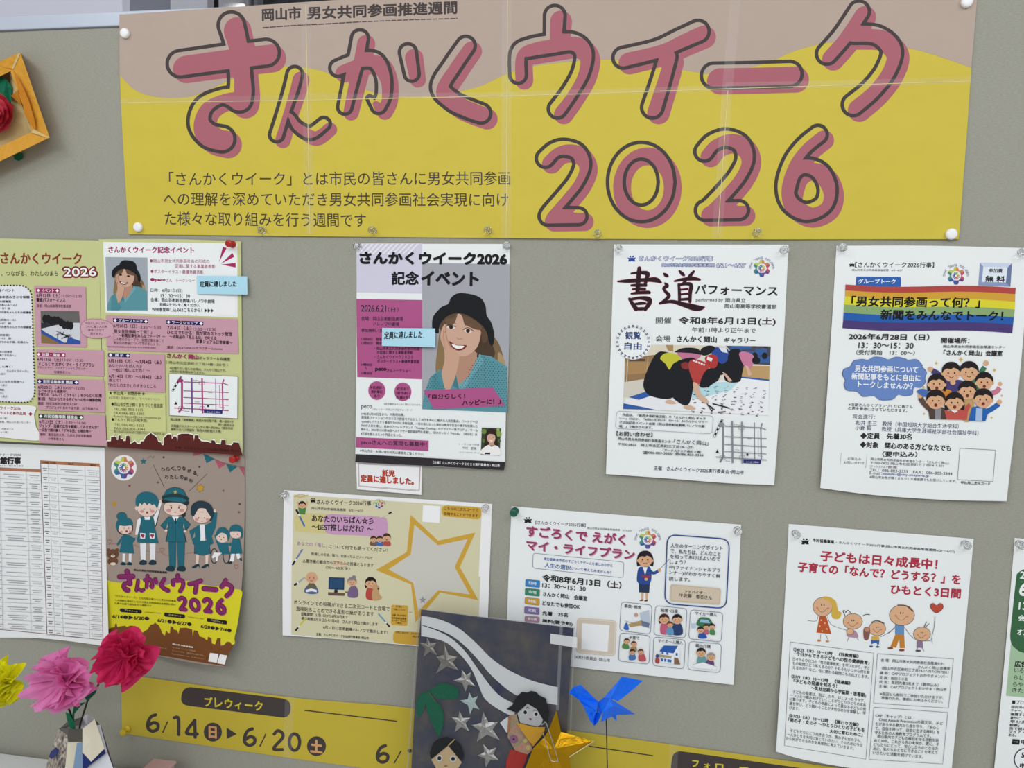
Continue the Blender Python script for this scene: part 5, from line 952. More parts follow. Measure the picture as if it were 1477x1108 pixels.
A = Art(stp, 'printed_figure', 'S2'); A.b([(180, 205), (190, 170), (225, 150), (262, 172), (272, 210), (225, 218)], '5a6a90'); A.b([(195, 175), (225, 135), (262, 170), (230, 185)], '6a6450'); A.p([(190, 190), (225, 180), (262, 190), (262, 205), (228, 198), (192, 205)], 'dedee4'); face(A, 228, 108, 38, 'dcaa86', 'b8b4ae', bald=True)
A.done(); A = Art(stp, 'printed_computer', 'S2'); A.p([(342, 105), (447, 108), (445, 190), (340, 185)], '1f3c5c'); A.p([(350, 112), (440, 115), (438, 180), (348, 176)], '2c4e72'); A.p([(380, 188), (400, 188), (402, 208), (378, 208)], '22303c'); A.p([(338, 205), (450, 212), (447, 230), (337, 226)], '6a5540'); A.p([(450, 200), (520, 204), (518, 212), (450, 208)], '8a7050')
A.done(); A = Art(stp, 'printed_figure', 'S2'); A.b([(470, 235), (478, 180), (510, 160), (535, 185), (533, 238)], '7a6488'); face(A, 497, 138, 28, 'dcaa86', '8a8288'); A.e(510, 105, 14, 13, '8a8288', n=10)
A.done(); A = Art(stp, 'printed_figure', 'S2'); A.b([(592, 245), (595, 185), (625, 165), (650, 190), (645, 255)], 'bb4c44'); face(A, 622, 145, 34, SKN, HR, long=True); A.b([(630, 205), (650, 175), (675, 190), (680, 220), (697, 240), (680, 255), (635, 258)], 'c9a070'); A.e(655, 175, 22, 20, 'c9a070'); A.e(672, 182, 6, 8, '5a4030', n=8); A.done()

# ================================================================== life plan game poster
su = Sheet('event_poster', 'white landscape poster with magenta title and six small cartoon panels, held by a green pin', 'poster',
    [[(738, 730.3), (1069, 757)], [(733, 840), (900, 858), (1064, 870)], [(730, 950), (850, 965), (960, 977), (1058.2, 988)]], lambda x, y: 0.0008 + .004*sm((y-780)/280), paper(WHT, .45, .05, 9, name='white_paper'), n=(26, 20))
A = Art(su, 'title_lettering', 'L1'); citymark(A, 202, 165, 80); A.t('【さんかくウイーク2026行事】', 272, 200, 735, 230, 34, '4a484e', .12); A.t('岡山市男女共同参画推進週間　6/21-6/27', 752, 246, 1168, 272, 20, '66666c', .04)
for dx, dy, c, b in ((7, 7, 'caa2b4', .6), (0, 0, 'a03c66', .62)):
    A.t('すごろくで えがく', 188+dx, 310+dy, 1100+dx, 392+dy, 96, c, b, 8); A.t('マイ・ライフプラン', 188+dx, 435+dy, 1185+dx, 528+dy, 88, c, b, 8)
A.done()
A = Art(su, 'emblem_print', 'L1'); emblem(A, 1312, 345, 84); A.done()
A = Art(su, 'boxed_lettering', 'L1'); A.ro([(250, 468), (1092, 552), (1084, 698), (246, 608)], 26, .55, '5a6c8c'); A.t('実行委員会作成のすごろくでゲームを楽しみながら', 350, 535, 985, 598, 28, '3d5fa6', .1); A.t('人生の選択', 357, 600, 598, 628, 44, '3d5fa6', .15); A.t('について考えてみませんか？', 598, 622, 975, 662, 26, '3d5fa6', .12); A.done()
A = Art(su, 'body_lettering', 'L1'); A.t('令和8年6月13日（土）', 335, 728, 1065, 800, 64, '2a282c', .4); A.t('13：30～15：30', 335, 785, 735, 822, 38, '2a282c', .3); A.t('さんかく岡山　会議室', 342, 868, 750, 912, 42, '2a282c', .3); A.t('どなたでも参加OK', 336, 952, 682, 988, 42, '2a282c', .3)
A.v('B1').t('先着　25名', 988, 80, 1158, 94, 26, '2a282c', .3); A.t('無料(要予約)', 988, 132, 1190, 156, 26, '2a282c', .3)
A.v('L2'); A.t('26実行委員会･岡山市', 36, 930, 265, 955, 22, '4a484e', .08); A.done()
for q, s_, c, v_ in (([(180, 710), (315, 722), (312, 790), (176, 778)], '日時', '3a86c8', 'L1'), ([(176, 792), (313, 804), (310, 872), (173, 858)], '会場', '3f8a68', 'L1'), ([(175, 878), (310, 890), (308, 955), (172, 940)], '対象', 'd3a23c', 'L1'), ([(170, 962), (309, 975), (306, 1040), (168, 1027)], '定員', '8a74ac', 'L1'), ([(872, 84), (970, 92), (968, 134), (868, 126)], '参加費', 'b58a9c', 'B1')):
    A = Art(su, 'colour_label', v_); A.r(q, 12, '5c6068'); A.r([(x*.96+.04*sum(p[0] for p in q)/4, y*.93+.07*sum(p[1] for p in q)/4) for x, y in q], 10, c); h = (q[3][1]-q[0][1]); A.t(s_, q[3][0]+h*.5, q[3][1]-h*.3, q[2][0]-h*.45, q[2][1]-h*.32, h*.45, 'd9dfe6', .1); A.done()
A = Art(su, 'beige_panel', 'L2'); A.r([(55, 668), (308, 688), (298, 918), (48, 895)], 28, 'd4c6b4'); A.ro([(62, 676), (300, 695), (291, 910), (55, 888)], 24, .35, 'efe8dc'); A.p([(88, 705), (262, 718), (250, 888), (82, 872)], 'e4e6ea'); A.done()
A = Art(su, 'presenter_figure', 'L2')
A.l([(580, 362), (645, 295)], .7, '4a4a52'); A.p([(448, 448), (520, 450), (516, 512), (450, 508)], '2c3a58')
for x in (463, 492): A.p([(x, 510), (x+18, 511), (x+15, 556), (x+2, 556)], SKN)
A.b([(455, 558), (475, 552), (478, 562), (458, 563)], '6a4a34', 3); A.b([(485, 560), (502, 554), (506, 564), (488, 566)], '6a4a34', 3)
A.b([(450, 350), (480, 345), (525, 352), (522, 450), (446, 448), (438, 400)], '2f4d96', 4); A.l([(520, 370), (545, 385), (578, 368)], 4.2, '2f4d96', True); A.e(582, 366, 12, 12, SKN, n=10); A.p([(475, 346), (505, 347), (490, 395)], 'e4e6ea'); A.p([(462, 398), (530, 402), (520, 412), (490, 420)], 'a03c48'); A.e(497, 424, 12, 9, SKN, n=8); face(A, 490, 298, 46, SKN, '26202a', long=True); A.done()
A = Art(su, 'advice_panel', 'L2'); A.ro([(632, 138), (1030, 168), (1008, 612), (614, 580)], 60, 1.7, '33508c'); A.lines([('人生のターニングポイント', 652, 222, 985, 240, 28), ('で、私たちは、どんなこと', 652, 256, 972, 278, 28), ('を知っておけばよいので', 650, 290, 970, 310, 28), ('しょう？', 648, 326, 750, 330, 26), ('FP(ファイナンシャルプラ', 645, 362, 970, 384, 28), ('ンナー)がわかりやすく解', 643, 395, 970, 420, 28), ('説します。', 642, 432, 775, 440, 26)], '3a4250', .12)
A.r([(652, 455), (975, 482), (970, 588), (648, 565)], 16, 'd4c4ae'); A.ro([(658, 461), (968, 487), (963, 581), (655, 559)], 14, .35, 'b8a484'); A.lines([('アドバイザー', 742, 514, 878, 522, 20), ('FP:佐藤　香名さん', 706, 538, 916, 556, 26)], '44403c', .2); A.done()
def pan(q, title, tx, fn):
    A = Art(su, 'cartoon_panel', 'L2'); A.ro(q, 26, .65, '5a6a84'); A.t(title, *tx, 22, '44444c', .12); fn(A); A.done()
def q1(A): A.p([(455, 640), (515, 620), (520, 700), (465, 690)], 'b8c4d4'); A.p([(380, 712), (470, 685), (485, 715), (395, 730)], 'b89a68'); A.b([(352, 740), (370, 700), (385, 735), (380, 750)], '3a6ab8', 4); A.e(432, 652, 13, 13, 'c8a088', n=10); A.p([(412, 665), (448, 665), (455, 692), (412, 690)], 'dde2ea'); A.l([(360, 690), (520, 735)], .6, '8a8a90'); A.p([(465, 690), (520, 705), (512, 735), (470, 720)], '6a7a94')
def q2(A):
    A.b([(590, 770), (592, 710), (630, 695), (640, 770)], 'c8607c', 4); A.b([(665, 775), (670, 710), (705, 700), (728, 730), (725, 778)], '2c4270', 4); A.b([(625, 775), (632, 735), (665, 735), (670, 778)], '6a9ac4', 4); face(A, 612, 680, 29, SKN, '4a2c28', long=True); face(A, 695, 682, 29, SKN, '26222a'); face(A, 650, 715, 17, SKN, '6a4030')
def q3(A):
    A.b([(825, 720), (825, 690), (845, 668), (895, 672), (918, 700), (915, 735)], '3f7a54', 4); A.p([(845, 680), (893, 684), (905, 705), (838, 700)], '9ac0dc'); A.p([(822, 780), (845, 790), (945, 808), (820, 805)], 'dfe2ea'); A.b([(830, 800), (838, 765), (862, 760), (885, 800)], '3058a4', 4); A.b([(868, 770), (872, 745), (892, 745), (895, 775)], 'c06478', 4); A.b([(905, 775), (905, 748), (930, 745), (938, 778)], '4a8a50', 4); face(A, 845, 750, 20, SKN, '26222a'); face(A, 880, 730, 17, SKN, '4a2c28'); face(A, 918, 728, 18, SKN, '26222a'); A.p([(785, 705), (812, 705), (812, 735), (788, 735)], 'b8c8dc')
def q4(A):
    A.b([(345, 865), (348, 838), (375, 832), (388, 868)], '5a8a4c', 4); A.b([(398, 880), (400, 858), (430, 855), (435, 885)], 'a88a5c', 4); A.b([(388, 940), (390, 905), (420, 900), (430, 935)], '4a78b4', 4); A.b([(450, 945), (450, 905), (480, 900), (495, 945)], 'c05a5c', 4)
    for x, y, c in ((372, 822, '4a3a34'), (417, 840, '5a3a30'), (408, 892, '4a2c28'), (462, 890, '6a3c30')): face(A, x, y, 17, SKN, c)
def q5(A):
    A.p([(590, 885), (712, 900), (705, 970), (588, 955)], 'dce0e4'); A.p([(582, 885), (610, 848), (700, 850), (672, 898)], '2c5cae'); A.p([(672, 898), (700, 850), (716, 902)], 'e0e2e4')
    for x, y in ((595, 885), (625, 888), (685, 895), (592, 930), (612, 932), (632, 935), (645, 937)): A.p([(x, y), (x+14, y+2), (x+13, y+20), (x, y+18)], '3f72b8')
    A.p([(580, 905), (660, 915), (658, 930), (580, 922)], 'b0a084'); A.p([(675, 925), (700, 928), (715, 970), (675, 968)], '8a6a4c'); A.b([(555, 955), (560, 925), (580, 935), (578, 962)], 'b04a4c', 4); A.e(568, 915, 11, 12, '3a4a80', n=8)
def q6(A):
    A.b([(825, 965), (828, 920), (858, 910), (880, 930), (878, 968)], '6aa0a0', 4); A.b([(880, 980), (882, 945), (912, 935), (930, 955), (925, 985)], '6a4a78', 4); A.p([(795, 970), (860, 955), (950, 985), (940, 1002), (800, 990)], 'e0e4ea'); A.l([(795, 970), (860, 955), (950, 985)], .5, '9aa4b4'); face(A, 848, 895, 27, SKN, '26222a'); face(A, 912, 922, 24, SKN, 'a09890')
pan([(338, 568), (534, 590), (524, 776), (326, 752)], '事故･病気', (356, 605, 465, 616), q1); pan([(556, 592), (758, 612), (748, 800), (545, 780)], '結婚･出産', (590, 632, 698, 640), q2); pan([(780, 618), (988, 638), (976, 826), (768, 804)], 'マイカー購入', (810, 652, 948, 662), q3)
pan([(330, 766), (523, 785), (515, 968), (318, 946)], '子育て', (385, 806, 452, 812), q4); pan([(545, 792), (748, 812), (738, 998), (538, 976)], 'マイホーム購入', (572, 828, 730, 842), q5); pan([(772, 820), (978, 838), (970, 1022), (762, 1002)], '親の介護', (812, 858, 908, 866), q6)

# ================================================================== children poster
ki = Sheet('event_poster', 'white poster with red title and crayon drawn family holding hands, low on the right', 'poster',
    [[(1137.7, 755.9), (1404.4, 777.3)], [(1129, 920), (1390, 935)], [(1119.4, 1084.3), (1160, 1096), (1240, 1110), (1371, 1127)]], lambda x, y: 0.0008 + .012*sm((y-830)/340), paper(WHT, .45, .05, 9, name='white_paper'), n=(22, 28))
RED = 'b5364a'
A = Art(ki, 'title_lettering', 'F1'); citymark(A, 245, 150, 62); A.t('市民協働事業', 295, 150, 443, 165, 24, '2a282c', .25); A.t('・さんかくウイーク2026行事(岡山市男女共同参画推進週間6/21～6/27)', 455, 165, 1272, 230, 20, '4a484e', .12)
A.t('子どもは日々成長中！', 350, 282, 1150, 342, 70, RED, .6, 8); A.t('子育ての「なんで？どうする？」を', 195, 355, 1308, 445, 66, RED, .55, 8); A.t('ひもとく3日間', 832, 508, 1310, 540, 62, RED, .55, 8); A.done()
LN, S2 = '4a3c38', 'e2b38c'
def smile(cx, cy, r): A.l([(cx-r*.55, cy+r*.2), (cx-r*.3, cy+r*.55), (cx+r*.1, cy+r*.6), (cx+r*.5, cy+r*.2)], .5, LN, True); A.e(cx-r*.12, cy-r*.15, r*.05+1, r*.1+1, LN, n=6); A.e(cx+r*.15, cy-r*.15, r*.05+1, r*.1+1, LN, n=6); A.e(cx+r*.62, cy+r*.2, r*.12, r*.12, 'd4806c', n=8); A.e(cx-r*.62, cy+r*.15, r*.12, r*.12, 'd4806c', n=8)
def limbs(*P_): 
    for q in P_: A.l(q, .6, LN, True)
A = Art(ki, 'printed_figure', 'F1'); limbs([(335, 660), (318, 695), (262, 692)], [(398, 665), (420, 715), (470, 740), (540, 762)], [(352, 785), (350, 820)], [(385, 785), (402, 825)]); A.p([(345, 655), (388, 657), (425, 785), (322, 775)], 'c25a30')
for x, y in ((355, 690), (380, 710), (345, 730), (395, 750), (362, 765)): A.e(x, y, 6, 6, 'e8c49c', n=6)
A.e(340, 830, 14, 8, 'c98a50', n=8); A.e(398, 835, 13, 7, 'c98a50', n=8)
A.b([(365, 535), (410, 530), (455, 560), (470, 620), (495, 640), (475, 680), (430, 670), (418, 600)], 'd9b44c', 4); A.e(365, 598, 68, 66, LN); A.e(365, 598, 65, 63, S2); A.b([(360, 535), (410, 532), (450, 560), (468, 625), (440, 670), (425, 640), (430, 590), (400, 555)], 'd9b44c', 4); smile(365, 595, 62)
A.done(); A = Art(ki, 'printed_figure', 'F1'); limbs([(545, 800), (535, 835)], [(590, 800), (612, 828)]); A.b([(530, 800), (545, 760), (590, 762), (608, 808)], 'b890a4', 3); A.e(572, 698, 68, 56, LN); A.e(572, 698, 65, 53, S2); smile(572, 700, 52); A.e(553, 768, 26, 22, LN); A.e(553, 768, 24, 20, S2)
for q in ([(520, 640), (540, 622), (562, 645)], [(640, 660), (665, 650), (690, 652)], [(520, 660), (505, 625), (530, 630)]): A.l(q, 1.0, '4a3024', True)
A.done(); A = Art(ki, 'printed_figure', 'F1'); limbs([(700, 845), (698, 870)], [(742, 850), (740, 870)], [(760, 805), (810, 780), (860, 745)]); A.p([(700, 800), (752, 800), (756, 830), (700, 828)], 'd9ae4c'); A.p([(696, 826), (755, 828), (752, 858), (728, 846), (698, 854)], '3a68ac'); A.e(740, 748, 60, 50, LN); A.e(740, 748, 57, 47, S2); smile(740, 745, 45); A.l([(700, 705), (740, 692), (790, 712)], 1.2, '5a3c2c', True); A.b([(648, 745), (690, 745), (680, 820), (650, 820)], '8a5c54', 4); A.e(670, 755, 18, 16, 'c98c74', n=10)
A.e(698, 870, 14, 7, '55607c', n=8); A.e(742, 873, 14, 7, '55607c', n=8)
A.done(); A = Art(ki, 'printed_figure', 'F1'); A.p([(865, 785), (925, 790), (930, 882), (895, 882), (890, 820), (870, 880), (830, 872)], 'c98436'); A.p([(862, 718), (925, 722), (925, 790), (862, 785)], '6a94c4'); A.e(830, 882, 20, 8, '8a4c34', n=8); A.e(908, 896, 22, 8, '8a4c34', n=8); A.e(910, 655, 88, 72, LN); A.e(910, 655, 85, 69, S2); smile(908, 650, 64); A.l([(880, 586), (940, 592), (985, 630)], 1.5, '5a4438', True); limbs([(862, 735), (830, 770), (812, 780)], [(925, 735), (965, 790), (1005, 825)])
A.done(); A = Art(ki, 'printed_figure', 'F1'); A.p([(1012, 830), (1052, 832), (1055, 880), (1010, 878)], '8a7a94'); A.e(1048, 785, 60, 50, LN); A.e(1048, 785, 57, 47, S2); smile(1046, 782, 45); A.l([(1060, 740), (1080, 700)], 1.0, '4a3428'); A.l([(1068, 742), (1098, 712)], .8, '4a3428'); limbs([(1055, 832), (1105, 830), (1118, 815)], [(1120, 850), (1115, 810), (1130, 740), (1138, 660)], [(1020, 880), (1008, 898)], [(1048, 880), (1062, 902)]); A.e(1022, 900, 20, 6, '4a3c38', n=8)
A.done(); A = Art(ki, 'printed_balloon', 'F1'); A.b([(1146, 642), (1110, 612), (1106, 585), (1125, 572), (1148, 588), (1175, 572), (1195, 592), (1185, 618)], '7a3428', 4); A.b([(1146, 638), (1113, 611), (1110, 587), (1126, 576), (1148, 593), (1175, 577), (1191, 594), (1181, 616)], 'c4503c', 4); A.done()
A = Art(ki, 'schedule_lettering', 'F2'); A.l([(143, 30), (716, 106), (662, 835), (102, 742), (143, 30)], .55, '5a585c')
A.lines([('①6/25（木）10～12時　《性教育編》', 163, 92, 612, 142, 26), ('「今日からできる子どもへの性の健康教育」', 172, 122, 685, 188, 28), ('②7/9（木）10～12時　《発達編》', 150, 278, 555, 326, 26), ('「子どもの発達を知ろう！', 165, 312, 462, 346, 28), ('～乳幼児期から学童期・思春期」', 285, 358, 662, 410, 28), ('③7/23（木）10～12時　《関わり方編》', 135, 548, 612, 612, 26), ('「男の子・女の子 ～ひとりひとりの子どもを', 130, 578, 652, 650, 28), ('大切に育むために」', 412, 656, 638, 682, 26)], '2a282c', .26)
A.lines([('日々からウロコの「性の健康教育」を学びながら、子ど', 160, 158, 690, 222, 24), ('もの疑問にどう答えるのか？そもそもいつから何を教', 158, 186, 688, 252, 24), ('えるのか？など、性に関わる疑問にもお応えします。', 158, 216, 682, 282, 24), ('子どもの発達は、飛ばしたり、はしょったりせず、', 158, 382, 655, 446, 24), ('一つひとつ積みあげていくことがひとりひとりの成長', 140, 406, 662, 475, 24), ('に繋ります。子どもの年齢によって異なる子どもの発', 138, 432, 662, 505, 24), ('達を学び、どう関わることが大切なのかを体験し、学', 135, 462, 660, 532, 24), ('びます。', 135, 492, 205, 500, 22),
    ('子どもたちにどう向き合うか、男の子も女の子も、', 140, 648, 630, 722, 24), ('一人ひとりを大切に育てていきたい、そのために今日', 120, 675, 635, 752, 24), ('から何ができるのかを具体的に考えていきます。', 112, 702, 578, 772, 24)], '5a585c', .06); A.done()
A = Art(ki, 'place_lettering', 'F2'); A.l([(742, 110), (1264, 146), (1230, 484), (715, 450), (742, 110)], .55, '5a585c'); A.l([(718, 478), (1225, 514), (1190, 868), (684, 836), (718, 478)], .55, '5a585c')
A.lines([('会 場：岡山市男女共同参画社会推進ｾﾝﾀｰ', 765, 165, 1200, 192, 22), ('さんかく岡山 会議室', 1020, 212, 1240, 222, 20), ('（岡山市北区表町三丁目14-17-ｱﾙﾌｧｽｸｴｱ201）', 772, 220, 1230, 250, 22), ('講 師：CAPプロジェクトおかやまメンバー', 758, 252, 1225, 280, 22), ('定 員：各回５０名', 756, 284, 946, 296, 22), ('託 児：各回先着5名まで（要申込み）', 754, 314, 1160, 338, 22), ('主 催：CAPプロジェクトおかやま・岡山市', 752, 344, 1215, 368, 22), ('※各回とも無料でご参加いただけますが、', 758, 396, 1195, 424, 22), ('準備のため、事前にお申込みください。', 768, 424, 1190, 450, 22),
    ('CAP（キャップ）とは…', 728, 546, 998, 562, 22), ('Child Assault Preventionの頭文字。子ど', 752, 574, 1192, 602, 24), ('もがあらゆる暴力から身を守り、「安心し', 728, 604, 1165, 632, 24), ('て、自信を持って、自由に生きる権利」を', 726, 634, 1168, 662, 24), ('守るための人権教育プログラムです。', 722, 662, 1110, 688, 24), ('岡山県内で子どもの権利を守る活動を始', 742, 690, 1162, 718, 24), ('めて30年。これから先の未来が、更に、子', 718, 718, 1165, 746, 24), ('どもたちにとって、安心したものとなるた', 716, 746, 1158, 774, 24), ('めに、私たちおとなにできることを考えて', 712, 774, 1155, 802, 24), ('いきたいと活動を続けています。', 710, 802, 1055, 830, 24)], '4c4a4e', .08); A.done()

# ================================================================== green poster cut by the right edge
gr = Sheet('event_poster', 'white poster with dark green panel, cut off by the right edge below the rainbow poster', 'poster',
    [[(1463.5, 776), (1740, 800)], [(1450, 940), (1715, 962)], [(1432, 1130), (1680, 1160)]], lambda x, y: 0.0008 + .003*sm((y-820)/330), paper(WHT, .45, .05, 9, name='white_paper'), n=(26, 36))
A = Art(gr, 'green_panel', 'R1'); A.p([(196, 470), (700, 540), (690, 815), (167, 766)], 'a9c6a4'); A.b([(215, 215), (225, 185), (260, 165), (300, 160), (700, 220), (680, 640), (290, 572), (215, 545), (188, 500), (195, 400)], '3d6a48', 4)
A.t('2026', 233, 212, 330, 220, 34, 'dfe8e0', .3); A.t('6/27', 230, 292, 370, 300, 60, 'e8eee8', .8); A.t('13:30', 227, 358, 330, 364, 34, 'dfe8e0', .4); A.lines([('会場', 225, 412, 285, 415, 28), ('オンライン', 220, 478, 350, 484, 28)], 'dfe8e0', .25)
A.t('広告で読', 207, 630, 330, 636, 30, '2a282c', .4); A.lines([('いるのに', 206, 656, 300, 662, 22), ('らし合わ', 204, 690, 300, 696, 22), ('らやって', 200, 722, 300, 728, 22), ('きたか。', 196, 750, 290, 756, 22)], '3c443c', .15); A.done()
A = Art(gr, 'body_lettering', 'R1'); A.lines([('■プロフィール', 196, 805, 330, 812, 18), ('国内外の広告', 192, 826, 300, 831, 14), ('チャー、ワーク', 190, 843, 300, 849, 14), ('審議する委員', 188, 860, 300, 866, 14), ('著作に「写真を', 187, 878, 300, 883, 14), ('早む身体」', 186, 895, 300, 900, 14), ('観察」（単著', 184, 912, 300, 917, 14), ('告で読み解く', 183, 928, 300, 933, 14), ('マイア・コパ', 181, 943, 300, 948, 14), ('ある。', 180, 958, 215, 960, 13)], '2a282c', .12); A.t('➡申込', 196, 995, 300, 1003, 24, '2a282c', .25); A.e(262, 1068, 58, 56, '3a3a40'); A.e(262, 1068, 53, 51, 'e2e5e9'); A.t('50名', 240, 1060, 300, 1064, 30, '2a282c', .35); A.t('申込', 232, 1110, 290, 1114, 26, '2a282c', .3); A.done()

# ================================================================== lower yellow banner
lo = Sheet('date_banner', 'yellow date banner with rounded dark labels running along the foot of the board', 'banner',
    [[(174.5, 972), (415, 1005.5), (593, 1021.5), (840, 1056.3), (972, 1074.6), (1140, 1098), (1560, 1157)], [(176, 1058), (415, 1093), (590, 1117), (835, 1153), (970, 1172), (1135, 1196), (1550, 1256)]],
    lambda x, y: 0.0009 + .0006*np.sin(x*.02)**2, paper('=b9a63a', .5, .12, 14, .15, name='banner_paper2'), n=(72, 8))
A = Art(lo, 'dark_label', 'Y1'); A.r([(335, 96), (835, 158), (830, 246), (318, 182)], 42, DRK)
for i, ch in enumerate('プレウィーク'):
    x = 437+i*46.5; y = 188+i*4-(17 if ch == 'ー' else 0); A.t(ch, x-2, y, x+(32 if ch not in 'ィ' else 26), y+3, 42 if ch not in 'ィー' else (30 if ch == 'ィ' else 7), 'd8c640', .5)
A.done()
A = Art(lo, 'date_lettering', 'Y1')
def numst(sts, r): 
    cs = strokes([[(x, y, r) for x, y in s_] for s_ in sts], 'Y1'); b = bounds(cs, 2); A.sdf(field(cs), b[0], b[1], b[2], b[3], .9, DRK)
def six(x, y, k=1): numst([[(x+28*k, y-76*k), (x+6*k, y-66*k), (x-8*k, y-38*k), (x-6*k, y-12*k), (x+14*k, y), (x+36*k, y-10*k), (x+38*k, y-32*k), (x+18*k, y-40*k), (x-2*k, y-28*k)]], 7.5*k)
six(179, 305); numst([[(262, 262), (240, 310)]], 3.2); numst([[(293, 243), (308, 240), (314, 258), (314, 320)]], 7.5); numst([[(388, 255), (350, 312), (400, 318)], [(388, 255), (390, 332)]], 7.5)
six(627, 370); numst([[(717, 318), (690, 374)]], 3.2); numst([[(756, 318), (772, 303), (792, 312), (795, 335), (754, 385), (795, 390)]], 7.5); numst([[(850+24*math.sin(t), 355-38*math.cos(t)) for t in np.linspace(0, 6.283, 15)]], 7.5)
six(1243, 448); numst([[(1343, 398), (1312, 452)]], 3.2); A.e(1384, 395, 10, 10, DRK)
A.e(472, 309, 42, 44, DRK); A.t('日', 455, 334, 488, 338, 52, 'd9a26a', .8); A.e(952, 374, 44, 46, DRK); A.t('土', 925, 400, 978, 406, 56, 'd9a26a', .9); A.p([(535, 288), (583, 318), (537, 340)], DRK)
A.l([(895, 208), (1325, 259)], 1.7, DRK); A.v('Y2').l([(45, 524), (502, 592)], 1.6, DRK); A.done()
A = Art(lo, 'dark_label', 'Y2'); A.r([(642, 552), (2200, 770), (2190, 950), (622, 740)], 70, DRK)
for i, (ch, x, y, wd, h) in enumerate([('フ', 780, 668, 42, 44), ('ォ', 862, 680, 42, 36), ('ロ', 945, 695, 52, 46), ('ー', 1032, 690, 58, 8), ('ー', 1032, 690, 58, 8), ('ア', 1115, 722, 60, 50)]): A.t(ch, x, y, x+wd, y+5, h, 'd8c640', .55)
A.done()
strip(lo, [(418, 1004), (414, 1095)], 13); strip(lo, [(972, 1073), (968, 1174)], 13)

# ================================================================== pins
def lathe(name, prof, mat, n=20, parent=None, smooth=True):
    """profile (radius, height) turned about the pin's axis, which points away from the board (-y)"""
    V = []; F = []
    for r, h in prof:
        for k in range(n): a = 2*math.pi*k/n; V.append((r*math.cos(a), -h, r*math.sin(a)))
    for i in range(len(prof)-1):
        for k in range(n): a, b = i*n+k, i*n+(k+1) % n; F.append((a, b, b+n, a+n))
    F.append(tuple(range(n-1, -1, -1))[::-1]); F.append(tuple(range((len(prof)-1)*n, len(prof)*n))[::-1])
    o = mesh(name, V, F, mat, parent, smooth=smooth)
    import bmesh
    bm = bmesh.new(); bm.from_mesh(o.data); bmesh.ops.recalc_face_normals(bm, faces=bm.faces); bm.to_mesh(o.data); bm.free()
    return o
clear = plain('clear_acrylic', 'ffffff', .08, 0, .5, 0.95, 1.22, raw=True); steel = plain('pin_steel', 'b9bbc0', .25, .9, raw=True)
def pushpin(px, py, surf, mat, label, kind='knob', tilt=(0, 0), group=None, s=1.0):
    """stands on the paper at the pixel; surf = distance of that paper from the board"""
    p = VP(px, py, surf); e = empty('push_pin', p); tag(e, label, 'pin', group)
    if kind == 'knob': prof = [(.0012, 0), (.0048, .0002), (.0050, .0010), (.0044, .0018), (.0022, .0028), (.0020, .0060), (.0026, .0085), (.0046, .0096), (.0050, .0108), (.0048, .0122), (.0036, .0128)]
    elif kind == 'crystal': prof = [(.0010, 0), (.0042, .0002), (.0046, .0012), (.0024, .0026), (.0022, .0052), (.0042, .0066), (.0050, .0082), (.0050, .0096), (.0036, .0108)]
    else: prof = [(.0056, .0), (.0060, .0008), (.0062, .0030), (.0059, .0044), (.0050, .0053), (.0030, .0057)]
    h = lathe('pin_head', [(r*s, z*s) for r, z in prof], mat, 14 if kind == 'crystal' else 20, e, smooth=True)
    h.location = (0, 0, 0); h.matrix_parent_inverse = Matrix.Identity(4)
    n = lathe('needle', [(.0005, -min(surf, .004)-.004), (.0005, .001)], steel, 6, e); n.matrix_parent_inverse = Matrix.Identity(4)
    e.rotation_euler = (tilt[0], 0, tilt[1]); return e
wht = plain('white_plastic', 'e9e9ea', .35); grn = plain('green_plastic', '0e5a46', .3); red = plain('red_plastic', 'b3201a', .25); ylw = plain('yellow_plastic', 'd9b91c', .3)
for x, y, s_ in ((182, 49, 'upper left corner'), (201, 328, 'lower left corner'), (1393, 4, 'upper right corner'), (1371, 338, 'lower right corner')):
    pushpin(x, y, float(ban.delta(np.array(x), np.array(y)))+.0003, wht, 'white button pin in the ' + s_ + ' of the big banner', 'button', group='white button pins of the big banner', s=1.05)
for x, y, sh_, lab in ((380, 333, ban, 'clear pin at the foot of the big banner, above the leaflet'), (539, 333, ban, 'clear pin at the foot of the big banner, above the magenta poster title'), (705, 333, ban, 'clear pin at the foot of the big banner, left of its big first numeral'),
                     (862, 338, ban, 'clear pin at the foot of the big banner between its first 2 and the zero'), (1091, 336, ban, 'clear pin at the foot of the big banner, below its second 2'),
                     (517, 355, ev, 'clear pin in the upper left corner of the magenta portrait poster'), (732, 355, ev, 'clear pin in the upper right corner of the magenta portrait poster'),
                     (892, 359, sh, 'clear pin in the upper left corner of the brush lettering poster'), (1130, 361, sh, 'clear pin in the upper right corner of the brush lettering poster'),
                     (1213, 358, gt, 'clear pin in the upper left corner of the rainbow poster'), (1473, 364, gt, 'clear pin in the upper right corner of the rainbow poster'),
                     (413, 713, stp, 'clear pin in the upper left corner of the cream star poster'), (701, 732, stp, 'clear pin in the upper right corner of the cream star poster'),
                     (1063, 764, su, 'clear pin in the upper right corner of the poster with six cartoon panels'), (1147, 769, ki, 'clear pin in the upper left corner of the crayon family poster'),
                     (1391, 784, ki, 'clear pin in the upper right corner of the crayon family poster'), (1469, 784, gr, 'clear pin on the green panelled poster cut by the right edge')):
    pushpin(x, y, float(sh_.delta(np.array(x), np.array(y)))+.0003, clear, lab, 'crystal', group='clear plastic pins')
pushpin(743, 737, .0012, grn, 'dark green pin in the upper left corner of the poster with six cartoon panels', s=1.05)
pushpin(336, 352.5, float(leafR.delta(np.array(336), np.array(352)))+.0003, red, 'red pin at the upper right corner of the lime leaflet')
pushpin(341, 661, .0030, red, 'red pin in the upper right corner of the teal figures poster')
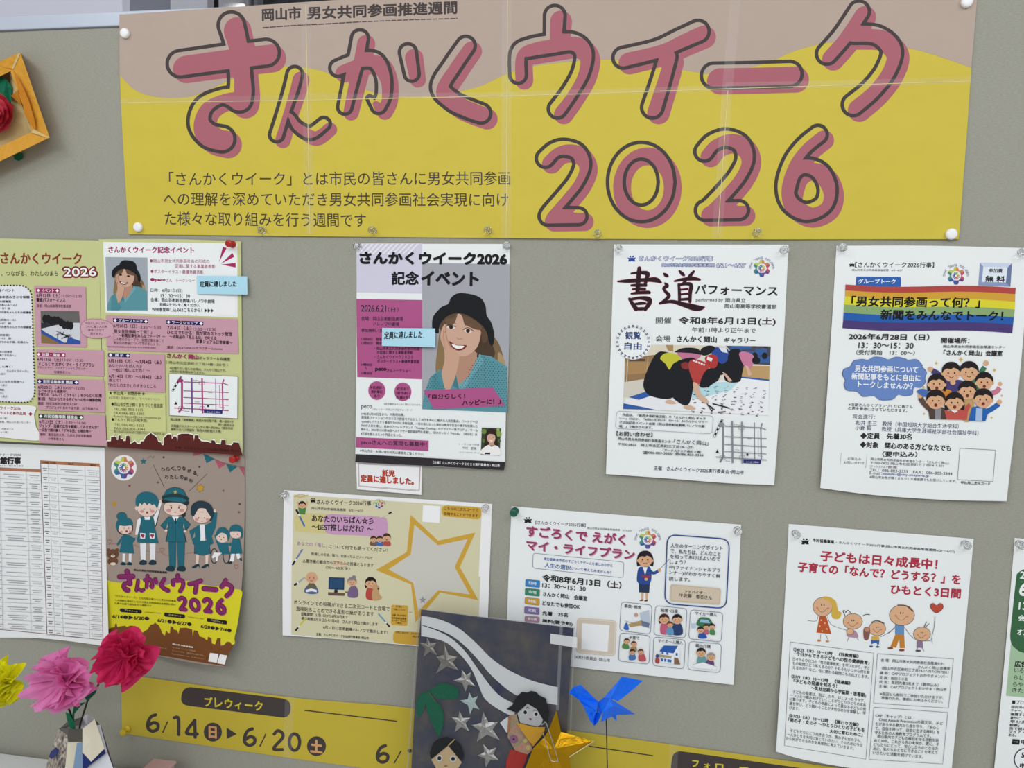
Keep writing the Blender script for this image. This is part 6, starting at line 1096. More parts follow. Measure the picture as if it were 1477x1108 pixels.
pushpin(184.5, 1051.5, .0015, ylw, 'yellow pin at the lower left corner of the yellow date banner')

# ================================================================== folded-paper solids given by pixel + distance from the board
def origami(name, V, F, mat, parent=None, thick=.0006, smooth=False, mi=None, view='px'):
    ox, oy, k = VIEW[view]
    W = [P(ox+x/k, oy+y/k, d) for x, y, d in V]
    o = mesh(name, W, F, mat, parent, mi=mi, smooth=smooth)
    if thick: m = o.modifiers.new('thickness', 'SOLIDIFY'); m.thickness = thick; m.offset = 0
    return o
# ---- origami picture frame with a rose, upper left
fr = empty('origami_ornament', VP(0, 165, .0)); tag(fr, 'orange folded paper frame with a red paper rose, cut by the left edge', 'paper frame')
org = paper('e0a238', .5, .3, 60, name='orange_paper'); orgl = paper('d9bf84', .55, .2, 40, name='orange_paper_back'); orgs = paper('cf8420', .5, .2, 60, name='orange_paper_shaded')  # last one: same orange paper, darkened to paint in shading on the flaps
tp, rt_, bt, lf = (180, 98, .030), (440, 852, .028), (-560, 1330, .026), (-820, 520, .026)       # outer corners
itp, irt, ibt, ilf = (95, 262, .024), (290, 800, .022), (-420, 1130, .022), (-640, 620, .022)
V = [tp, rt_, bt, lf, itp, irt, ibt, ilf, (178, 100, .002), (432, 846, .002), (-555, 1322, .002), (-815, 520, .002)]
origami('rim', V, [(0, 1, 5, 4), (1, 2, 6, 5), (2, 3, 7, 6), (3, 0, 4, 7)], org, fr, view='O1')
origami('outer_side', V, [(0, 8, 9, 1), (1, 9, 10, 2), (2, 10, 11, 3), (3, 11, 8, 0)], org, fr, view='O1')
origami('back_panel', [(170, 130, .003), (425, 835, .003), (-550, 1300, .003), (-800, 520, .003)], [(0, 1, 2, 3)], orgl, fr, view='O1')
origami('inner_fold', [itp, (160, 430, .019), (215, 640, .016), irt, (85, 285, .008), (105, 470, .008), (205, 560, .010), (250, 820, .006), (130, 500, .012)], [(0, 1, 8, 5, 4), (1, 2, 6, 8), (2, 3, 7, 6)], orgl, fr, view='O1')
origami('inner_fold', [irt, (275, 822, .016), (120, 905, .012), (-10, 960, .012), ibt, (190, 935, .022), (90, 895, .020), (5, 1000, .022), (-420, 1100, .01)], [(0, 1, 5), (1, 2, 5), (2, 6, 7, 3), (3, 7, 4, 8)], org, fr, view='O1')
origami('corner_crease', [(185, 100, .031), (120, 245, .026), (105, 240, .026), (160, 108, .031)], [(0, 1, 2, 3)], orgl, fr, thick=.001, view='O1')
origami('corner_crease', [rt_, (300, 780, .024), (280, 808, .025), (425, 858, .029)], [(0, 1, 2, 3)], orgl, fr, thick=.001, view='O1')
origami('folded_flap', [(100, 482, .014), (160, 428, .026), (195, 565, .020), (170, 545, .012)], [(0, 1, 2, 3)], orgs, fr, view='O1')
origami('folded_flap', [(118, 248, .0315), (165, 425, .030), (205, 560, .029), (218, 650, .028), (300, 772, .028), (316, 768, .0295), (305, 690, .0305), (258, 530, .0315), (200, 395, .032)], [(0, 1, 8), (1, 2, 7, 8), (2, 3, 6, 7), (3, 4, 5, 6)], orgs, fr, view='O1')  # inner wall of the rim, its shading painted as a darker orange strip
origami('folded_flap', [(-200, 200, .026), (0, 222, .027), (105, 240, .026), (30, 275, .016), (-100, 300, .01)], [(0, 1, 3, 4), (1, 2, 3)], orgs, fr, view='O1')
grnp = paper('0f6a4c', .6, .3, 60, name='green_paper')
leaf = empty('x', (0, 0, 0)); bpy.data.objects.remove(leaf)
origami('leaf', [(-60, 300, .012), (0, 300, .014), (60, 340, .016), (105, 400, .014), (98, 560, .012), (30, 470, .02), (-40, 420, .014)], [(0, 1, 5, 6), (1, 2, 5), (2, 3, 4, 5)], grnp, fr, view='O1')
origami('leaf', [(120, 1005, .002), (150, 985, .004), (200, 995, .004), (200, 1040, .003), (165, 1058, .003), (130, 1045, .002)], [(0, 1, 2, 3, 4, 5)], grnp, fr, view='O1')
rose = [paper('a81c2c', .5, .2, 50, name='red_paper'), paper('c43a48', .5, .2, 50, name='red_paper_light'), paper('e8e2d8', .5, .2, 50, name='cream_paper')]
rc = (-75, 640)
for ring, (r, z, n, mt, rot) in enumerate(((190, .016, 6, 0, .2), (150, .024, 6, 1, .7), (112, .030, 5, 0, .1), (78, .035, 5, 1, .6), (44, .039, 4, 2, .3))):
    for k in range(n):
        a0 = rot+2*math.pi*k/n; a1 = rot+2*math.pi*(k+1)/n; am = (a0+a1)/2
        V = [(rc[0]+r*math.cos(a0), rc[1]+r*math.sin(a0), z), (rc[0]+r*1.05*math.cos(am), rc[1]+r*1.05*math.sin(am), z+.004), (rc[0]+r*math.cos(a1), rc[1]+r*math.sin(a1), z), (rc[0]+r*.35*math.cos(a1+.4), rc[1]+r*.35*math.sin(a1+.4), z-.002), (rc[0]+r*.35*math.cos(a0+.4), rc[1]+r*.35*math.sin(a0+.4), z-.002)]
        V += [(rc[0]+r*.9*math.cos(a0), rc[1]+r*.9*math.sin(a0), .006), (rc[0]+r*.9*math.cos(a1), rc[1]+r*.9*math.sin(a1), .006)]
        origami('petal', V, [(0, 1, 4), (1, 3, 4), (1, 2, 3), (0, 5, 6, 2)], rose[mt if (k+ring) % 3 else (1-mt if mt < 2 else 2)], fr, view='O1')

# ---- tissue paper flowers
def tissue(name, col):
    m = paper(col, .75, .5, 26, .15, trans=.35, name=name); return m
def frills(name, label, cx, cy, d, rx, ry, mats, layers, seed, tiltv=(0, 0), arms=None):
    """pompom flower: crinkled cupped sheets gathered at the centre"""
    rng = np.random.default_rng(seed); c = P(cx, cy, d); root = empty(name, Vector(c.tolist())); tag(root, label, 'paper flower')
    nrm = np.array([tiltv[0], -1, tiltv[1]]); nrm /= np.linalg.norm(nrm); ux = np.array([1, 0, 0]) - nrm*nrm[0]; ux /= np.linalg.norm(ux); uz = np.cross(nrm, ux)*-1
    if uz[2] < 0: uz = -uz
    sx, sz = rx/FPX*(DIST-d)*1.03, ry/FPX*(DIST-d)*1.03
    for L in range(layers):
        na, nr = 84, 9; f = L/(layers-1) if layers > 1 else 0; ph = rng.uniform(0, 6.28, 6); size = 1.08 - .42*f
        lift = -.004 + .022*f; V = []; F = []
        for j in range(nr+1):
            t = .004+.996*j/nr
            for k in range(na):
                a = 2*math.pi*k/na
                lob = 1 + .07*math.sin(5*a+ph[0])*t + .05*math.sin(3*a+ph[1]) + .012*math.sin(9*a+ph[5])*t
                if arms is not None and L < 3: lob *= np.interp(a, arms[0], arms[1])**.6
                crk = t**1.2*(.0075*math.sin(6*a+ph[2]+1.5*t) + .005*math.sin(10*a+ph[3]-2*t) + .0018*math.sin(19*a+ph[4]+3*t))
                swirl = a + (.05+.14*f)*math.sin(5*a+ph[1])*t
                r = size*lob*t; h = lift*t + .012*f*t*t*t + crk*(1.15-.1*f)
                V.append(c + ux*(sx*r*math.cos(swirl)) + uz*(sz*r*math.sin(swirl)) + nrm*h)
        for j in range(nr):
            for k in range(na): a, b = j*na+k, j*na+(k+1) % na; F.append((a, b, b+na, a+na))
        o = mesh('petal_layer', V, F, mats[L % len(mats)], root, smooth=True)
    return root
pk = [tissue('pink_tissue', '=dd7cb8'), tissue('pink_tissue_light', '=e08fc2')]
mg = [tissue('magenta_tissue', '=d8386f'), tissue('magenta_tissue_deep', '=c82a60')]
yw = [tissue('yellow_tissue', '=efdc1a'), tissue('yellow_tissue_light', '=f2e23a')]
AN = np.linspace(0, 2*math.pi, 13)
frills('tissue_flower', 'pink tissue paper flower, middle one in the folded paper vase', 91, 982, .148, 47, 43, pk, 6, 3, (-.15, .05), (AN, [1.1, 1.05, 1.08, 1.10, 1.02, .98, .92, .98, 1.05, 1.08, 1.0, 1.0, 1.1]))
frills('tissue_flower', 'deep magenta tissue paper flower, tallest one above the vase', 178, 949, .130, 40, 42, mg, 6, 8, (.22, .12), (AN, [1.22, .95, 1.0, 1.05, .95, .85, .85, 1.05, 1.12, 1.0, .95, 1.1, 1.22]))
frills('tissue_flower', 'yellow tissue paper flower cut by the left edge of the view', 5, 987, .145, 30, 36, yw, 6, 14, (-.1, .0), (AN, [.9, 1.1, 1.15, .9, 1.0, 1.0, 1.0, 1.0, 1.1, 1.05, .9, .85, .9]))
# ---- folded paper vase
vase = empty('paper_vase', (0, 0, 0)); vb = P(117, 1200, .13)
vase.location = (float(P(117, 1060, .13)[0]), -.13, TT); tag(vase, 'folded magazine paper vase holding tissue flowers, on the white table', 'vase')
def magazine(name, cols, sc_=18):
    m, nt, b = _new(name); N = nt.nodes; L = nt.links
    tc = N.new('ShaderNodeTexCoord'); n = N.new('ShaderNodeTexVoronoi'); n.inputs['Scale'].default_value = sc_; n2 = N.new('ShaderNodeTexNoise'); n2.inputs['Scale'].default_value = sc_*2.2; n2.inputs['Detail'].default_value = 6
    L.new(tc.outputs['Object'], n.inputs['Vector']); L.new(tc.outputs['Object'], n2.inputs['Vector'])
    mx = N.new('ShaderNodeMath'); mx.operation = 'ADD'; L.new(n2.outputs['Fac'], mx.inputs[0]); s_ = N.new('ShaderNodeMath'); s_.operation = 'MULTIPLY_ADD'; s_.inputs[1].default_value = .45; s_.inputs[2].default_value = -.2
    sep = N.new('ShaderNodeSeparateColor'); L.new(n.outputs['Color'], sep.inputs[0]); L.new(sep.outputs[0], s_.inputs[0]); L.new(s_.outputs[0], mx.inputs[1])
    r = N.new('ShaderNodeValToRGB'); e = r.color_ramp.elements
    while len(e) < len(cols): e.new(.5)
    for i, c in enumerate(cols): e[i].position = .25+.5*i/(len(cols)-1); e[i].color = [x/LIT for x in lin(c)]+[1]
    L.new(mx.outputs[0], r.inputs[0]); L.new(r.outputs[0], b.inputs['Base Color']); b.inputs['Roughness'].default_value = .3; return m
mz1 = magazine('magazine_photo', ['3a302c', '8a7c70', 'b0a496', '6a5c54', 'c9c0b2'], 60)
mzl = paper('d3ceb8', .35, .1, 20, name='magazine_cream'); mzb = paper('1f2c6c', .35, .1, 20, name='magazine_blue'); mzs = paper('7f9ab8', .35, .1, 20, name='magazine_sky'); mzd = paper('56524c', .35, .1, 20, name='magazine_dark'); mzw = paper('c9cbd2', .35, .1, 20, name='magazine_white'); mzx = paper('8a3a5a', .35, .1, 20, name='magazine_red')
# silhouette points in the W1 view; continues to the table below the frame
dv = .13
origami('side_panel', [(430, 820, dv-.005), (498, 870, dv+.012), (500, 1000, dv+.022), (470, 1118, dv+.03), (420, 1400, dv+.045), (225, 1400, dv+.02), (335, 1108, dv+.006)], [(0, 1, 2), (0, 2, 6), (2, 3, 6), (3, 4, 5, 6)], mz1, vase, view='W1')
origami('front_panel', [(498, 905, dv+.016), (605, 905, dv+.022), (605, 1110, dv+.032), (600, 1400, dv+.05), (420, 1400, dv+.045), (480, 1110, dv+.03)], [(0, 1, 2, 5), (5, 2, 3, 4)], mzl, vase, view='W1')
origami('blue_stripe', [(565, 925, dv+.0235), (605, 920, dv+.0245), (605, 1110, dv+.0335), (602, 1400, dv+.0515), (500, 1400, dv+.049), (538, 1110, dv+.033)], [(0, 1, 2, 5), (5, 2, 3, 4)], mzs, vase, view='W1')
origami('neck_band', [(430, 815, dv-.004), (505, 822, dv+.012), (607, 820, dv+.016), (607, 915, dv+.024), (500, 918, dv+.018), (498, 870, dv+.0135)], [(0, 1, 5), (1, 2, 3, 4, 5)], mzd, vase, view='W1')
origami('front_panel', [(605, 820, dv+.018), (735, 790, dv+.004), (790, 1000, dv+.016), (830, 1110, dv+.022), (900, 1400, dv+.035), (600, 1400, dv+.052), (605, 1110, dv+.034)], [(0, 1, 2, 6), (2, 3, 6), (3, 4, 5, 6)], mzw, vase, view='W1')
origami('white_point', [(605, 822, dv+.022), (695, 750, dv+.010), (765, 965, dv+.021), (668, 1062, dv+.036), (605, 990, dv+.032), (660, 900, dv+.024)], [(0, 1, 5), (1, 2, 5), (2, 3, 5), (3, 4, 5), (4, 0, 5)], mzl, vase, view='W1')
origami('blue_point', [(607, 1000, dv+.030), (668, 1064, dv+.034), (640, 1110, dv+.036), (607, 1110, dv+.036)], [(0, 1, 2, 3)], mzb, vase, view='W1')
origami('blue_point', [(668, 1064, dv+.034), (765, 970, dv+.018), (775, 1000, dv+.02), (655, 1090, dv+.036)], [(0, 1, 2, 3)], mzb, vase, view='W1')
origami('side_panel', [(695, 752, dv+.004), (740, 800, dv-.01), (830, 1095, dv+.004), (835, 1115, dv+.005), (900, 1400, dv+.02), (880, 1400, dv+.03), (795, 1010, dv+.014), (765, 960, dv+.012)], [(0, 1, 6, 7), (1, 2, 6), (2, 3, 4, 5, 6)], mzb, vase, view='W1')
origami('rear_panel', [(430, 820, dv-.006), (490, 772, dv-.03), (600, 735, dv-.035), (640, 715, dv-.035), (695, 750, dv-.005), (735, 900, dv-.01), (640, 1000, dv-.02), (450, 900, dv-.02)], [(0, 1, 7), (1, 2, 6, 7), (2, 3, 4, 5, 6)], mzw, vase, view='W1')
origami('collar_fold', [(490, 772, dv-.029), (600, 735, dv-.034), (595, 790, dv-.02), (520, 800, dv-.015), (440, 822, dv-.004)], [(0, 1, 2, 3, 4)], mzd, vase, view='W1')
origami('blue_patch', [(375, 985, dv+.012), (410, 958, dv+.0165), (432, 975, dv+.019), (415, 1015, dv+.019), (380, 1040, dv+.014), (360, 1025, dv+.011)], [(0, 1, 2, 3, 4, 5)], mzb, vase, view='W1')
# stems and leaves
def rod(name, pts, r, mat, parent=None, n=8):
    pts = [np.array(p, float) for p in pts]; V = []; F = []
    for i, p in enumerate(pts):
        t = pts[min(i+1, len(pts)-1)]-pts[max(i-1, 0)]; t /= np.linalg.norm(t); a = np.cross(t, [0, 1, 0] if abs(t[1]) < .9 else [1, 0, 0]); a /= np.linalg.norm(a); b = np.cross(t, a)
        for k in range(n): w_ = 2*math.pi*k/n; V.append(p + r*(a*math.cos(w_)+b*math.sin(w_)))
    for i in range(len(pts)-1):
        for k in range(n): q, s_ = i*n+k, i*n+(k+1) % n; F.append((q, s_, s_+n, q+n))
    F += [tuple(range(n)), tuple(range((len(pts)-1)*n, len(pts)*n))[::-1]]
    return mesh(name, V, F, mat, parent, smooth=True)
w1 = lambda x, y, d: P(x/5.0826, 890+y/5.0826, d)
flowers = [o for o in bpy.data.objects if o.name.startswith('tissue_flower')]
blk = plain('dark_wire', '1a1c1a', .5)
rod('stem', [w1(765, 330, .125), w1(720, 500, .125), w1(640, 620, .125), w1(590, 780, .125), w1(570, 900, .125)], .0012, blk, flowers[1])
rod('stem', [w1(470, 600, .145), w1(515, 700, .14), w1(545, 820, .135), w1(550, 920, .13)], .0012, blk, flowers[0])
rod('stem', [P(3, 990, .14), P(-12, 1040, .14), P(-25, 1110, .14), np.array([*P(-30, 1160, .14)[:2], TT])], .0012, blk, flowers[2])
origami('leaf', [(622, 590, .125), (715, 515, .128), (700, 560, .13), (640, 618, .128)], [(0, 1, 2, 3)], grnp, flowers[1], view='W1')
origami('leaf', [(545, 640, .136), (630, 625, .134), (590, 655, .138), (545, 710, .137), (540, 820, .134), (530, 720, .135)], [(0, 1, 2, 3), (3, 4, 5, 0)], grnp, flowers[0], view='W1')
origami('leaf', [(483, 700, .146), (510, 712, .146), (550, 780, .142), (550, 822, .14), (515, 818, .142), (490, 750, .146)], [(0, 1, 2, 3, 4, 5)], grnp, flowers[0], view='W1')
# ---- small pink paper box standing behind the vase
pb = empty('paper_box', (0, 0, 0)); c0 = P(226, 1104, .05)
pb.location = (float(c0[0]), float(c0[1]), TT); tag(pb, 'small pink paper box peeping up at the bottom edge right of the vase', 'box')
pkp = paper('c9a6a6', .6, .1, 20, name='pink_card')
zt = float(c0[2])+.001
box('box_body', (float(c0[0])-.012, float(c0[1])-.012, TT), (float(c0[0])+.02, float(c0[1])+.012, zt-.002), pkp, pb, .002); box('box_lid', (float(c0[0])-.014, float(c0[1])-.014, zt-.004), (float(c0[0])+.022, float(c0[1])+.014, zt), pkp, pb, .0015)

# ================================================================== collage picture in a clear bag, leaning on the board
dB = lambda x, y: .022 + .050*np.clip((np.asarray(y, float)-875)/330, 0, 1.3)
def darkpaper():
    m, nt, b = _new('ink_blue_washi'); N = nt.nodes; L = nt.links; tc = N.new('ShaderNodeTexCoord'); n = N.new('ShaderNodeTexNoise'); n.inputs['Scale'].default_value = 22; n.inputs['Detail'].default_value = 8
    n.inputs['Roughness'].default_value = .7; L.new(tc.outputs['Object'], n.inputs['Vector']); r = N.new('ShaderNodeValToRGB'); e = r.color_ramp.elements; e.new(.5)
    for i, (p_, c) in enumerate(((.3, '30355a'), (.5, '4b4c58'), (.72, '6a6258'))): e[i].position = p_; e[i].color = [x/LIT for x in lin(c)]+[1]
    L.new(n.outputs['Fac'], r.inputs[0]); L.new(r.outputs[0], b.inputs['Base Color']); b.inputs['Roughness'].default_value = .8
    bp = N.new('ShaderNodeBump'); bp.inputs['Strength'].default_value = .3; bp.inputs['Distance'].default_value = .004; L.new(n.outputs['Fac'], bp.inputs['Height']); L.new(bp.outputs['Normal'], b.inputs['Normal']); return m
YB = 1178
col_ = Sheet('collage_picture', 'dark blue collage picture with white river, silver stars and paper faces, inside a bag', 'picture',
    [[(607.5, 879), (718, 893), (827.5, 906)], [(600, 985), (710, 1000), (820, 1010)], [(590, YB-8), (700, YB+8), (812, YB+22)]], dB, darkpaper(), n=(16, 18), thick=.0015)
wp = paper('dcdfe0', .6, .1, 20, name='white_washi')
def patch(name, pts, mat, lift, view='B1', smooth=False, th=.0005, label=None, curve=True):
    """a cut paper piece lying on the collage"""
    ox, oy, k = VIEW[view]; q = np.array([(ox+x/k, oy+y/k) for x, y in pts])
    if smooth: q = catmull(q, 5, True)
    n = len(q); d = dB(q[:, 0], q[:, 1]) + .0015 + lift
    Vt = np.vstack([P(q[:, 0], q[:, 1], d+th), P(q[:, 0], q[:, 1], d)])
    t = [tuple(x) for x in tessellate_polygon([[Vector((a, b, 0)) for a, b in q]])]
    F = t + [tuple(i+n for i in reversed(f)) for f in t] + [(i, (i+1) % n, n+(i+1) % n, n+i) for i in range(n)]
    o = mesh(name, Vt, F, mat, col_.o)
    if label: o['label'] = label
    return o
R1_ = catmull([(175, 85), (290, 108), (420, 165), (540, 265), (650, 375), (780, 460), (930, 525), (1092, 565)], 5); R2_ = catmull([(1090, 685), (960, 660), (800, 612), (650, 490), (560, 385), (470, 290), (380, 220), (290, 180), (195, 150)], 5)
patch('river_strip', np.vstack([R1_, R2_, [(175, 149)]]), wp, .0006)
R3_ = catmull([(195, 156), (290, 190), (380, 240), (470, 325), (560, 450), (650, 570), (720, 635), (830, 690)], 5); R4_ = catmull([(790, 765), (680, 705), (600, 640), (560, 550), (510, 440), (440, 350), (350, 270), (250, 235), (175, 222)], 5)
patch('river_strip', np.vstack([R3_, R4_, [(175, 150)]]), wp, .0008)
silver = foil('c9c8c4', .38, 60); silver2 = foil('b0aca6', .45, 60); pale = paper('b9cfcc', .4, .1, 30, name='pale_foil')
def facet_star(name, pts, mat, lift, hgt=.002, view='B1', parent=None):
    """ten outline points, raised at the middle"""
    ox, oy, k = VIEW[view]; q = np.array([(ox+x/k, oy+y/k) for x, y in pts]); c = q.mean(0); q2 = np.vstack([q, [c]]); n = len(q)
    d = dB(q2[:, 0], q2[:, 1])+.0015+lift; d[-1] += hgt; top = P(q2[:, 0], q2[:, 1], d+.0004); bot = P(q2[:, 0], q2[:, 1], dB(q2[:, 0], q2[:, 1])+.0015+lift)
    F = [(i, (i+1) % n, n) for i in range(n)] + [(n+1+(i+1) % n, n+1+i, 2*n+1) for i in range(n)] + [(i, n+1+i, n+1+(i+1) % n, (i+1) % n) for i in range(n)]
    return mesh(name, np.vstack([top, bot]), F, mat, parent or col_.o)
def inter(tips, k=.42):
    """five tips -> ten points"""
    t = np.array(tips, float); c = t.mean(0); out = []
    for i in range(5): a, b = t[i], t[(i+1) % 5]; m = (a+b)/2; out += [a, c+(m-c)*k*1.25]
    return out
for tips, mt in (([(213, 232), (280, 265), (283, 352), (190, 362), (165, 268)], silver2), ([(330, 270), (415, 362), (428, 455), (272, 475), (278, 362)], silver2), ([(448, 447), (512, 462), (537, 558), (473, 595), (390, 520)], silver), ([(497, 598), (555, 625), (565, 715), (503, 748), (435, 655)], pale),
                 ([(432, 725), (505, 770), (497, 862), (398, 868), (380, 768)], silver), ([(590, 728), (690, 798), (702, 920), (548, 930), (512, 820)], silver), ([(592, 950), (680, 968), (697, 1055), (608, 1105), (553, 1023)], silver)):
    facet_star('silver_star', inter(tips), mt, .001)
facet_star('silver_star', inter([(705, 1085), (712, 1105), (716, 1140), (690, 1150), (694, 1110)]), silver, .001)
patch('bamboo_leaf', [(225, 585), (300, 540), (350, 540), (430, 572), (425, 600), (430, 625), (400, 645), (300, 645), (250, 622)], grnp, .0012); patch('bamboo_leaf', [(230, 600), (262, 650), (300, 680), (325, 740), (322, 820), (300, 895), (285, 890), (240, 800), (210, 720), (205, 660)], grnp, .0016); patch('bamboo_leaf', [(222, 590), (165, 610), (145, 650), (142, 700), (150, 775), (180, 740), (205, 680), (228, 640)], grnp, .0014)
patch('leaf_vein', [(222, 600), (228, 598), (272, 660), (268, 664)], paper('5c7a4c', .6, .1, 20, name='vein'), .0023, th=.0003)
hair = paper('15181c', .45, .15, 40, name='black_paper'); skin = paper('dcc092', .6, .1, 20, name='skin_paper'); grey = paper('c6c6c8', .6, .1, 20, name='pale_face_paper'); eyew = paper('eceef0', .4, .0, 20, name='eye_white'); eyeb = plain('eye_black', '0c0c0e', .2)
def disc(name, cx, cy, rx, ry, mat, lift, view, th=.0006, n=20): return patch(name, [(cx+rx*math.cos(2*math.pi*k/n), cy+ry*math.sin(2*math.pi*k/n)) for k in range(n)], mat, lift, view, th=th)
# first face (B2 view), hair folded in two lobes
patch('paper_face', [(300, 990), (530, 805), (715, 1030), (640, 1150), (520, 1250), (400, 1180)], skin, .002, 'B2'); patch('paper_hair', [(280, 900), (330, 760), (420, 700), (520, 685), (615, 718), (520, 812), (305, 988), (285, 950)], hair, .0026, 'B2'); patch('paper_hair', [(540, 800), (620, 722), (700, 790), (735, 900), (738, 960), (712, 1025)], hair, .0026, 'B2')
patch('hair_parting', [(525, 800), (612, 716), (620, 724), (540, 808)], orgl, .0034, 'B2', th=.0004)
for x, y in ((412, 973), (597, 983)): disc('eye_white', x, y, 43, 43, eyew, .0026, 'B2'); disc('pupil', x-2, y+2, 26, 28, eyeb, .0034, 'B2', .001)
patch('mouth', [(470, 1076), (520, 1072), (518, 1084), (480, 1090)], paper('9a5a44', .5, 0, 20, name='mouth_paper'), .0026, 'B2', th=.0002)
# second figure (B3 view)
cloth1 = magazine('patterned_washi', ['c98a6c', 'd09a84', '9fa07a', 'c27a6a'], 90); redc = paper('c03228', .55, .2, 30, name='red_cloth_paper'); goldp = paper('e9ae1c', .35, .2, 30, .5, name='gold_yellow_paper')
patch('red_robe', [(225, 745), (375, 790), (355, 860), (330, 911), (300, 1050), (180, 1050), (185, 850)], redc, .002, 'B3')
patch('white_underlay', [(130, 508), (200, 455), (215, 560), (190, 600)], wp, .002, 'B3')
patch('robe_body', [(205, 450), (275, 430), (300, 520), (415, 720), (420, 750), (375, 790), (265, 755), (195, 630), (210, 560)], cloth1, .0025, 'B3')
patch('robe_band', [(205, 460), (225, 455), (215, 590), (195, 600)], paper('c98050', .5, .1, 20, name='band_paper'), .0032, 'B3'); disc('printed_blossom', 252, 655, 38, 38, paper('a06a90', .5, .1, 20, name='blossom_print'), .0032, 'B3', .0002); disc('printed_blossom', 252, 655, 9, 9, paper('4c1c40', .5, .1, 20, name='blossom_core'), .0036, 'B3', .0002)
for x, y, r in ((355, 670, 18), (382, 730, 23)): disc('printed_blossom', x, y, r, r, paper('d6cc7c', .5, .1, 20, name='yellow_blossom'), .0032, 'B3', .0002)
patch('paper_face', [(285, 425), (370, 345), (430, 345), (510, 480), (500, 520), (465, 545), (310, 510)], grey, .0045, 'B3')
patch('paper_hair', [(188, 388), (240, 350), (285, 270), (325, 235), (375, 240), (405, 225), (450, 235), (480, 265), (535, 290), (565, 400), (560, 480), (552, 510), (520, 490), (460, 390), (400, 355), (375, 338), (330, 370), (275, 420)], hair, .0052, 'B3')
for x, y in ((354, 417), (450, 433)): disc('eye_white', x, y, 25, 26, eyew, .0052, 'B3'); disc('pupil', x, y, 15, 16, eyeb, .006, 'B3', .001)
patch('mouth', [(385, 475), (400, 468), (415, 478), (400, 488)], paper('7c2430', .5, 0, 20, name='lip_paper'), .0052, 'B3', th=.0002)
patch('eyebrow', [(360, 378), (375, 366), (390, 380), (388, 386), (375, 374), (364, 384)], hair, .0052, 'B3', th=.0002); patch('eyebrow', [(425, 400), (440, 392), (455, 398), (453, 404), (440, 398), (428, 405)], hair, .0052, 'B3', th=.0002)
patch('gold_collar', [(273, 508), (330, 520), (420, 545), (530, 550), (520, 600), (425, 720), (340, 605)], goldp, .0065, 'B3')
# clear bag around the picture
bag_f = film('bag_film', .10, .12, base=.02); bagd = lambda x, y: dB(x, y)+.0105
bagS = Sheet('clear_bag', 'clear plastic bag around the dark collage, white tape at its upper right', 'bag',
    [[(603, 877), (716, 892), (829, 904)], [(596, 985), (712, 1000), (824, 1012)], [(582, YB-10), (700, YB+8), (820, YB+24)]], lambda x, y: bagd(x, y) + .0008*np.sin(x*.11+y*.05), bag_f, n=(20, 22), thick=.0001)
sidef = film('bag_edge', .22, .2, base=.5)
for pts in ([(604, 878), (597, 985), (583, YB-8)], [(829, 904), (824, 1012), (819, YB+22)], [(603, 877.5), (716, 892.5), (829, 904.5)]):
    A = Art(bagS, 'bag_seam', 'px'); A.l(pts, 2.4, sidef); A.done()
A = Art(bagS, 'flap_tape', 'B1', lift=.0004); A.l([(1118, 100), (1105, 380), (1090, 720)], 4.6, film('flap_film', .2, .3, base=.6)); A.done()
A = Art(bagS, 'white_tape', 'B1', lift=.0006); A.p([(1043, 205), (1222, 230), (1220, 302), (1040, 272)], film('milky_tape', .72, .4)); A.done()
# gold star clipped to the bag
gold = foil('d09c14', .34, 26); gold_edge = paper('e2d9a0', .4, .1, 20, name='star_edge')
dS = lambda x, y: bagd(x, y) - .0015
gs = empty('gold_star', VP(800, 1060, .06)); tag(gs, 'gold foil paper star clipped over the right side of the dark collage', 'star')
def gpt(p, extra): ox, oy, k = VIEW['B3']; x, y = ox+p[0]/k, oy+p[1]/k; return P(x, y, float(bagd(x, y))+.0035+extra)
gout = [(632, 395), (672, 590), (965, 672), (748, 808), (800, 1200), (520, 1010), (250, 1180), (425, 735), (520, 640), (560, 580)]
ctr = (610, 740); tipx = [0, .001, 0, .001, 0, .001, 0, .001, .001, .001]
Vt = [gpt(p, e_) for p, e_ in zip(gout, tipx)] + [gpt(ctr, .010)]; Vb = [gpt(p, e_-.001) for p, e_ in zip(gout, tipx)] + [gpt(ctr, -.001)]; n = 10
mesh('foil_face', Vt+Vb, [(i, n, (i+1) % n) for i in range(n)] + [(n+1+(i+1) % n, 2*n+1, n+1+i) for i in range(n)] + [(i, (i+1) % n, n+1+(i+1) % n, n+1+i) for i in range(n)], gold, gs)
rod('pale_edge', [gpt((965, 672), .0006), gpt((745, 812), .0016)], .0006, gold_edge, gs)
# paper clip
pc = empty('paper_clip', VP(790, 1050, .07)); tag(pc, 'silver wire paper clip holding the gold star beside the yellow collar', 'clip')
clp = [(500, 530), (520, 515), (545, 525), (640, 820), (630, 848), (600, 850), (575, 820), (510, 590)]
cc = catmull(clp, 5); rod('bent_wire', [gpt(q, .0125-.003*abs(i/len(cc)-.5)) for i, q in enumerate(cc)], .00055, plain('clip_steel', 'c9c6c0', .25, .8, raw=True), pc, 8)
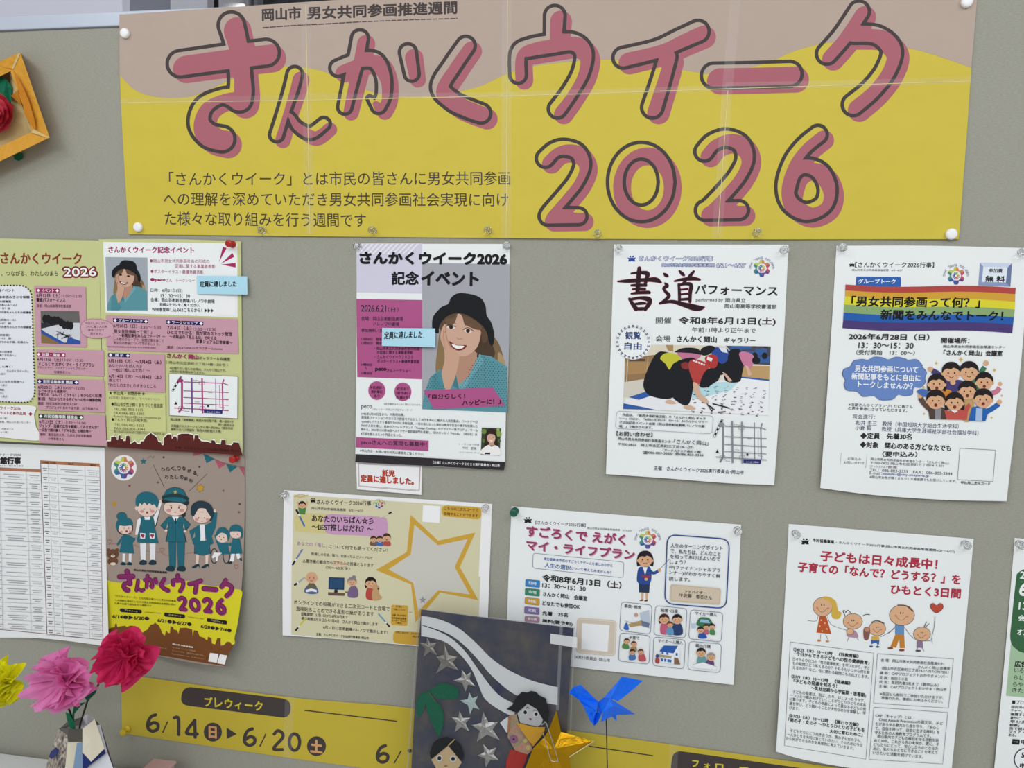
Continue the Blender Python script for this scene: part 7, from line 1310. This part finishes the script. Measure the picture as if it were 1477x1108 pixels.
# ---- blue origami crane on a wire
cr = empty('origami_crane', VP(872, 1020, .10)); tag(cr, 'bright blue folded paper crane on a thin wire, right of the collage', 'paper crane')
blu = paper('=0c64ee', .45, .25, 60, .3, name='blue_paper')
dc = .10
origami('left_wing', [(740, 245, dc+.02), (785, 190, dc+.012), (850, 172, dc+.008), (1003, 325, dc), (985, 400, dc+.01), (960, 480, dc+.012), (925, 480, dc+.014), (865, 350, dc+.018), (828, 300, dc+.006)], [(0, 1, 8), (1, 2, 8), (2, 3, 8), (8, 3, 4, 7), (7, 4, 5, 6)], blu, cr, view='B3')
origami('right_wing', [(1215, 98, dc-.018), (1398, 136, dc-.024), (1180, 318, dc-.002), (1110, 292, dc), (1050, 290, dc+.002), (1150, 300, dc-.004), (1290, 230, dc-.02)], [(0, 1, 6), (0, 6, 3, 4), (3, 6, 2), ], blu, cr, view='B3')
origami('body', [(1005, 325, dc), (1050, 285, dc), (1110, 290, dc+.008), (1040, 410, dc+.018), (1000, 500, dc+.012), (968, 538, dc+.008), (920, 478, dc+.012), (985, 420, dc+.002), (945, 430, dc+.016)], [(0, 1, 3, 7), (1, 2, 3), (3, 4, 7), (7, 4, 5), (7, 5, 8), (8, 5, 6)], blu, cr, view='B3')
origami('tail', [(1105, 292, dc+.010), (1330, 432, dc-.01), (1145, 440, dc+.006), (1030, 500, dc+.014), (1042, 408, dc+.018), (1135, 360, dc+.016)], [(0, 1, 5), (1, 2, 5), (5, 2, 3, 4), (0, 5, 4)], blu, cr, view='B3')
origami('tail_point', [(1120, 448, dc+.006), (1160, 440, dc), (1165, 495, dc+.002)], [(0, 1, 2)], blu, cr, view='B3')
wx = P(876, 1108, dc); tipw = P(874.5, 1036, dc+.008)
rod('wire', [tipw, np.array([wx[0], wx[1], wx[2]]), np.array([wx[0], wx[1], TT+.01])], .0007, blk, cr)
box('wire_base', (wx[0]-.02, wx[1]-.02, TT), (wx[0]+.02, wx[1]+.02, TT+.012), plain('base_wood', 'b09a78', .6), cr, .002)
bpy.data.scenes.remove(_ts)
